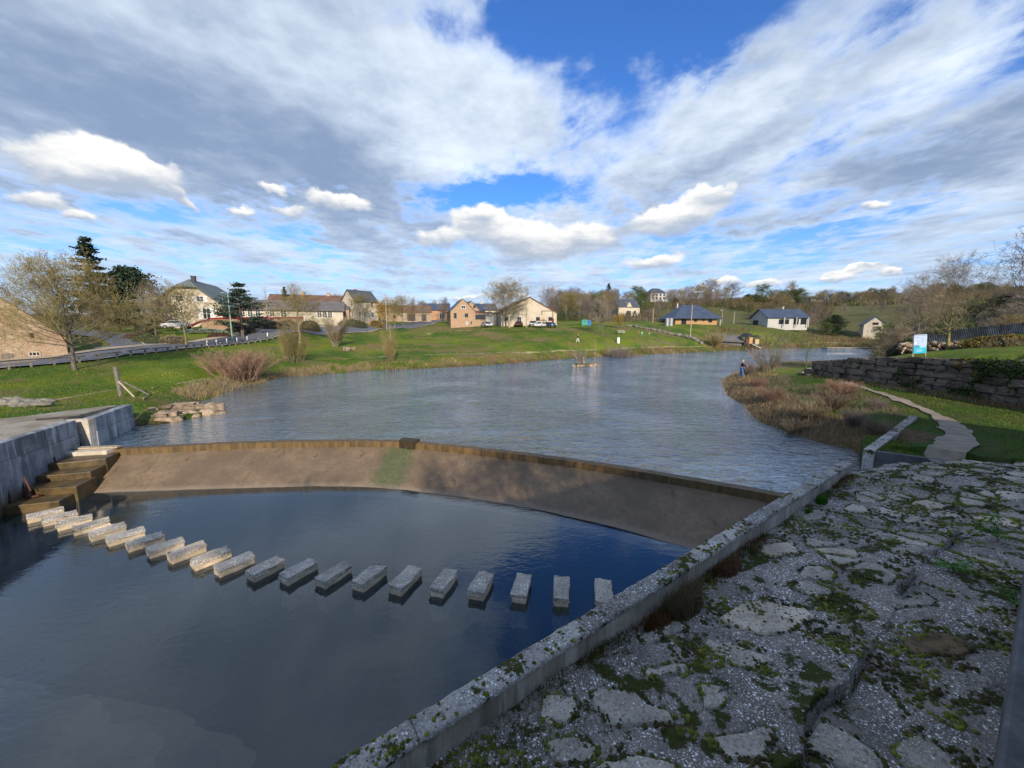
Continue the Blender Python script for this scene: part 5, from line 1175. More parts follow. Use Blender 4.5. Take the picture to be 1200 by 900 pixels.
for px, h, key, lab in [(713, 24, 'spruce', 'small dark pointed conifer on the skyline right of centre'), (746, 20, 'leafy', 'dense brown green tree on the skyline left of the hilltop villa'), (790, 16, 'bare_a', 'bare tree on the skyline right of the hilltop villa'), (801, 14, 'bare_b', 'second bare tree on the skyline right of the hilltop villa'),
                        (821, 22, 'gold', 'rounded golden brown tree on the skyline above the blue roofed timber house'), (832, 28, 'bare_c', 'tall bare tree on the skyline next to the golden brown one'), (857, 24, 'bare_c', 'gnarled bare tree on the skyline at the middle of the hill'), (876, 10, 'dome', 'single small round tree on the hill crest'),
                        (893, 22, 'leafy', 'dense tree on the skyline left of the largest hill tree'), (904, 15, 'bare_b', 'low dark tree between two big ones on the skyline'), (927, 26, 'bare_b', 'largest wide brown tree on the skyline at the right of the hill')]:
    hill_tree(key, px, 352, 262, h, lab, None, 1.5 if h < 25 else 1.35)
for i in range(26):
    px = 781 + i * 7.2; hill_tree(rnd.choice(['bare_b', 'bare_c', 'leafy', 'bare_a']), px + rnd.uniform(-3, 3), 353.5 + rnd.uniform(-1, 1.5), 258, rnd.uniform(5, 12), 'low bushy tree in the hedge along the hill crest', 'hedge trees along the hill crest', 1.9)
for i in range(24):
    px = 958 + i * 11; hill_tree(rnd.choice(['bare_b', 'leafy', 'gold', 'bare_a', 'olive_b']), px + rnd.uniform(-4, 4), 357 + rnd.uniform(-1, 2), rnd.uniform(230, 300), rnd.uniform(6, 13), 'small tree on the distant slope at the right', 'trees scattered over the distant right slope', 1.7)
for px, py, d, h, key, lab in [(946, 383, 128, 22, 'bare_b', 'russet bare tree right of the white blue roofed house'), (953, 382, 130, 19, 'bare_a', 'small bare tree right of the russet one by the blue roofed house'), (978, 386, 122, 22, 'dome', 'round dark evergreen left of the cream barn'), (969, 386, 120, 17, 'leafy', 'brown tree left of the round dark evergreen'),
                               (1045, 386, 100, 30, 'olive_b', 'olive brown tree right of the cream barn'), (1030, 352, 260, 8, 'leafy', 'small tree on the far right slope')]:
    hill_tree(key, px, py, d, h, lab, None, 1.2)
for i in range(62):
    px = 1040 + rnd.uniform(0, 215); hill_tree(rnd.choice(['bare_b', 'olive_b', 'bare_a', 'leafy', 'bare_c']), px, 392 - rnd.uniform(0, 6), rnd.uniform(52, 95), rnd.uniform(32, 50), 'brown tree of the copse behind the corrugated fence', 'copse behind the corrugated fence', rnd.uniform(.9, 1.4))
for i in range(110):
    px = rnd.uniform(900, 1200); py_ = rnd.choice([358.5, 363, 368, 373]) + rnd.uniform(-1.2, 1.2); hill_tree(rnd.choice(['bare_b', 'olive_b', 'bare_a', 'leafy', 'bare_c']), px, py_, 330 - (py_ - 357) * 11, rnd.uniform(8, 17), 'bare tree in the hedges on the far right slope', 'hedge trees on the far right slope', rnd.uniform(1.2, 1.9))
for i in range(14):
    px = 770 + i * 13; hill_tree(rnd.choice(['bare_b', 'olive_b', 'bare_a']), px, 366 + rnd.uniform(-2, 3), rnd.uniform(165, 215), rnd.uniform(9, 17), 'bare tree on the slope behind the blue roofed houses', 'trees on the slope behind the blue roofed houses', rnd.uniform(1, 1.6))
for i, (px, d, h) in enumerate([(20, 120, 30), (45, 110, 26), (70, 130, 34), (100, 120, 28), (205, 110, 26), (225, 125, 22), (480, 150, 18), (495, 160, 20), (508, 165, 16), (430, 140, 26), (395, 150, 30), (370, 140, 28)]):
    hill_tree(rnd.choice(['bare_b', 'bare_a', 'olive_b', 'bare_c']), px, 384 - i * .6, d, h, 'bare tree among the village roofs behind the road', 'bare trees between the village houses', 1.2)

# ---- bank vegetation: reeds, rough grass, brambles
def along(pts, step): return resample(np.array(pts, float), max(2, int(sum(np.hypot(*(np.array(b) - np.array(a))) for a, b in zip(pts[:-1], pts[1:])) / step)))
def bank_pts(line, n, w0, w1, side=1):
    c_ = along(line, 0.5); L = np.r_[0, np.cumsum(np.hypot(*np.diff(c_, axis=0).T))]; s_ = nrg.uniform(0, L[-1], n); x = np.interp(s_, L, c_[:, 0]); y = np.interp(s_, L, c_[:, 1])
    t_ = np.gradient(c_, axis=0); nx = np.interp(s_, L, -t_[:, 1]); ny = np.interp(s_, L, t_[:, 0]); l_ = np.hypot(nx, ny); o_ = nrg.uniform(w0, w1, n) ** 1.0 * side; return x + nx / l_ * o_, y + ny / l_ * o_, s_
STRAW = ((0.24, 0.18, 0.085), (0.46, 0.36, 0.19)); BROWN = ((0.12, 0.078, 0.045), (0.30, 0.20, 0.12)); GREENB = ((0.065, 0.13, 0.016), (0.19, 0.26, 0.03)); GREYB = ((0.17, 0.15, 0.12), (0.32, 0.27, 0.20))
def pick(m, choices, w_, field):
    t_ = cols(m, *choices[0]); f = np.clip(field + nrg.normal(0, .08, m), 0, .999); e_ = np.cumsum(w_) / sum(w_)
    for i, c_ in enumerate(choices):
        k = (f < e_[i]) & (f >= (e_[i - 1] if i else 0)); t_[k] = cols(int(k.sum()), *c_)
    return t_
def fld(x, y, sc, seed):
    v = vnoise(x, y, sc, 4, .6, seed); return np.clip((v - .28) / .44, 0, 1)
# left shore
n = 26000; x, y, s_ = bank_pts(left_shore[1:8], n, -.1, 2.0, 1); z = H(x, y)
f = fld(x, y, .35, 51); k = (nrg.random(n) < (.25 + .75 * f)) & (z > -.14); x, y, z, f = x[k], y[k], z[k], f[k]; m = len(x); hg = nrg.uniform(.15, .55, m) * (0.6 + .8 * fld(x, y, .8, 52))
veg('reeds', [blades(np.c_[x, y, z - .03], hg, nrg.uniform(.012, .022, m), pick(m, (STRAW, GREYB, STRAW, GREENB), (3, 1.5, 3, 1.6), fld(x, y, .5, 53)), .3)], 'straw coloured reeds and rough grass fringing the left shore', 'reeds')
# far shore
n = 30000; x, y, s_ = bank_pts(left_shore[7:], n, -.1, 2.6, 1); z = H(x, y); m = n; ff = fld(x, y, .15, 54)
veg('reeds', [blades(np.c_[x, y, z - .03], nrg.uniform(.2, .5, m) * (.5 + 1.5 * ff ** 1.6), nrg.uniform(.03, .05, m), pick(m, (STRAW, BROWN, GREENB, STRAW, BROWN), (1.2, 2.4, 2.2, 1, 2), fld(x, y, .22, 55)), .35)], 'brown reeds and brambles fringing the far shore', 'reeds')
# right hand point, dense thicket
pen_line = [right_shore[i] for i in range(3, len(right_shore))]; pen_poly = pen_line + [(14.2, 14.4), at(1066, 490, .8), at(1050, 478, .8), at(1000, 462, .8), at(960, 452, .8), at(930, 448, .8), at(918, 440, .8), at(905, 432, .6)]
n = 150000; pa = np.array(pen_poly); x = nrg.uniform(pa[:, 0].min(), pa[:, 0].max(), n); y = nrg.uniform(pa[:, 1].min(), pa[:, 1].max(), n); k = inside(x, y, pen_poly); x, y = x[k], y[k]; z = H(x, y); dd1 = np.minimum(seg_dist(x, y, nat_b), 9)
gr = fld(x, y, .28, 60); k = (nrg.random(len(x)) < np.where((gr > .72) & (dd1 > 1.2), .25, 1)) & (dd1 > .05); x, y, z, dd1 = x[k], y[k], z[k], dd1[k]; m = len(x); f = fld(x, y, .42, 61)
near_w = np.clip((y - 26) / 8, 0, 1); fieldc = np.clip(f * .75 + .25 * (1 - near_w), 0, 1)
t_ = pick(m, (STRAW, BROWN, GREYB, BROWN, GREENB), (1.8, 2.6, 2.0, 2.2, .3), fieldc); st_k = (nrg.random(m) < .7) & (dd1 < 2.6); t_[st_k] = cols(int(st_k.sum()), (0.22, 0.155, 0.075), (0.44, 0.32, 0.17))
hg = nrg.uniform(.12, .42, m) * (.45 + 1.3 * fld(x, y, .7, 62)); veg('thicket', [blades(np.c_[x, y, z - .03], hg, nrg.uniform(.008, .016, m), t_, .75, .9)], 'dense brown thicket of dead reeds and brambles covering the right hand point', 'thicket')
for (px, py, h, key, lab, wf) in [(975, 480, 24, 'bush_brown', 'tangled grey brown bramble bush left of the quay corner', 1.3), (948, 489, 20, 'bush_brown', 'low olive bramble bush nearer the water on the right point', 1.3), (1000, 498, 20, 'bush_violet', 'grey twiggy bush above the dark water by the quay', 1.4),
                                  (985, 464, 20, 'bush_red', 'reddish bare bush beside the gravel path', 1.5), (1025, 480, 16, 'bush_violet', 'grey lavender bush between the path and the quay wall', 1.6), (905, 470, 16, 'bush_red', 'russet bush in the middle of the right hand point', 1.5), (930, 506, 16, 'bush_brown', 'overhanging bramble bush at the water edge of the right point', 1.3), (1028, 508, 18, 'bush_brown', 'small bramble bush directly against the quay side wall', 1.3), (888, 454, 12, 'bush_red', 'rust coloured bush near the angler', 1.3)]:
    put_tree(key, px, py, None, h, lab, 'bush', name='bare_bush', wf=wf)
# lawn blades on the near right grass
n = 60000; x = nrg.uniform(12.6, 26.4, n); y = nrg.uniform(11.3, 30, n); z = H(x, y); k = (z > .45) & (y > 11.75) & (seg_dist(x, y, gp) > .30 + .75 * np.exp(-((y - 13.5) / 2.2) ** 2)) & ~inside(x, y, pen_poly) & (x / y < 1.5) & (fld(x, y, .5, 70) + nrg.random(len(x)) * .6 > .35); x, y, z = x[k], y[k], z[k]; m = len(x)
veg('grass', [blades(np.c_[x, y, z - .01], nrg.uniform(.03, .09, m), nrg.uniform(.012, .02, m), pick(m, (GREENB, ((.06, .10, .012), (.14, .19, .02)), ((.10, .10, .03), (.2, .18, .06))), (3, 2, 1), fld(x, y, .6, 71)), .6)], 'short lawn grass between the stone wall, the path and the quay', 'grass')
# rough grass over the left bank
n = 60000; x = nrg.uniform(-46, -12, n); y = nrg.uniform(14, 52, n); dn_, dw_, in_ = shore(x, y); k = ~in_ & (dn_ > .3) & (seg_dist(x, y, road_c[::3]) > 4.0) & ~inside(x, y, pz); x, y = x[k], y[k]; z = H(x, y); m = len(x)
veg('grass', [blades(np.c_[x, y, z - .01], nrg.uniform(.04, .13, m), nrg.uniform(.02, .035, m), pick(m, (GREENB, ((.07, .13, .012), (.15, .22, .02)), STRAW), (3, 3, .7), fld(x, y, .3, 73)), .6)], 'rough green grass over the left bank', 'grass')
n = 50000; x = nrg.uniform(-25, 75, n); y = nrg.uniform(48, 112, n); dn_, dw_, in_ = shore(x, y); k = ~in_ & (dn_ > 1.5) & (seg_dist(x, y, road_c[::3]) > 4.2) & (x / y < .95); x, y = x[k], y[k]; z = H(x, y); m = len(x)
veg('grass', [blades(np.c_[x, y, z - .01], nrg.uniform(.08, .2, m), nrg.uniform(.05, .08, m), pick(m, (GREENB, ((.06, .12, .012), (.13, .20, .02)), ((.12, .11, .04), (.22, .18, .08))), (3, 3, .6), fld(x, y, .12, 75)), .6)], 'green grass over the far bank', 'grass')

# ================================================================== BUILDINGS
def zpx(py, d): return CZ + (386.0 - py) / F * d * 1.0
def place_px(px, d): return ((px - 600) / F * d * (math.cos(PITCH) + 0.0) * 1.0 / math.cos(PITCH) , d)
def window(parent, face, W_, L_, x, z, w, h, fm='paint_white', bars=(1, 1), shutters=None, pane='window_glass', recess=0.0):
    """face f (front), r (right), l (left); x along the face from its middle"""
    def T(u, v, dep):
        if face == 'f': return (u, -L_ / 2 - dep, v)
        if face == 'r': return (W_ / 2 + dep, u, v)
        if face == 'l': return (-W_ / 2 - dep, -u, v)
    def slab_(m_, u0, u1, v0, v1, d0, d1):
        P_ = [T(u, v, dd) for dd in (d0, d1) for u, v in ((u0, v0), (u1, v0), (u1, v1), (u0, v1))]
        m_.add(P_, [(0, 3, 2, 1), (4, 5, 6, 7), (0, 1, 5, 4), (1, 2, 6, 5), (2, 3, 7, 6), (3, 0, 4, 7)])
    t = min(.09, w * .12); m_ = MB()
    slab_(m_, x - w / 2, x - w / 2 + t, z, z + h, -.05, .06); slab_(m_, x + w / 2 - t, x + w / 2, z, z + h, -.05, .06)
    slab_(m_, x - w / 2 + t, x + w / 2 - t, z, z + t, -.05, .06); slab_(m_, x - w / 2 + t, x + w / 2 - t, z + h - t, z + h, -.05, .06)
    for i in range(1, bars[0] + 1): u = x - w / 2 + w * i / (bars[0] + 1); slab_(m_, u - .03, u + .03, z + t, z + h - t, -.03, .045)
    for i in range(1, bars[1] + 1): v = z + h * i / (bars[1] + 1); slab_(m_, x - w / 2 + t, x + w / 2 - t, v - .02, v + .02, -.03, .04)
    f_ = m_.build('window', fm, parent); m_ = MB(); slab_(m_, x - w / 2 + t, x + w / 2 - t, z + t, z + h - t, -.04, .015); m_.build('pane', pane, f_)
    if shutters:
        for s_ in (-1, 1):
            m_ = MB(); u = x + s_ * (w / 2 + w * .26); slab_(m_, u - w * .24, u + w * .24, z, z + h, .003, .07); m_.build('shutter', shutters, parent)
def door(parent, face, W_, L_, x, w, h, mat, z=0.0):
    m_ = MB()
    P_ = {'f': lambda u, v, d: (u, -L_ / 2 - d, v), 'r': lambda u, v, d: (W_ / 2 + d, u, v), 'l': lambda u, v, d: (-W_ / 2 - d, -u, v)}[face]
    def sl(u0, u1, v0, v1, d0, d1):
        m_.add([P_(u, v, dd) for dd in (d0, d1) for u, v in ((u0, v0), (u1, v0), (u1, v1), (u0, v1))], [(0, 3, 2, 1), (4, 5, 6, 7), (0, 1, 5, 4), (1, 2, 6, 5), (2, 3, 7, 6), (3, 0, 4, 7)])
    sl(x - w / 2, x + w / 2, z, z + h, -.05, .04); return m_.build('door', mat, parent)
def house(name, label, px, d, w, l, zb, ze, zr, rz, wall, roof, axis='x', hip=0.0, over=0.35, found=1.5, cat='house', th=0.16, verge=None, group=None):
    """px = pixel column of the middle of the front face; zb base, ze eaves, zr ridge (absolute heights)"""
    X = (px - 600) / F * d; a = R(rz); cx = X - math.sin(a) * (l / 2); cy = d + math.cos(a) * (l / 2)
    b = empty(name, (cx, cy, zb), a, label, cat, group); E = ze - zb; Rg = zr - zb; hw, hl = w / 2, l / 2; m_ = MB()
    m_.add([(-hw, -hl, -found), (hw, -hl, -found), (hw, hl, -found), (-hw, hl, -found), (-hw, -hl, E), (hw, -hl, E), (hw, hl, E), (-hw, hl, E)], [(0, 1, 5, 4), (1, 2, 6, 5), (2, 3, 7, 6), (3, 0, 4, 7), (0, 3, 2, 1)])
    rid = (hw if axis == 'x' else hl); hp = hip * rid
    if hip < 0.99:
        if axis == 'y':
            for y in (-hl, hl):
                if hip == 0: m_.add([(-hw, y, E), (hw, y, E), (0, y, Rg)], [(0, 1, 2) if y < 0 else (2, 1, 0)])
                else: k = 1 - .34; m_.add([(-hw, y, E), (hw, y, E), (hw * .34, y, E + (Rg - E) * k), (-hw * .34, y, E + (Rg - E) * k)], [(0, 1, 2, 3) if y < 0 else (3, 2, 1, 0)])
        elif hip == 0:
            for x in (-hw, hw): m_.add([(x, -hl, E), (x, hl, E), (x, 0, Rg)], [(2, 1, 0) if x < 0 else (0, 1, 2)])
    m_.build('wall', wall, b)
    m_ = MB(); o = over; s_ = (Rg - E) / (hl if axis == 'x' else hw); dz_ = o * s_
    if axis == 'x':
        if hip: A_ = [(-hw - o, -hl - o, E - dz_), (hw + o, -hl - o, E - dz_), (hw + o, hl + o, E - dz_), (-hw - o, hl + o, E - dz_), (-hw + hp, 0, Rg), (hw - hp, 0, Rg)]; fs = [(0, 1, 5, 4), (2, 3, 4, 5), (1, 2, 5), (3, 0, 4)]
        else: A_ = [(-hw - o, -hl - o, E - dz_), (hw + o, -hl - o, E - dz_), (hw + o, hl + o, E - dz_), (-hw - o, hl + o, E - dz_), (-hw - o, 0, Rg), (hw + o, 0, Rg)]; fs = [(0, 1, 5, 4), (2, 3, 4, 5)]
    else:
        if hip:
            k = .66; zc_ = E + (Rg - E) * k; xk = hw * .34; A_ = [(-hw - o, -hl - o, E - dz_), (-xk, -hl - o, zc_), (0, -hl + hp, Rg), (0, hl - hp, Rg), (-xk, hl + o, zc_), (-hw - o, hl + o, E - dz_), (hw + o, -hl - o, E - dz_), (xk, -hl - o, zc_), (xk, hl + o, zc_), (hw + o, hl + o, E - dz_)]
            fs = [(5, 4, 3, 2, 1, 0), (6, 7, 2, 3, 8, 9), (1, 2, 7), (4, 8, 3)]
        else: A_ = [(-hw - o, -hl - o, E - dz_), (0, -hl - o, Rg), (0, hl + o, Rg), (-hw - o, hl + o, E - dz_), (hw + o, -hl - o, E - dz_), (hw + o, hl + o, E - dz_)]; fs = [(0, 1, 2, 3)[::-1], (4, 1, 2, 5)]
    A_ = [(x, y, z + 0.03) for x, y, z in A_]; m_.add(A_, fs); r_ = m_.build('roof', roof, b); so_ = r_.modifiers.new('thickness', 'SOLIDIFY'); so_.thickness = th; so_.offset = 1.0
    b['_w'] = 0; del b['_w']; return b, w, l, r_
def chimney(parent, x, y, z0, z1, mat='brick_red', s_=0.35, name='chimney'):
    m_ = MB(); m_.box(x - s_, x + s_, y - s_, y + s_, z0, z1); m_.box(x - s_ * 1.2, x + s_ * 1.2, y - s_ * 1.2, y + s_ * 1.2, z1 + .003, z1 + .18); return m_.build(name, mat, parent)

# stone barn at the far left
b, w, l, r_ = house('stone_barn', 'large stone barn gable at the left edge with small barred openings', -65.6, 33.0, 14, 12, 2.0, 4.3, 11.6, 52, 'stone_barn', 'tile_brown', 'y', over=.12, th=.1, cat='barn')
window(b, 'f', w, l, 4.9, .45, .75, .45, 'concrete_pale', (2, 0)); window(b, 'f', w, l, 4.9, 2.2, .25, .45, 'wood_dark', (0, 0)); door(b, 'f', w, l, 3.3, .7, 1.2, 'wood_grey', -.4)
# half hipped house
b, w, l, r_ = house('gabled_house', 'cream house with half hipped dark slate gable and white shutters', 228, 73, 10.4, 15, 6.0, 9.9, 14.3, 18, 'render_cream', 'slate_green', 'y', hip=.17, over=.7)
window(b, 'f', w, l, 1.9, 4.1, 1.15, 1.1, 'paint_white', (1, 1), 'paint_white'); window(b, 'f', w, l, -1.3, 4.1, 1.15, 1.1, 'paint_white', (1, 1), 'paint_white')
window(b, 'f', w, l, 2.7, .9, 1.3, 2.1, 'paint_white', (1, 1), 'paint_white'); window(b, 'f', w, l, -2.4, 1.2, 1.6, 1.3, 'paint_white', (2, 1), 'paint_white'); window(b, 'r', w, l, 0, 1.3, 1.1, 1.2, 'paint_white', (1, 1)); chimney(b, 0.2, -4.8, 7.6, 8.9, 'metal_dark', .32)
# terrace wall with red rail
tw = empty('terrace_wall', (-53, 66, 5.0), label='stone terrace wall with dark red top below the cream half hipped house', cat='wall')
def run3(parent, pts, z0, z1, th, name, mat, dz0=0):
    off = Vector(parent.location)
    for i, (a, b_) in enumerate(zip(pts[:-1], pts[1:])):
        d_ = np.array(b_[:2]) - np.array(a[:2]); d_ = d_ / np.linalg.norm(d_); nn = np.array([-d_[1], d_[0]]) * th; m_ = MB()
        q = [np.array(a[:2]), np.array(b_[:2]), np.array(b_[:2]) + nn, np.array(a[:2]) + nn]; zz0 = [a[2] + z0, b_[2] + z0, b_[2] + z0, a[2] + z0]; zz1 = [a[2] + z1, b_[2] + z1, b_[2] + z1, a[2] + z1]
        m_.add([(*(p - off[:2]), z - off[2]) for p, z in zip(q, zz0)] + [(*(p - off[:2]), z - off[2]) for p, z in zip(q, zz1)], [(3, 2, 1, 0), (4, 5, 6, 7), (0, 1, 5, 4), (1, 2, 6, 5), (2, 3, 7, 6), (3, 0, 4, 7)]); m_.build(name, mat, parent)
tp = [atd(236, 378, 65), atd(249, 374.5, 66), atd(300, 373.6, 71), atd(356, 373.2, 77)]; tp = [(x, y, zz) for x, y, zz in tp]
run3(tw, tp, -3.2, -.02, .35, 'stone_face', 'stone_house'); run3(tw, [(x, y - .03, z) for x, y, z in tp], 0.0, .32, .4, 'red_top', 'paint_red')
run3(tw, [(*atd(225, 383, 63)[:2], zpx(383, 63)), tp[0]], 0, .32, .3, 'red_top', 'paint_red')
# planted slope hedges
def hedge(name, px, py, d, Lx, Ly, hh, leaf, label, seed=0, n=3500, size=.07, cat='hedge', rz=0.0):
    q = np.random.default_rng(seed); x0, y0, _ = atd(px, py, d); z0 = h1(x0, y0); v = q.normal(0, 1, (n, 3)); v /= np.linalg.norm(v, axis=1)[:, None]; v[:, 2] = np.abs(v[:, 2]); v *= q.uniform(.72, 1.0, (n, 1)); v *= (1 + .18 * (vnoise(v[:, 0] * 3 + seed, v[:, 1] * 3, 1.4, 3)[:, None] - .5) * 2)
    P_ = v * np.array([Lx / 2, Ly / 2, hh]); V, t_ = leaf_cloud([tuple(p) for p in P_], 1, .03, size, q); core = MB()
    e = empty(name, (x0, y0, z0), rz, label, cat); me = np_mesh('foliage', V, t_); link('foliage', me, leaf, e)
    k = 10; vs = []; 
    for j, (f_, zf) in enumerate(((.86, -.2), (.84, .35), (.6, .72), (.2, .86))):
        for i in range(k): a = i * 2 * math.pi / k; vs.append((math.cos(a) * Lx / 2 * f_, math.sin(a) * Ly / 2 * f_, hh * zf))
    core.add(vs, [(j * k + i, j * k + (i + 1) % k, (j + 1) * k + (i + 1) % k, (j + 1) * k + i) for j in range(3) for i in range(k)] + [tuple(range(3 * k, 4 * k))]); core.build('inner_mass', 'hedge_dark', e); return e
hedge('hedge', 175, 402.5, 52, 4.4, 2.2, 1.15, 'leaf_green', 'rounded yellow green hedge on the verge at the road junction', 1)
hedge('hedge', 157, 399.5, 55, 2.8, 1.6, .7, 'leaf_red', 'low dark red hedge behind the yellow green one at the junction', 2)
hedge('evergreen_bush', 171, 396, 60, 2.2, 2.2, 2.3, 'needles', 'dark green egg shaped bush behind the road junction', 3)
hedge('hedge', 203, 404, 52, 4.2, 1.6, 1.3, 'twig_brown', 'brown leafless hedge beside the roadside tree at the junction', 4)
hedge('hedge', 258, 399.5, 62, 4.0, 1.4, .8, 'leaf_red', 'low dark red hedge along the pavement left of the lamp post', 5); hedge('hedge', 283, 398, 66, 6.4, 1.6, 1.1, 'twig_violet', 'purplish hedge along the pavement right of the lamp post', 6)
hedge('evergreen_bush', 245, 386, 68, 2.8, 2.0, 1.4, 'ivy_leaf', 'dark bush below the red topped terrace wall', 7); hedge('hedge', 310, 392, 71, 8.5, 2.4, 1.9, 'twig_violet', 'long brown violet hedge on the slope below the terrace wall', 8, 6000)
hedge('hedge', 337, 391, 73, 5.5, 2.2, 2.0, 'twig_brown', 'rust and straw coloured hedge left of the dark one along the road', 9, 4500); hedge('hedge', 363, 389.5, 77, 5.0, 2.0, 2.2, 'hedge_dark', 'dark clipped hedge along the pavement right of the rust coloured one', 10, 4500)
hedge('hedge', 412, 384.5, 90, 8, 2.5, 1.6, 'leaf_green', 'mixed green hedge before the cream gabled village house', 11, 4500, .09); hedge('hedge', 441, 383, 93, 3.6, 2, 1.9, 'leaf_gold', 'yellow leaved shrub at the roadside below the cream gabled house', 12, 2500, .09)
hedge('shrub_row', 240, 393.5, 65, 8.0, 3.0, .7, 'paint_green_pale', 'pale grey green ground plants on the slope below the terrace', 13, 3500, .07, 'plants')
# long school like building and the brown roofed one behind
b, w, l, r_ = house('long_building', 'long cream single storey building with grey roof and white framed windows', 345, 86, 21, 9, 6.9, 9.2, 11.4, 22, 'render_cream', 'roof_grey', 'x', over=.4, cat='building')
for i, x in enumerate((-9.0, -7.6, -6.2, -3.6, -1.4, 5.6, 6.7, 7.8)): window(b, 'f', w, l, x, .75, 1.0 if i != 4 else 1.2, 1.5, 'paint_white', (1, 2))
b, w, l, r_ = house('brown_roofed_house', 'ochre stone house with long brown tiled roof behind the grey roofed building', 373, 101, 21, 9, 7.5, 11.4, 13.9, 20, 'render_ochre', 'tile_brown', 'x', over=.3)
for x in (6.5, 9.0): window(b, 'f', w, l, x, 1.6, .8, 1.2, 'wood_dark', (0, 0)); window(b, 'f', w, l, x, .2, .7, .9, 'wood_dark', (0, 0))
c_ = chimney(b, 9.8, -.6, 4.5, 8.2, 'brick_red', .42); c_ = chimney(b, 10.3, -2.8, 3.4, 6.6, 'brick_red', .34); chimney(b, -3.2, 0, 5.8, 7.2, 'render_ochre', .4); chimney(b, 3.0, 0, 5.8, 7.1, 'render_ochre', .35)
b, w, l, r_ = house('stone_shed', 'small ochre stone outbuilding beside the cream gabled house', 399, 92, 5, 5, 6.8, 9.6, 10.4, 20, 'stone_house', 'roof_grey', 'x', over=.1, cat='shed'); window(b, 'f', w, l, 1.2, 1.2, .8, .8, 'wood_dark', (0, 0)); window(b, 'f', w, l, -1.2, .2, .8, .9, 'wood_dark', (0, 0))
b, w, l, r_ = house('village_house', 'tall cream gabled village house with dark slate roof', 433, 104, 6.8, 6.2, 7.6, 12.3, 15.2, 55, 'render_cream', 'slate', 'x', over=.25)
for z in (.6, 3.2): window(b, 'l', w, l, 1.6, z, .9, 1.5, 'paint_white', (1, 1)); window(b, 'l', w, l, -1.8, z, .9, 1.5, 'paint_white', (1, 1)); window(b, 'f', w, l, -2.2, z, .9, 1.5, 'paint_white', (1, 1)); window(b, 'f', w, l, 1.6, z, .9, 1.5, 'paint_white', (1, 1))
gw = empty('garden_wall', (*atd(440, 384, 95)[:2], 5.5), label='low stone garden wall in front of the cream gabled village house', cat='wall')
run3(gw, [atd(392, 380, 90), atd(425, 378, 95), atd(452, 375.5, 100)], -1.6, .1, .4, 'stone_face', 'stone_low')
b, w, l, r_ = house('long_barn', 'long low stone barn with brown grey roof behind the roadside trees', 476, 120, 16, 9, 7.6, 10.2, 12.4, 12, 'stone_low', 'tile_brown', 'x', over=.2, cat='barn'); door(b, 'f', w, l, 2, 2.4, 2.2, 'wood_dark'); window(b, 'f', w, l, -3, .8, .9, .9, 'wood_dark', (0, 0)); door(b, 'f', w, l, 5.8, 1.4, 2.0, 'wood_dark')
b, w, l, r_ = house('orange_house', 'orange rendered house with dark blue slate roof at the road bend', 510, 130, 10, 8, 7.4, 11.4, 13.6, 8, 'render_orange', 'slate_blue', 'x', over=.3); window(b, 'f', w, l, 2.5, 1, 1.6, 2.0, 'paint_white', (1, 0)); window(b, 'f', w, l, -2, 1.2, 1.0, 1.2, 'wood_dark', (0, 0)); chimney(b, 1, 0, 5.8, 6.8, 'render_cream', .3)
# stone gable house with annexe
b, w, l, r_ = house('stone_house', 'honey stone gabled house with slate roof at the top of the green slope', 543.5, 104, 6.6, 9, 6.2, 9.9, 13.1, 16, 'stone_house', 'slate_blue', 'y', over=.15)
window(b, 'f', w, l, 0.1, 4.2, 1.2, .95, 'paint_white', (1, 0)); window(b, 'f', w, l, -2.1, 1.7, .75, 1.4, 'metal_dark', (0, 0)); window(b, 'f', w, l, .9, 2.0, .9, 1.0, 'metal_dark', (0, 0)); door(b, 'f', w, l, 1.0, .75, .95, 'render_white'); door(b, 'f', w, l, 2.2, .35, .7, 'metal_dark', .2); window(b, 'l', w, l, 1, 1.6, .8, 1.1, 'metal_dark', (0, 0))
b, w, l, r_ = house('annexe', 'low stone annexe with a dark glazed band right of the honey stone house', 562, 105.5, 4.0, 5, 6.1, 9.3, 9.9, 16, 'stone_house', 'tile_brown', 'x', over=.1, cat='house'); window(b, 'f', w, l, .1, 1.55, 3.3, 1.35, 'metal_dark', (4, 0))
b, w, l, r_ = house('stone_cottage', 'small stone gable showing behind the honey stone house', 553, 122, 5.5, 8, 7, 11.0, 13.8, 20, 'stone_house', 'slate', 'y', over=.15); window(b, 'f', w, l, 1, 4.6, .7, .8, 'wood_dark', (0, 0))
b, w, l, r_ = house('slate_roofed_house', 'dark slate roofed house behind the annexe', 566, 124, 9, 8, 7, 11.0, 13.2, 10, 'render_cream', 'slate_blue', 'x', over=.2); chimney(b, 0, 0, 5.6, 7.2, 'render_white', .35)
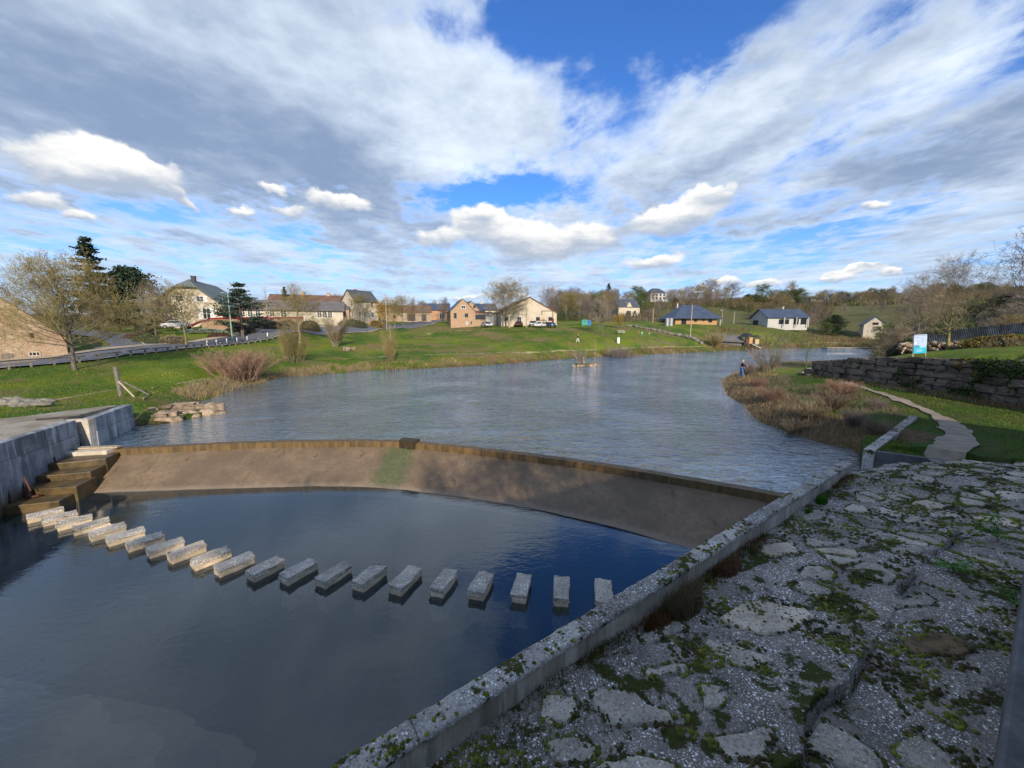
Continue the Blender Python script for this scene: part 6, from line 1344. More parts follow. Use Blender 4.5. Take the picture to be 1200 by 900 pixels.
# wide hall
b, w, l, r_ = house('village_hall', 'wide cream hall with low pitched gable and grey roof', 620, 105, 15.4, 18, 5.9, 9.6, 13.6, 12, 'render_cream', 'tile_brown', 'y', over=.25, th=.22, cat='hall')
for x in (-6.2, 2.4, 5.9): window(b, 'f', w, l, x, 1.4, 1.1, 1.0, 'wood_dark', (1, 0))
window(b, 'f', w, l, -2.8, 1.0, 1.2, 1.5, 'paint_white', (1, 0)); door(b, 'f', w, l, 3.9, .75, 2.1, 'wood_orange')
fr = empty('steel_frame', (*[(px_ - 600) / F * 101 for px_ in (641,)], 101, 5.9), 0.1, 'rusty steel gallows frame standing before the hall gable', 'frame'); m_ = MB(); m_.tube((1.4, 0, 0), (1.4, 0, 3.9), .09, .09, 6); m_.tube((-1.5, 0, 3.8), (1.4, 0, 3.8), .09, .09, 6); m_.tube((-1.5, 0, 2.8), (-1.5, 0, 3.9), .09, .09, 6); m_.build('frame', 'metal_rust', fr); m_ = MB(); m_.tube((1.4, -.1, .2), (1.4, -.1, 1.9), .28, .28, 8); m_.build('red_panel', 'paint_red', fr)
b, w, l, r_ = house('garage', 'grey garage with white door left of the wide hall', 574, 108, 5.5, 8, 5.9, 9.0, 9.9, 12, 'concrete_pale', 'roof_grey', 'y', over=.3, cat='garage'); door(b, 'f', w, l, -.2, 2.6, 2.6, 'paint_white'); 
# hill houses
b, w, l, r_ = house('hill_house', 'cream stone house with steep slate roof on the wooded slope', 735, 158, 9.5, 8, 10.3, 13.9, 17.2, 14, 'render_cream', 'slate', 'x', over=.2); door(b, 'f', w, l, -.2, 1.8, 2.1, 'metal_dark'); window(b, 'f', w, l, 2.6, 1, .9, 1.2, 'wood_dark', (0, 0)); window(b, 'l', w, l, 0, 1.0, 1.0, 1.0, 'wood_dark', (0, 0))
m_ = MB(); m_.ext([(-1.3, 3.5), (1.3, 3.5), (0, 5.6)], -4.15, -1); m_.build('dormer', 'render_cream', b)
b, w, l, r_ = house('hilltop_villa', 'white villa with dark hipped roof on the skyline', 768, 258, 11.0, 9, 24.3, 28.6, 31.8, 8, 'render_white', 'slate', 'x', hip=.55, over=.3, cat='villa')
for x in (-3.8, -1.2, 1.4, 3.9): window(b, 'f', w, l, x, 2.4, 1.1, 1.3, 'wood_dark', (0, 0)); window(b, 'f', w, l, x, .2, 1.1, 1.6, 'wood_dark', (0, 0))
b, w, l, r_ = house('hill_cottage', 'small pale cottage half hidden on the skyline left of the villa', 709, 258, 6.5, 6, 24.2, 27.0, 29.2, 30, 'render_cream', 'tile_brown', 'y', over=.2)
b, w, l, r_ = house('far_cottage', 'tiny white cottage with red roof on the far right skyline', 948, 290, 8, 6, 25.0, 27.4, 29.0, 10, 'render_white', 'tile_brown', 'x', over=.2); window(b, 'f', w, l, 1, .8, 1.2, 1.0, 'wood_dark', (0, 0))
# timber house and blue roofed house
b, w, l, r_ = house('timber_house', 'orange timber clad house with dark blue hipped roof', 813, 124, 13.6, 9, 6.4, 9.2, 12.7, 3, 'wood_orange', 'slate_blue', 'x', hip=.62, over=1.2)
window(b, 'f', w, l, -4.0, .0, 1.6, 2.1, 'metal_dark', (1, 0)); window(b, 'f', w, l, -.2, 1.0, .9, 1.1, 'metal_dark', (0, 0)); window(b, 'f', w, l, 2.4, 1.2, .6, .9, 'metal_dark', (0, 0)); window(b, 'f', w, l, 4.6, .8, 1.3, 1.3, 'metal_dark', (1, 0)); m_ = MB(); m_.box(7.3, 7.5, -5.4, -5.2, -.5, 2.3); m_.build('post', 'render_white', b); chimney(b, -3.5, 1.5, 4.6, 6.9, 'render_white', .2, 'flue')
for i, (px, lab) in enumerate([(779.5, 'left grey water tank beside the timber house'), (784, 'right grey water tank beside the timber house')]):
    m_ = MB(); m_.tube((0, 0, -.6), (0, 0, 2.2), .62, .62, 14); m_.tube((0, 0, 2.2), (0, 0, 2.42), .62, .15, 14); tag(m_.build('water_tank', 'metal_grey', smooth=False, loc=((px - 600) / F * 120, 120, 6.1)), lab, 'tank', 'water tanks beside the timber house')
b, w, l, r_ = house('blue_roofed_house', 'white bungalow with long dark blue roof and open porch', 919, 120, 12.4, 8.4, 6.3, 8.7, 11.2, 1, 'render_white', 'slate_blue', 'x', over=.5)
window(b, 'f', w, l, -1.2, .3, 3.2, 1.5, 'metal_dark', (2, 0)); window(b, 'f', w, l, 2.6, .2, 1.6, 1.8, 'metal_dark', (1, 0)); window(b, 'f', w, l, 4.9, .2, 1.8, 1.8, 'metal_dark', (1, 0)); window(b, 'l', w, l, -1.6, -.2, 2.6, 1.8, 'metal_dark', (2, 0)); chimney(b, 1.4, 0.4, 4.5, 5.7, 'render_white', .22)
for x in (-1.6, 2.2, 5.9): m_ = MB(); m_.box(x - .12, x + .12, -5.0, -4.76, -.6, 2.3); m_.build('porch_post', 'render_white', b)
b, w, l, r_ = house('cream_barn', 'small cream gabled barn with dark roof near the right hand hedge', 1021, 114, 5.0, 7, 4.7, 6.5, 8.8, -34, 'render_cream', 'slate', 'y', over=.25, cat='barn', found=5); window(b, 'f', w, l, 0, 1.6, 1.3, .7, 'wood_dark', (1, 0)); door(b, 'f', w, l, .4, 1.8, 1.2, 'wood_grey')
# play hut, slide and mound roof
e = empty('play_tower', ((873 - 600) / F * 97, 97, h1((873 - 600) / F * 97, 97)), .2, 'brown wooden play tower with a white slide below the blue roofed house', 'play tower')
for x in (-.9, .9):
    for y in (-.8, .8): m_ = MB(); m_.box(x - .09, x + .09, y - .09, y + .09, -.3, 3.2); m_.build('post', 'wood_dark', e)
m_ = MB(); m_.box(-1, 1, -.9, .9, 1.2, 1.35); m_.build('deck', 'wood_dark', e); m_ = MB(); m_.ext([(-1.3, 3.0), (1.3, 3.0), (0, 3.9)], -1.1, 1.1); m_.build('roof', 'metal_dark', e); m_ = MB(); m_.box(.0, .95, -.95, -.85, 1.36, 2.9); m_.build('panel', 'wood_orange', e)
m_ = MB(); m_.box(-.95, -.05, -.95, -.85, 1.36, 2.6); m_.build('panel', 'metal_rust', e)
m_ = MB(); m_.add([(1.0, -.35, 1.5), (1.0, .35, 1.5), (4.2, .35, .25), (4.2, -.35, .25), (1.0, -.35, 1.42), (1.0, .35, 1.42), (4.2, .35, .17), (4.2, -.35, .17)], [(0, 1, 2, 3), (7, 6, 5, 4), (0, 3, 7, 4), (1, 5, 6, 2), (0, 4, 5, 1), (3, 2, 6, 7)]); m_.build('slide', 'paint_white', e)
e = empty('timber_cabin', ((884 - 600) / F * 99, 99, h1((884 - 600) / F * 99, 99) - .2), .1, 'small orange wooden play cabin right of the play tower', 'cabin'); m_ = MB(); m_.box(-.55, .55, -.5, .5, 1.2, 2.5); m_.build('wall', 'render_ochre', e); m_ = MB(); m_.ext([(-.95, 2.9), (.95, 2.9), (0, 3.5)], -.85, .85); m_.build('roof', 'wood_dark', e)
for x in (-.6, .6): m_ = MB(); m_.box(x - .08, x + .08, -.6, -.45, -.3, 1.2); m_.build('post', 'wood_dark', e)
x_, y_ = (852 - 600) / F * 98, 98; e = empty('low_shelter', (x_, y_, h1(x_, y_)), .08, 'low grey roofed shelter left of the play tower', 'shelter'); m_ = MB(); m_.add([(-4.2, -2, .9), (3.6, -2, .5), (3.9, 1.8, 2.1), (-3.6, 1.8, 2.4)], [(0, 1, 2, 3)]); o = m_.build('roof', 'roof_grey', e); mo = o.modifiers.new('t', 'SOLIDIFY'); mo.thickness = .15
m_ = MB(); m_.box(-3.4, 3.4, -1.2, 1.5, -.6, .75); m_.build('wall', 'concrete_dark', e)

# ================================================================== STREET FURNITURE AND SMALL THINGS
def on_ground(px, py): x, y = hits([(px, py)])[0]; return x, y, h1(x, y)
# guard rails along the near road edge
gl = offset(road_c, -3.9); Ls = np.r_[0, np.cumsum(np.hypot(*np.diff(gl, axis=0).T))]
def gpt(s_): return np.interp(s_, Ls, gl[:, 0]), np.interp(s_, Ls, gl[:, 1])
sec = []; s_ = 1.0
while s_ < Ls[-1] and len(sec) < 17: sec.append(s_); s_ += 2.75
proto = None; side_w = ['far left', 'barn']
vis = []
for s_ in sec:
    ax, ay = gpt(s_); bx, by = gpt(s_ + 2.2); az, bz_ = h1(ax, ay), h1(bx, by); pxm = 600 + F * (ax + bx) / (ay + by)
    if pxm < -60: continue
    vis.append((ax, ay, az, bx, by, bz_, pxm))
for i, (ax, ay, az, bx, by, bz_, pxm) in enumerate(vis):
    n_ = len(vis); lab = (f'{ordn[i]} low wooden guard rail section counted from the left edge along the road' if i < 12 else f'{ordn[n_ - 1 - i]} low wooden guard rail section counted back from its far right end')
    L = math.hypot(bx - ax, by - ay); e = empty('guard_rail', (ax, ay, min(az, bz_)), math.atan2(by - ay, bx - ax), lab, 'guard rail', 'low wooden guard rails along the road'); dz_ = bz_ - az; o0 = az - min(az, bz_)
    for x in (.35, L - .35): zz_ = o0 + dz_ * x / L; m_ = MB(); m_.box(x - .06, x + .06, -.06, .06, zz_ - .3, zz_ + .50); m_.build('post', 'wood_grey', e)
    m_ = MB(); m_.add([(0, -.10, o0 + .50), (L, -.10, o0 + dz_ + .50), (L, .10, o0 + dz_ + .50), (0, .10, o0 + .50), (0, -.10, o0 + .62), (L, -.10, o0 + dz_ + .62), (L, .10, o0 + dz_ + .62), (0, .10, o0 + .62)], [(0, 3, 2, 1), (4, 5, 6, 7), (0, 1, 5, 4), (1, 2, 6, 5), (2, 3, 7, 6), (3, 0, 4, 7)]); m_.build('rail', 'wood_grey', e)
for i, (px, py, d) in enumerate([(243, 405, 51), (254, 404, 53), (266, 402.8, 56), (278, 401.6, 58), (290, 400.4, 60), (314, 398.6, 64)]):
    x, y, _ = atd(px, py, d); m_ = MB(); m_.tube((0, 0, -.2), (0, 0, .7), .08, .08, 8); m_.tube((0, 0, .7), (0, 0, .76), .08, .03, 8); tag(m_.build('bollard', 'paint_white', loc=(x, y, h1(x, y))), f'{ordn[i]} white bollard along the road edge counted from the last guard rail', 'bollard', 'white bollards along the road edge')
def lamp(px, py, d, hpx, label, mat='paint_green_pale', head=.5):
    x, y, _ = atd(px, py, d); z = h1(x, y); hh = hpx / F * d; e = empty('street_lamp', (x, y, z), 0, label, 'street lamp'); m_ = MB(); m_.tube((0, 0, -.2), (0, 0, hh), .11, .06, 8); m_.tube((0, 0, hh - .05), (-head, -.1, hh + .08), .05, .04, 6); m_.build('pole', mat, e); m_ = MB(); m_.box(-head - .45, -head + .1, -.2, 0, hh + .02, hh + .16); m_.build('lamp_head', 'metal_grey', e)
lamp(272.5, 399.5, 60, 53, 'tall pale green street lamp at the roadside left of the layered pine')
lamp(846, 376, 130, 14, 'short street lamp on the slope between the two blue roofed houses', 'wood_pale', .3)
def pole(px, py, d, hpx, label, mat='wood_pale', r=.13, cross=False):
    x, y, _ = atd(px, py, d); z = h1(x, y); hh = hpx / F * d; m_ = MB(); m_.tube((0, 0, -.2), (0, 0, hh), r, r * .7, 7)
    if cross: m_.box(-.6, .6, -.05, .05, hh - .4, hh - .28)
    tag(m_.build('utility_pole', mat, loc=(x, y, z)), label, 'pole')
pole(809, 393, 100, 36, 'tall thin pole in front of the timber house'); pole(765, 377, 128, 16, 'wooden pole on the slope left of the timber house'); pole(860, 376, 130, 14, 'thin pole right of the short street lamp on the slope'); pole(898, 396, 100, 16, 'dark post on the grass below the blue roofed house', 'wood_dark')
pole(453.5, 388, 92, 42, 'tall thin pole by the golden leaved tree at the road', 'wood_pale', .10); pole(1004, 424, 40, 14, 'short pale post standing behind the stone wall by the lake', 'wood_pale', .09)
pole(789.5, 409, 76, 8, 'short wooden stake on the far shore path right of the crouching angler', 'wood_pale', .06); pole(837, 407, 86, 6, 'small wooden stake on the far shore path below the fuzzy bush', 'wood_pale', .06)
# leaning fence post with two struts
x, y, z = on_ground(142, 464); e = empty('strainer_post', (x, y, z), .2, 'grey wooden post with two diagonal struts on the left bank', 'post'); hp_ = 35 / F * y
m_ = MB(); m_.tube((0, 0, -.3), (-.10, 0, hp_), .105, .10, 9); m_.build('post', 'wood_grey', e, smooth=False); m_ = MB(); m_.tube((.95, -.4, -.05), (-.03, -.03, hp_ * .52), .05, .05, 7); m_.build('strut', 'wood_pale', e); m_ = MB(); m_.tube((1.15, .5, -.05), (-.03, .03, hp_ * .56), .045, .045, 7); m_.build('strut', 'wood_grey', e)
x, y, z = on_ground(170, 467); stick('dead_branch', 168, 468, z, 1.0, 2.2, 'bare dead branch sticking up by the reeds right of the strutted post', .03, 4, 'bark_pale', 'branch', 12); 
# information sign
x, y, _ = atd(1078, 415, 29); z = h1(x, y); d_ = 29; e = empty('information_sign', (x, y, z), -R(14), 'upright information board, white above and turquoise below, on the raised lawn', 'sign'); sw, s0_, s1_ = .78, .32, 1.72; e.rotation_euler = (0, R(-4.5), -R(14))
for s_ in (-1, 1): m_ = MB(); m_.box(s_ * sw / 2 - .03, s_ * sw / 2 + .03, .02, .08, -.3, 1.62); m_.build('leg', 'wood_pale', e)
m_ = MB(); m_.tube((.38, .08, 1.0), (.95, .75, -.1), .03, .03, 6); m_.build('strut', 'wood_grey', e)
m_ = MB(); m_.box(-sw / 2, sw / 2, -.012, .015, s0_, s1_); m_.build('board', 'sign_white', e)
m_ = MB(); m_.box(-sw / 2 + .004, sw / 2 - .004, -.018, -.0125, s0_ + .004, s0_ + .52); m_.build('lower_panel', 'sign_teal', e)
m_ = MB(); m_.box(-sw / 2 + .03, -.05, -.018, -.0125, s0_ + .525, s0_ + .60); m_.build('blue_band', 'sign_blue', e); m_ = MB(); m_.box(-.02, sw / 2 - .05, -.023, -.0185, s0_ + .43, s0_ + .50); m_.build('white_band', 'sign_white', e)
m_ = MB(); m_.box(-sw / 2 + .02, sw / 2 - .02, -.018, -.0125, s1_ - .09, s1_ - .05); m_.build('header_line', 'sign_grey', e)
for k_, (u, v, w_) in enumerate([(-.18, 1.50, .22), (.12, 1.44, .10), (.12, 1.32, .13), (-.16, 1.20, .18), (.14, 1.18, .12), (-.14, 1.06, .2)]): m_ = MB(); m_.box(u - w_ / 2, u + w_ / 2, -.018, -.0125, v, v + .035); m_.build('text_line', 'sign_grey', e)
for k_, (v, w_) in enumerate([(.62, .36), (.52, .44), (.44, .30)]): m_ = MB(); m_.box(-w_ / 2 - .05, w_ / 2 - .05, -.023, -.0185, v, v + .03); m_.build('text_line', 'sign_white', e)
m_ = MB(); m_.add([(-.36, -.019, 1.18), (-.24, -.019, 1.16), (-.20, -.019, 1.08), (-.27, -.019, 1.02), (-.36, -.019, 1.06)], [(4, 3, 2, 1, 0)]); m_.build('white_emblem', 'paint_white', e)
# bins, table, containers
x, y, z = on_ground(724.5, 402); m_ = MB(); m_.prism([(math.cos(a) * .3, math.sin(a) * .25) for a in np.linspace(0, 5.5, 8)], -.1, 1.05); m_.prism([(math.cos(a) * .22, math.sin(a) * .2) for a in np.linspace(0, 5.5, 8)], 1.053, 1.2); tag(m_.build('litter_bin', 'paint_white', loc=(x, y, z)), 'white litter bin on the far bank grass above the dark bush', 'bin')
x, y, z = atd(727, 392, 92)[0], 92, 0; z = h1(x, y); e = empty('picnic_table', (x, y, z), .1, 'pale picnic table on the far bank below the golden tree', 'picnic table')
m_ = MB(); m_.box(-.9, .9, -.4, .4, .70, .76); m_.build('table_top', 'paint_white', e)
for s_ in (-1, 1): m_ = MB(); m_.box(-.9, .9, s_ * .75 - .13, s_ * .75 + .13, .40, .45); m_.build('bench', 'paint_white', e); m_ = MB(); m_.box(s_ * .6 - .05, s_ * .6 + .05, -.75, .75, 0.30, .40); m_.box(s_ * .6 - .05, s_ * .6 + .05, -.45, -.35, 0, .70); m_.box(s_ * .6 - .05, s_ * .6 + .05, .35, .45, 0, .70); m_.build('trestle', 'wood_pale', e)
for px, w_, mt, lab in [(683.5, 1.7, 'bin_green', 'green recycling container at the top of the far bank'), (689, 1.0, 'bin_blue', 'blue recycling container right beside the green one')]:
    x, y = (px - 600) / F * 108, 108; z = h1(x, y); e = empty('recycling_container', (x, y, z), .05, lab, 'container'); m_ = MB(); m_.prism([(-w_ / 2, -.6), (w_ / 2, -.6), (w_ / 2, .6), (-w_ / 2, .6)], 0, 1.35); m_.build('body', mt, e, bevel=.06); m_ = MB(); m_.ext([(-w_ / 2, 1.36), (w_ / 2, 1.36), (w_ / 2 * .8, 1.6), (-w_ / 2 * .8, 1.6)], -.6, .6); m_.build('lid', mt, e); m_ = MB(); m_.tube((0, -.62, 1.1), (0, -.60, 1.1), .14, .14, 10); m_.build('opening', 'rubber', e)
# cars
def car(px, d, rz, mat, label, zoff=0):
    x, y = (px - 600) / F * d, d; z = h1(x, y) + zoff; e = empty('parked_car', (x, y, z), rz, label, 'car'); m_ = MB()
    prof = [(-2.05, .35), (-2.1, .62), (-1.95, .85), (-1.2, .95), (-.6, 1.40), (.75, 1.42), (1.45, .98), (2.0, .88), (2.08, .6), (2.05, .35)]
    m_.ext(prof, -.84, .84); m_.build('body', mat, e, bevel=.07)
    m_ = MB(); m_.ext([(-1.08, .97), (-.56, 1.33), (.70, 1.35), (1.25, .99)], -.852, .852); m_.build('side_windows', 'window_glass', e); m_ = MB(); m_.add([(1.50, -.66, .99), (1.50, .66, .99), (.84, .60, 1.40), (.84, -.60, 1.40)], [(0, 1, 2, 3)]); m_.build('windscreen', 'window_glass', e); m_ = MB(); m_.add([(-1.24, -.66, .97), (-.66, -.60, 1.39), (-.66, .60, 1.39), (-1.24, .66, .97)], [(0, 1, 2, 3)]); m_.build('rear_window', 'window_glass', e)
    for wx_ in (-1.3, 1.3):
        for wy in (-.8, .8): m_ = MB(); m_.tube((wx_, wy - .1, .32), (wx_, wy + .1, .32), .32, .32, 14); o = m_.build('wheel', 'rubber', e); m_ = MB(); m_.tube((wx_, wy - .115, .32), (wx_, wy + .115, .32), .18, .18, 10); m_.build('rim', 'metal_grey', o)
    for wy in (-.6, .6): m_ = MB(); m_.box(2.04, 2.1, wy - .18, wy + .18, .62, .78); m_.build('headlight', 'paint_white', e); m_ = MB(); m_.box(-2.1, -2.05, wy - .14, wy + .14, .66, .84); m_.build('tail_light', 'paint_red', e)
car(570, 101, R(-65), 'car_silver', 'silver car parked in front of the grey garage'); car(633.5, 99, R(-120), 'car_white', 'white car parked before the hall gable'); car(643.5, 100, R(-60), 'car_navy', 'dark blue car parked right of the white one before the hall'); car(624, 102, R(-90), 'car_grey', 'dark grey green car half hidden behind the thin pale trunk at the hall')
car(212, 66, R(10), 'car_white', 'white car parked behind the thin roadside tree near the junction', .3); car(965, 126, R(5), 'car_white', 'white car parked right of the white bungalow'); car(608, 103, R(80), 'metal_rust', 'dark red brown car in the shade beside the large hall tree')
# people
def skinned(name, mat, verts, edges, radii, parent, sub=1):
    me = bpy.data.meshes.new(name); me.from_pydata(verts, edges, []); o = link(name, me, mat, parent); md = o.modifiers.new('skin', 'SKIN'); md.use_smooth_shade = True; s_ = o.modifiers.new('sub', 'SUBSURF'); s_.levels = sub; s_.render_levels = sub
    sk = me.skin_vertices[0].data
    for i, r in enumerate(radii): rr = r if isinstance(r, tuple) else (r, r); sk[i].radius = rr; sk[i].use_root = (i == 0)
    return o
def person(px, d, hh, rz, label, top, legs, hair='hair', crouch=False, walk=.12, z=None, arms='down', py=None, stripe=None):
    x, y = (px - 600) / F * d, d; zz_ = (h1(x, y) if z is None else z); e = empty('person', (x, y, zz_), rz, label, 'person'); k = hh / 1.75; e.scale = (k, k, k)
    if crouch:
        ph = .42; hipL, hipR = (-.1, 0, ph), (.1, 0, ph); kn = [(-.16, -.38, .52), (.16, -.38, .50)]; an = [(-.14, -.16, .09), (.14, -.14, .09)]; ch = (0, -.22, .86); nk = (0, -.28, 1.03); hd = (0, -.34, 1.2); el = [(-.27, -.40, .72), (.27, -.42, .72)]; hn = [(-.14, -.62, .66), (.14, -.64, .68)]; sh = [(-.2, -.22, .95), (.2, -.22, .95)]
    else:
        ph = .92; kn = [(-.1, -walk * .8, .5), (.1, walk * .5, .5)]; an = [(-.1, -walk * 1.4, .09), (.1, walk * 1.6, .09)]; ch = (0, -.02, 1.3); nk = (0, -.03, 1.49); hd = (0, -.06, 1.64); sh = [(-.19, -.02, 1.40), (.19, -.02, 1.40)]
        el = [(-.27, .05, 1.13), (.27, -.05, 1.13)] if arms == 'down' else [(-.26, -.12, 1.14), (.26, -.12, 1.14)]; hn = [(-.27, -.06, .88), (.27, -.12, .88)] if arms == 'down' else [(-.12, -.38, 1.12), (.10, -.36, 1.16)]
    P0 = (0, 0, ph); V = [P0, ((P0[0] + ch[0]) / 2, (P0[1] + ch[1]) / 2, (P0[2] + ch[2]) / 2), ch, nk, hd, (hd[0], hd[1], hd[2] + .10)]; E = [(0, 1), (1, 2), (2, 3), (3, 4), (4, 5)]; r_ = [(.13, .10), (.12, .095), (.14, .10), .055, (.085, .10), .06]
    for i in range(2):
        b_ = len(V); V += [((-.1, .1)[i], 0, ph - .03), kn[i], an[i], (an[i][0], an[i][1] - .16, .04)]; E += [(0, b_), (b_, b_ + 1), (b_ + 1, b_ + 2), (b_ + 2, b_ + 3)]; r_ += [.085, .058, .042, .035]
        b_ = len(V); V += [sh[i], el[i], hn[i], tuple(Vector(hn[i]) + (Vector(hn[i]) - Vector(el[i])).normalized() * .09)]; E += [(2, b_), (b_, b_ + 1), (b_ + 1, b_ + 2), (b_ + 2, b_ + 3)]; r_ += [.055, .040, .028, .022]
    skinned('body', 'skin', V, E, r_, e)
    Vt = [V[0], V[1], V[2]] + [sh[0], el[0], hn[0], sh[1], el[1], hn[1]]; skinned('jacket', top, Vt, [(0, 1), (1, 2), (2, 3), (3, 4), (4, 5), (2, 6), (6, 7), (7, 8)], [(.165, .13), (.155, .125), (.175, .13), .08, .062, .045, .08, .062, .045], e)
    Vl = [V[0], (-.1, 0, ph - .04), kn[0], an[0], (.1, 0, ph - .04), kn[1], an[1]]; skinned('trousers', legs, Vl, [(0, 1), (1, 2), (2, 3), (0, 4), (4, 5), (5, 6)], [(.15, .12), .105, .078, .062, .105, .078, .062], e)
    skinned('hair', hair, [(hd[0], hd[1] + .025, hd[2] + .03), (hd[0], hd[1] + .03, hd[2] + .12)], [(0, 1)], [(.095, .10), .07], e)
    for i in range(2): skinned('shoe', 'cloth_black', [(an[i][0], an[i][1] + .04, .05), (an[i][0], an[i][1] - .17, .045)], [(0, 1)], [.06, .05], e)
    if stripe: skinned('pale_patch', stripe, [tuple(Vector(V[1]) * .3 + Vector(V[2]) * .7)], [], [(.18, .14)], e) if False else skinned('pale_patch', stripe, [tuple(Vector(V[1]) * .45 + Vector(V[2]) * .55), tuple(Vector(V[1]) * .35 + Vector(V[2]) * .65)], [(0, 1)], [(.185, .145), (.185, .145)], e)
    return e
person(676.5, 76, 1.72, R(90), 'person in a dark jacket and pale trousers walking the far bank path', 'cloth_black', 'cloth_white', walk=.2)
pa_ = person(870.5, 35.5, 1.75, R(60), 'angler in black jacket and blue jeans standing on the right hand point', 'cloth_black', 'cloth_blue', 'cloth_black', arms='hold', stripe='cloth_white', z=max(.05, h1((870.5 - 600) / F * 35.5, 35.5)))
pc = person(764, 66, 1.7, R(150), 'dark clothed angler crouching at the far water edge', 'cloth_black', 'cloth_black', crouch=True)
person(751, 91, 1.2, R(10), 'child in a light green top and blue trousers on the far bank grass', 'cloth_green', 'cloth_teal', walk=.1); person(747.5, 92, 1.15, R(200), 'child in red standing left of the child in light green', 'cloth_red', 'cloth_grey', walk=.08)
person(759.5, 92, 1.0, R(-60), 'small child in white right of the two other children', 'cloth_white', 'cloth_grey', walk=.08); person(1052, 33.0, 1.5, R(30), 'dark clothed person crouching by the wall left of the sign', 'cloth_black', 'cloth_black', crouch=True, z=2.2)
x, y = (870.5 - 600) / F * 35.5, 35.5; m_ = MB(); m_.tube((-.1, -.15, 1.1), (-1.5, .9, 2.3), .012, .004, 5); tag(m_.build('fishing_rod', 'metal_dark', loc=(x, y, h1(x, y))), 'thin fishing rod held by the angler on the right hand point', 'fishing rod')

# ---- rocks
def rock_mesh(seed, sx, sy, sz, sub=2, flat=.0):
    import bmesh
    q = np.random.default_rng(seed); bm = bmesh.new(); bmesh.ops.create_icosphere(bm, subdivisions=sub, radius=.5); c_ = q.normal(0, 1, (7, 3)); c_ /= np.linalg.norm(c_, axis=1)[:, None]; o_ = q.uniform(.30, .42, 7)
    for v in bm.verts:
        p = np.array(v.co)
        for n_, k in zip(c_, o_):
            dd = p @ n_ - k
            if dd > 0: p = p - n_ * dd * .9
        p = p * (1 + q.normal(0, .03)); v.co = (p[0] * sx * 1.25, p[1] * sy * 1.25, p[2] * sz * 1.25)
    me = bpy.data.meshes.new('rock'); bm.to_mesh(me); bm.free(); return me
rocks = [rock_mesh(s_, 1, 1, 1) for s_ in range(8)]; rocks_g = [m__.copy() for m__ in rocks]; slabs_ = [rough_block('rock_slab', 1, 1, 1, s_ + 60, amp=.035) for s_ in range(5)]
def rock(px, py, z, sx, sy, sz, label, rz=0, k=0, mat='rock_sand', slab_=False, group=None, parent=None, name='rock', xyz=None):
    x, y = at(px, py, z) if xyz is None else xyz[:2]; zz_ = z if xyz is None else xyz[2]; me = (slabs_ if slab_ else (rocks_g if mat == 'rock_grey' else rocks))[k % (5 if slab_ else 8)]
    o = bpy.data.objects.new(name, me)
    if not me.materials: me.materials.append(MATS[mat])
    col.objects.link(o); o.location = (x, y, zz_); o.scale = (sx, sy, sz); o.rotation_euler = (rnd.uniform(-.08, .08), rnd.uniform(-.08, .08), rz)
    if parent: o.parent = parent; o.location = Vector((x, y, zz_)) - Vector(parent.location)
    else: tag(o, label, 'rock', group)
    return o
LR = [(168, 484, .35, 1.0, .8, .35, 0, 'upper flat sandstone block against the end of the wing wall'), (172, 491, .12, 1.2, .8, .35, 1, 'middle sandstone block against the end of the wing wall'), (166, 498, -.1, 1.1, .7, .4, 2, 'waterline block at the foot of the wing wall end'), (187, 490, .15, .9, .6, .35, 3, 'second sandstone block out from the wing wall, upper course'),
      (197, 486, .28, .9, .6, .25, 4, 'thin slab behind the second block of the stone spit'), (198, 494, -.02, 1.2, .7, .35, 1, 'long waterline block at the middle of the stone spit'), (184, 497, -.12, .8, .6, .3, 0, 'small dark waterline block near the wing wall'), (211, 490, .0, .7, .5, .3, 2, 'small block in the middle of the stone spit'),
      (216, 474, .42, 1.5, .7, .14, 3, 'pale top slab of the stack at the outer half of the spit'), (222, 477, .30, 1.9, .7, .14, 0, 'longest pale slab of the stack at the outer half of the spit'), (226, 481, .16, 1.5, .6, .14, 1, 'orange stained lower slab of the stack'), (222, 488, .0, 1.1, .7, .4, 2, 'dark faced boulder below the slab stack'),
      (243, 486, .0, .9, .6, .45, 3, 'rounded boulder right of the slab stack at the waterline'), (252, 479, .15, 1.0, .8, .6, 4, 'large tan boulder at the tip of the stone spit'), (257, 485, -.02, .7, .5, .3, 0, 'small tan boulder at the outermost tip of the spit'), (186, 478, .40, 1.2, .5, .10, 2, 'pale flat slab in the grass behind the spit'), (163, 480, .5, .9, .4, .1, 1, 'thin pale slab in the grass next to the wing wall')]
for i, (px, py, z, sx, sy, sz, k, lab) in enumerate(LR): rock(px, py, z, sx * .95, sy * .95, sz * 1.45, lab, rnd.uniform(.1, .6), k, 'rock_sand', slab_=(i not in (11, 12, 13, 14)), group='rocks of the stone spit')
m_ = MB(); sp_ = [at(*q, .2) for q in [(160, 489), (200, 489), (246, 482), (240, 476), (200, 478), (158, 478)]]; m_.add([(x, y, .22) for x, y in sp_] + [(x, y, -.9) for x, y in sp_], [tuple(range(6)), (0, 6, 7, 1), (1, 7, 8, 2), (2, 8, 9, 3), (3, 9, 10, 4)]); 
me = m_.mesh('spit_ground'); a_ = me.color_attributes.new('tint', 'FLOAT_COLOR', 'POINT'); a_.data.foreach_set('color', np.tile([.055, .10, .015, 1], 12).astype(np.float32)); o = link('spit_ground', me, 'ground')
if me.polygons[0].normal.z < 0: me.flip_normals()
tag(o, kind='structure')
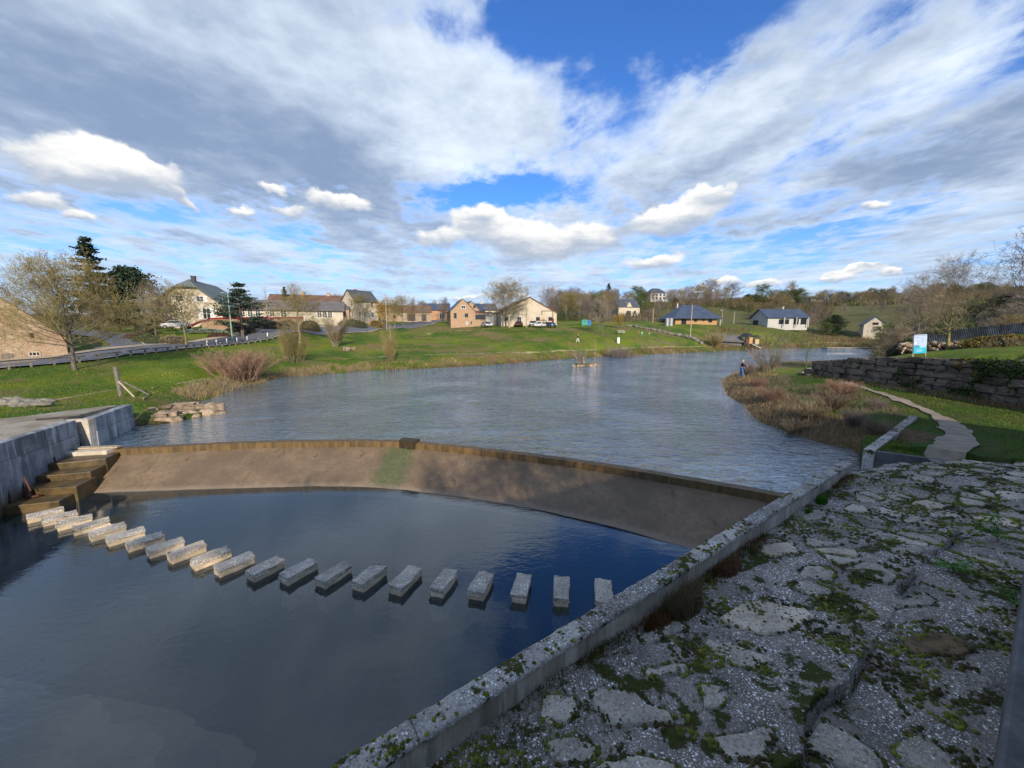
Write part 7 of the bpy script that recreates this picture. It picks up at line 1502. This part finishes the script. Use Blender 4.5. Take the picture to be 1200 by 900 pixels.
# islet
isl = [(-1.5, -.35, .55, .5, .35), (-1.0, -.6, .5, .4, .35), (-.4, -.7, .7, .5, .35), (.25, -.65, .45, .4, .4), (.8, -.6, .75, .55, .5), (1.3, -.3, .6, .5, .5), (1.75, -.1, .5, .4, .4), (1.0, .1, .7, .5, .55), (-1.3, .3, .6, .5, .35), (-.5, .6, .7, .5, .3), (.5, .6, .7, .5, .4), (1.5, .5, .6, .5, .4)]
ix, iy = at(685, 429, 0)
il = ['leftmost', 'second from the left', 'third from the left', 'small middle', 'large pale front', 'tall pale right', 'rightmost', 'upper right', 'back left', 'back middle', 'back right of centre', 'back right']
for i, (dx, dy, sx, sy, sz) in enumerate(isl): rock(0, 0, 0, sx, sy, sz, f'{il[i]} boulder of the little lake islet', rnd.uniform(0, 3), i, 'rock_sand', False, 'boulders round the lake islet', xyz=(ix + dx, iy + dy, .08))
m_ = MB(); m_.prism([(math.cos(a) * 1.5, math.sin(a) * .6) for a in np.linspace(0, 5.8, 12)], -.5, .25); me = m_.mesh('islet'); a_ = me.color_attributes.new('tint', 'FLOAT_COLOR', 'POINT'); a_.data.foreach_set('color', np.tile([.08, .10, .025, 1], len(me.vertices)).astype(np.float32)); o = link('islet', me, 'ground', None, (ix, iy, 0)); tag(o, kind='structure')
n = 500; a = nrg.uniform(0, 6.28, n); r = np.sqrt(nrg.random(n)); veg('grass', [blades(np.c_[ix + np.cos(a) * r * 1.4, iy + np.sin(a) * r * .55, np.full(n, .22)], nrg.uniform(.1, .3, n), np.full(n, .03), cols(n, (.10, .12, .03), (.2, .2, .07)), .5)], 'olive grass growing on the lake islet', 'grass')
m_ = MB(); m_.tube((0, 0, 0), (-.1, 0, 1.1), .11, .07, 7); tag(m_.build('tree_stump', 'bark_pale', loc=(ix - .1, iy, .2)), 'pale broken stump standing on the lake islet', 'stump')
r_ = empty('bare_bush', (ix - .5, iy, .2), 1.0, 'thin spray of bare stems on the lake islet', 'bush'); r_.scale = (.45, .45, .5); tm, cm, _, _h = TREE['bush_olive']; link('stems', tm, None, r_); link('twigs', cm, None, r_)
# row of mossy stones at the far left, pale rocks on the bank
e = empty('stone_row', (-30, 23, .9), 0, 'tumbled row of old mossy stones in the grass at the left edge', 'stone row')
for i, px in enumerate(np.arange(-8, 58, 5.2)):
    x, y = hits([(px, 472 + (i % 3) * 2.2)])[0]; z = h1(x, y); o = rock(0, 0, 0, rnd.uniform(.5, .9), rnd.uniform(.35, .55), rnd.uniform(.3, .5) * (1 if px < 30 else .6), '', rnd.uniform(0, .6), i, 'rock_grey', False, parent=e, name='stone', xyz=(x, y, z + .12))
for px, py, s_, lab in [(407, 411, 1.5, 'large pale pink rock on the grass bank right of the many stemmed shrub'), (414, 410, .9, 'smaller pale rock right of the large pink one'), (404, 409, .8, 'pale rock just behind the large pink one'), (634, 419.5, .5, 'small white stone at the far shore'), (868, 397, 0.8, 'pale boulder at the foot of the slope below the play tower'), (826, 400, .8, 'tan boulder left of the fuzzy bush'), (822, 401, .7, 'small tan boulder beside the bigger one left of the fuzzy bush')]:
    x, y, z = on_ground(px, py); rock(0, 0, 0, s_, s_ * .7, s_ * .6, lab, rnd.uniform(0, 3), rnd.randrange(8), xyz=(x, y, z + .1))
def stone_line(name, pts, d, n, label, s0, s1, seed, mat='rock_grey'):
    q = random.Random(seed); P_ = [atd(px, py, dd_) for (px, py), dd_ in zip(pts, d)]; e = empty(name, (P_[0][0], P_[0][1], h1(P_[0][0], P_[0][1])), 0, label, 'stone wall'); c_ = resample(np.array([p[:2] for p in P_]), n)
    for i, (x, y) in enumerate(c_):
        z = h1(x, y); s_ = q.uniform(s0, s1); rock(0, 0, 0, s_ * 1.3, s_, s_ * .8, '', q.uniform(0, 3), q.randrange(8), mat, False, parent=e, name='stone', xyz=(x + q.uniform(-.2, .2), y + q.uniform(-.3, .3), z + s_ * .22))
stone_line('dry_stone_wall', [(735, 384), (770, 387.5), (800, 391), (822, 395)], [112, 104, 98, 92], 46, 'old low dry stone wall crossing the grass below the timber house', .5, 1.1, 5)
stone_line('dry_stone_wall', [(742, 371), (790, 371)], [140, 138], 26, 'low stone wall on the slope above the golden tree', .5, .9, 6)
e = empty('rubble_heap', (30.5, 30.5, 3), 0, 'heap of pale tan rubble stones on the raised lawn before the corrugated fence', 'rubble')
q = random.Random(9)
for i in range(120):
    px = q.uniform(1052, 1146); d = q.uniform(34.2, 36); x = (px - 600) / F * d; z = max(h1(x, d), zpx(412, d)); lv = q.random() ** 1.5; rock(0, 0, 0, q.uniform(.3, .6), q.uniform(.25, .5), q.uniform(.2, .4), '', q.uniform(0, 3), q.randrange(8), 'rock_sand', False, parent=e, name='stone', xyz=(x, d, z + .1 + lv * .75 * min(1, (1150 - px) / 30)))
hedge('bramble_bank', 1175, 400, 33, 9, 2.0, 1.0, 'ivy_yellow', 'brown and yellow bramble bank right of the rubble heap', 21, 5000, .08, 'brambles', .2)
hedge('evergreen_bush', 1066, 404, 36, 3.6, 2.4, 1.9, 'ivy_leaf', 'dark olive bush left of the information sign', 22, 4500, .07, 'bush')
# corrugated fence
fe = empty('corrugated_fence', (45, 43, 3.5), 0, 'dark blue weathered corrugated metal fence behind the rubble heap', 'fence'); pxs = np.arange(1080, 1262, 12.2); simple('fence_metal', (0.05, 0.068, 0.095), 0.6, 0.6, 1.2, metallic=.2, orand=.35)
for i in range(len(pxs) - 1):
    d0, d1 = 43 - i * .15, 43 - (i + 1) * .15; a = np.array([(pxs[i] - 600) / F * d0, d0]); b_ = np.array([(pxs[i + 1] - 600) / F * d1 - .02, d1]); z0 = min(h1(*a), h1(*b_)) - .2; py_ = 389 - (pxs[i] - 1080) * .10 if pxs[i] > 1098 else 392; zt_ = zpx(py_, 43 * 1.0) 
    k_ = 24; V = []; d_ = (b_ - a); nn = np.array([-d_[1], d_[0]]) / np.linalg.norm(d_)
    for j in range(k_ + 1):
        p = a + d_ * j / k_ + nn * (.04 if j % 4 < 2 else -.04); V += [(p[0] - 45, p[1] - 43, z0 - 3.5), (p[0] - 45, p[1] - 43, zt_ - 3.5)]
    me = bpy.data.meshes.new('panel'); me.from_pydata(V, [], [(2 * j, 2 * j + 2, 2 * j + 3, 2 * j + 1) for j in range(k_)]); link('panel', me, 'fence_metal', fe)
# the big block wall of the raised lawn
dw_ = empty('block_wall', (26.6, 25, .5), 0, 'high wall of large dark rough stone blocks holding up the lawn at the right', 'stone wall')
m_ = MB(); ys_ = np.linspace(10, 33.5, 20); P_ = []
for a, b_ in zip(ys_[:-1], ys_[1:]): m_.add([(0.18, a - 25, -1.2), (1.15, a - 25, -1.2), (1.15, b_ - 25, -1.2), (0.18, b_ - 25, -1.2), (0.18, a - 25, wtop(a) - .62), (1.15, a - 25, wtop(a) - .62), (1.15, b_ - 25, wtop(b_) - .62), (0.18, b_ - 25, wtop(b_) - .62)], [(4, 5, 6, 7), (0, 4, 7, 3), (2, 3, 7, 6), (0, 1, 5, 4)])
m_.build('core', 'concrete_dark', dw_)
wb = [rough_block('wall_stone', 1, 1, 1, s_ + 90, amp=.055) for s_ in range(7)]; q = random.Random(4)
for me in wb: me.materials.append(MATS['wall_block'])
z = .30; row = 0
while z < 3.6:
    hh = q.uniform(.30, .50); y = 10.2 + q.uniform(0, .5)
    while y < 33.6:
        L = q.uniform(.45, 1.35)
        if z + hh * .7 < wtop(y + L / 2) + .06:
            o = bpy.data.objects.new('stone', q.choice(wb)); col.objects.link(o); o.parent = dw_; o.location = (.10 + q.uniform(-.10, .08), y + L / 2 - 25, z + hh / 2 - .5); o.scale = (.55, L - .05, hh - q.uniform(.03, .07)); o.rotation_euler = (q.uniform(-.05, .05), q.uniform(-.06, .06), q.uniform(-.06, .06))
        y += L
    z += hh; row += 1
# end face of the wall
z = .3
while z < 2.1:
    hh = q.uniform(.34, .44)
    for x_ in (.45, 1.0): o = bpy.data.objects.new('stone', q.choice(wb)); col.objects.link(o); o.parent = dw_; o.location = (x_, 33.55 - 25, z + hh / 2 - .5); o.scale = (.55, .5, hh - .025)
    z += hh
# capping stones
y = 10.3
while y < 33.3:
    L = q.uniform(.8, 1.6); o = bpy.data.objects.new('cap_stone', q.choice(wb)); col.objects.link(o); o.parent = dw_; o.location = (.45, y + L / 2 - 25, wtop(y + L / 2) - .5 - .06); o.scale = (1.1, L - .05, .22 + q.uniform(0, .1)); o.rotation_euler = (math.atan((wtop(y + 1) - wtop(y))), 0, q.uniform(-.03, .03)); y += L
# ivy on the wall
n = 16000; yy = nrg.uniform(11, 30, n); zz_ = nrg.uniform(.35, 3.5, n); dn1 = vnoise(yy, zz_, .45, 4, .6, 81); k = (dn1 + (24 - yy) * .026 + (zz_ < .9) * .07 > .57) & (zz_ < wtop(yy) + .12); yy, zz_ = yy[k], zz_[k]; m = len(yy)
P_ = np.c_[26.28 + nrg.uniform(-.22, .1, m), yy, zz_]; V, t_ = leaf_cloud(P_, 1, .02, .075, np.random.default_rng(5)); half = len(t_) // 2
yel = vnoise(yy, zz_, .9, 3, .6, 83) > .60; cc_ = np.where(yel[:, None], cols(m, (.14, .09, .015), (.24, .18, .03)), cols(m, (.02, .045, .01), (.06, .11, .02)))
tag(link('ivy', np_mesh('ivy', V, t_, False, np.repeat(cc_, 4, 0)), 'blades'), 'green and yellowing ivy hanging over the block wall of the lawn', 'ivy', kind='stuff')
n = 9000; yy = nrg.uniform(11, 33, n); x = 26.25 - np.abs(nrg.normal(0, .5, n)); z_ = H(x, yy); veg('herbs', [blades(np.c_[x, yy, z_ - .02], nrg.uniform(.08, .35, n), nrg.uniform(.015, .03, n), pick(n, (GREENB, BROWN, STRAW), (2.2, 2, .8), fld(x, yy, .5, 85)), .6)], 'brown and green herbs along the foot of the block wall', 'herbs')
n = 26000; x = nrg.uniform(50, 125, n); y = nrg.uniform(88, 126, n); pxx = 600 + F * x / y; dn_, dw_, in_ = shore(x, y); k = ~in_ & (dn_ > .4) & (pxx > 822) & (pxx < 1060) & (((dn_ < 9) & (fld(x, y, .12, 95) > .35)) | (fld(x, y, .05, 96) > .74)) & (y < 117); x, y = x[k], y[k]; z_ = H(x, y); m = len(x)
veg('scrub', [blades(np.c_[x, y, z_ - .05], nrg.uniform(.3, 1.3, m), nrg.uniform(.05, .10, m), pick(m, (BROWN, ((.12, .12, .05), (.22, .2, .08)), GREYB), (3, 2, 1), fld(x, y, .08, 97)), .4)], 'brown scrub on the slope below the white bungalow', 'scrub')
n = 90000; x = nrg.uniform(50, 330, n); y = nrg.uniform(132, 340, n); k = (x / y > .40) & (x / y < 1.3) & (np.abs(vnoise(x, y, .013, 3, .5, 101) - .5) < .045 + .05 * (x / y > .95)); x, y = x[k], y[k]; z_ = H(x, y); m = len(x)
veg('hedgerows', [blades(np.c_[x, y, z_ - .1], nrg.uniform(1.0, 4.5, m), nrg.uniform(.15, .35, m), pick(m, (((.13, .10, .06), (.22, .18, .11)), ((.10, .10, .045), (.19, .18, .08)), ((.08, .07, .04), (.14, .11, .07))), (3, 2, 1), fld(x, y, .03, 102)), .35)], 'brown winter hedgerows crossing the distant slopes', 'hedgerows')
# grass verge behind the quay walls and undergrowth of the far wood
n = 42000; x = nrg.uniform(8, 170, n); y = nrg.uniform(128, 250, n); k = (x / y > .08) & (x / y < .82) & (fld(x, y, .02, 91) > .38) ; x, y = x[k], y[k]; z_ = H(x, y); m = len(x)
veg('undergrowth', [blades(np.c_[x, y, z_ - .1], nrg.uniform(.8, 3.2, m), nrg.uniform(.10, .22, m), pick(m, (((.10, .08, .05), (.17, .14, .09)), ((.08, .07, .035), (.16, .14, .06)), ((.05, .06, .025), (.09, .1, .04))), (3, 2, 1), fld(x, y, .03, 92)), .35)], 'brown undergrowth of the wooded hillside', 'undergrowth')
n = 60000; x = nrg.uniform(38, 300, n); y = nrg.uniform(46, 260, n); k = (x / y > 0.98) & (x / y < 1.5) & ((y < 95) | (fld(x, y, .02, 99) > .3)); x, y = x[k], y[k]; z_ = H(x, y); m = len(x)
veg('undergrowth', [blades(np.c_[x, y, z_ - .1], nrg.uniform(.6, 3.0, m), nrg.uniform(.05, .10, m), pick(m, (((.10, .08, .05), (.17, .14, .09)), ((.08, .07, .035), (.16, .14, .06)), ((.05, .06, .025), (.09, .1, .04))), (3, 2, 1), fld(x, y, .06, 93)), .35)], 'brown scrub of the copse behind the corrugated fence', 'undergrowth')
# long jetty edge at the far right of the lake
e_ = [at(*q_, .0) for q_ in [(966, 408.5), (1052, 408)]]; jt = empty('stone_quay', (e_[0][0], e_[0][1] - 1.0, 0), 0, 'long low stone quay at the far right end of the lake', 'quay')
m_ = MB(); m_.box(0, e_[1][0] - e_[0][0] + 8, 0, 2.2, -1, .22); m_.build('face', 'concrete_dark', jt); m_ = MB(); m_.box(-.05, e_[1][0] - e_[0][0] + 8, -.08, 1.2, .223, .30); m_.build('capping', 'kerb', jt); m_ = MB(); m_.tube((17.0, -.08, .0), (17.0, .1, .0), .2, .2, 12); m_.build('culvert', 'rubber', jt)
# quay verge
vp = [(q0[0] + .1, q0[1] + .12), (q1[0] + .05, q1[1] + .1), (q1[0] + 1.2, q1[1] - .3), (q1[0] + 1.2, q1[1] + 1.3), (q0[0] + 1.9, q0[1] + 1.9), (q0[0] + 1.0, q0[1] + 1.2)]
m_ = MB(); m_.prism(vp, -.9, .742); me = m_.mesh('grass_verge'); a_ = me.color_attributes.new('tint', 'FLOAT_COLOR', 'POINT'); a_.data.foreach_set('color', np.tile([.06, .09, .016, 1], len(me.vertices)).astype(np.float32)); tag(link('grass_verge', me, 'ground'), kind='structure')
n = 5000; x = nrg.uniform(12.4, 16, n); y = nrg.uniform(11.8, 16, n); k = inside(x, y, vp) & (seg_dist(x, y, gp) > .75); x, y = x[k], y[k]; m = len(x)
veg('grass', [blades(np.c_[x, y, np.full(m, .74)], nrg.uniform(.03, .10, m), nrg.uniform(.012, .02, m), pick(m, (GREENB, GREENB, STRAW), (3, 2, .5), fld(x, y, .6, 71)), .6)], 'grass on top of the quay wall corner', 'grass')
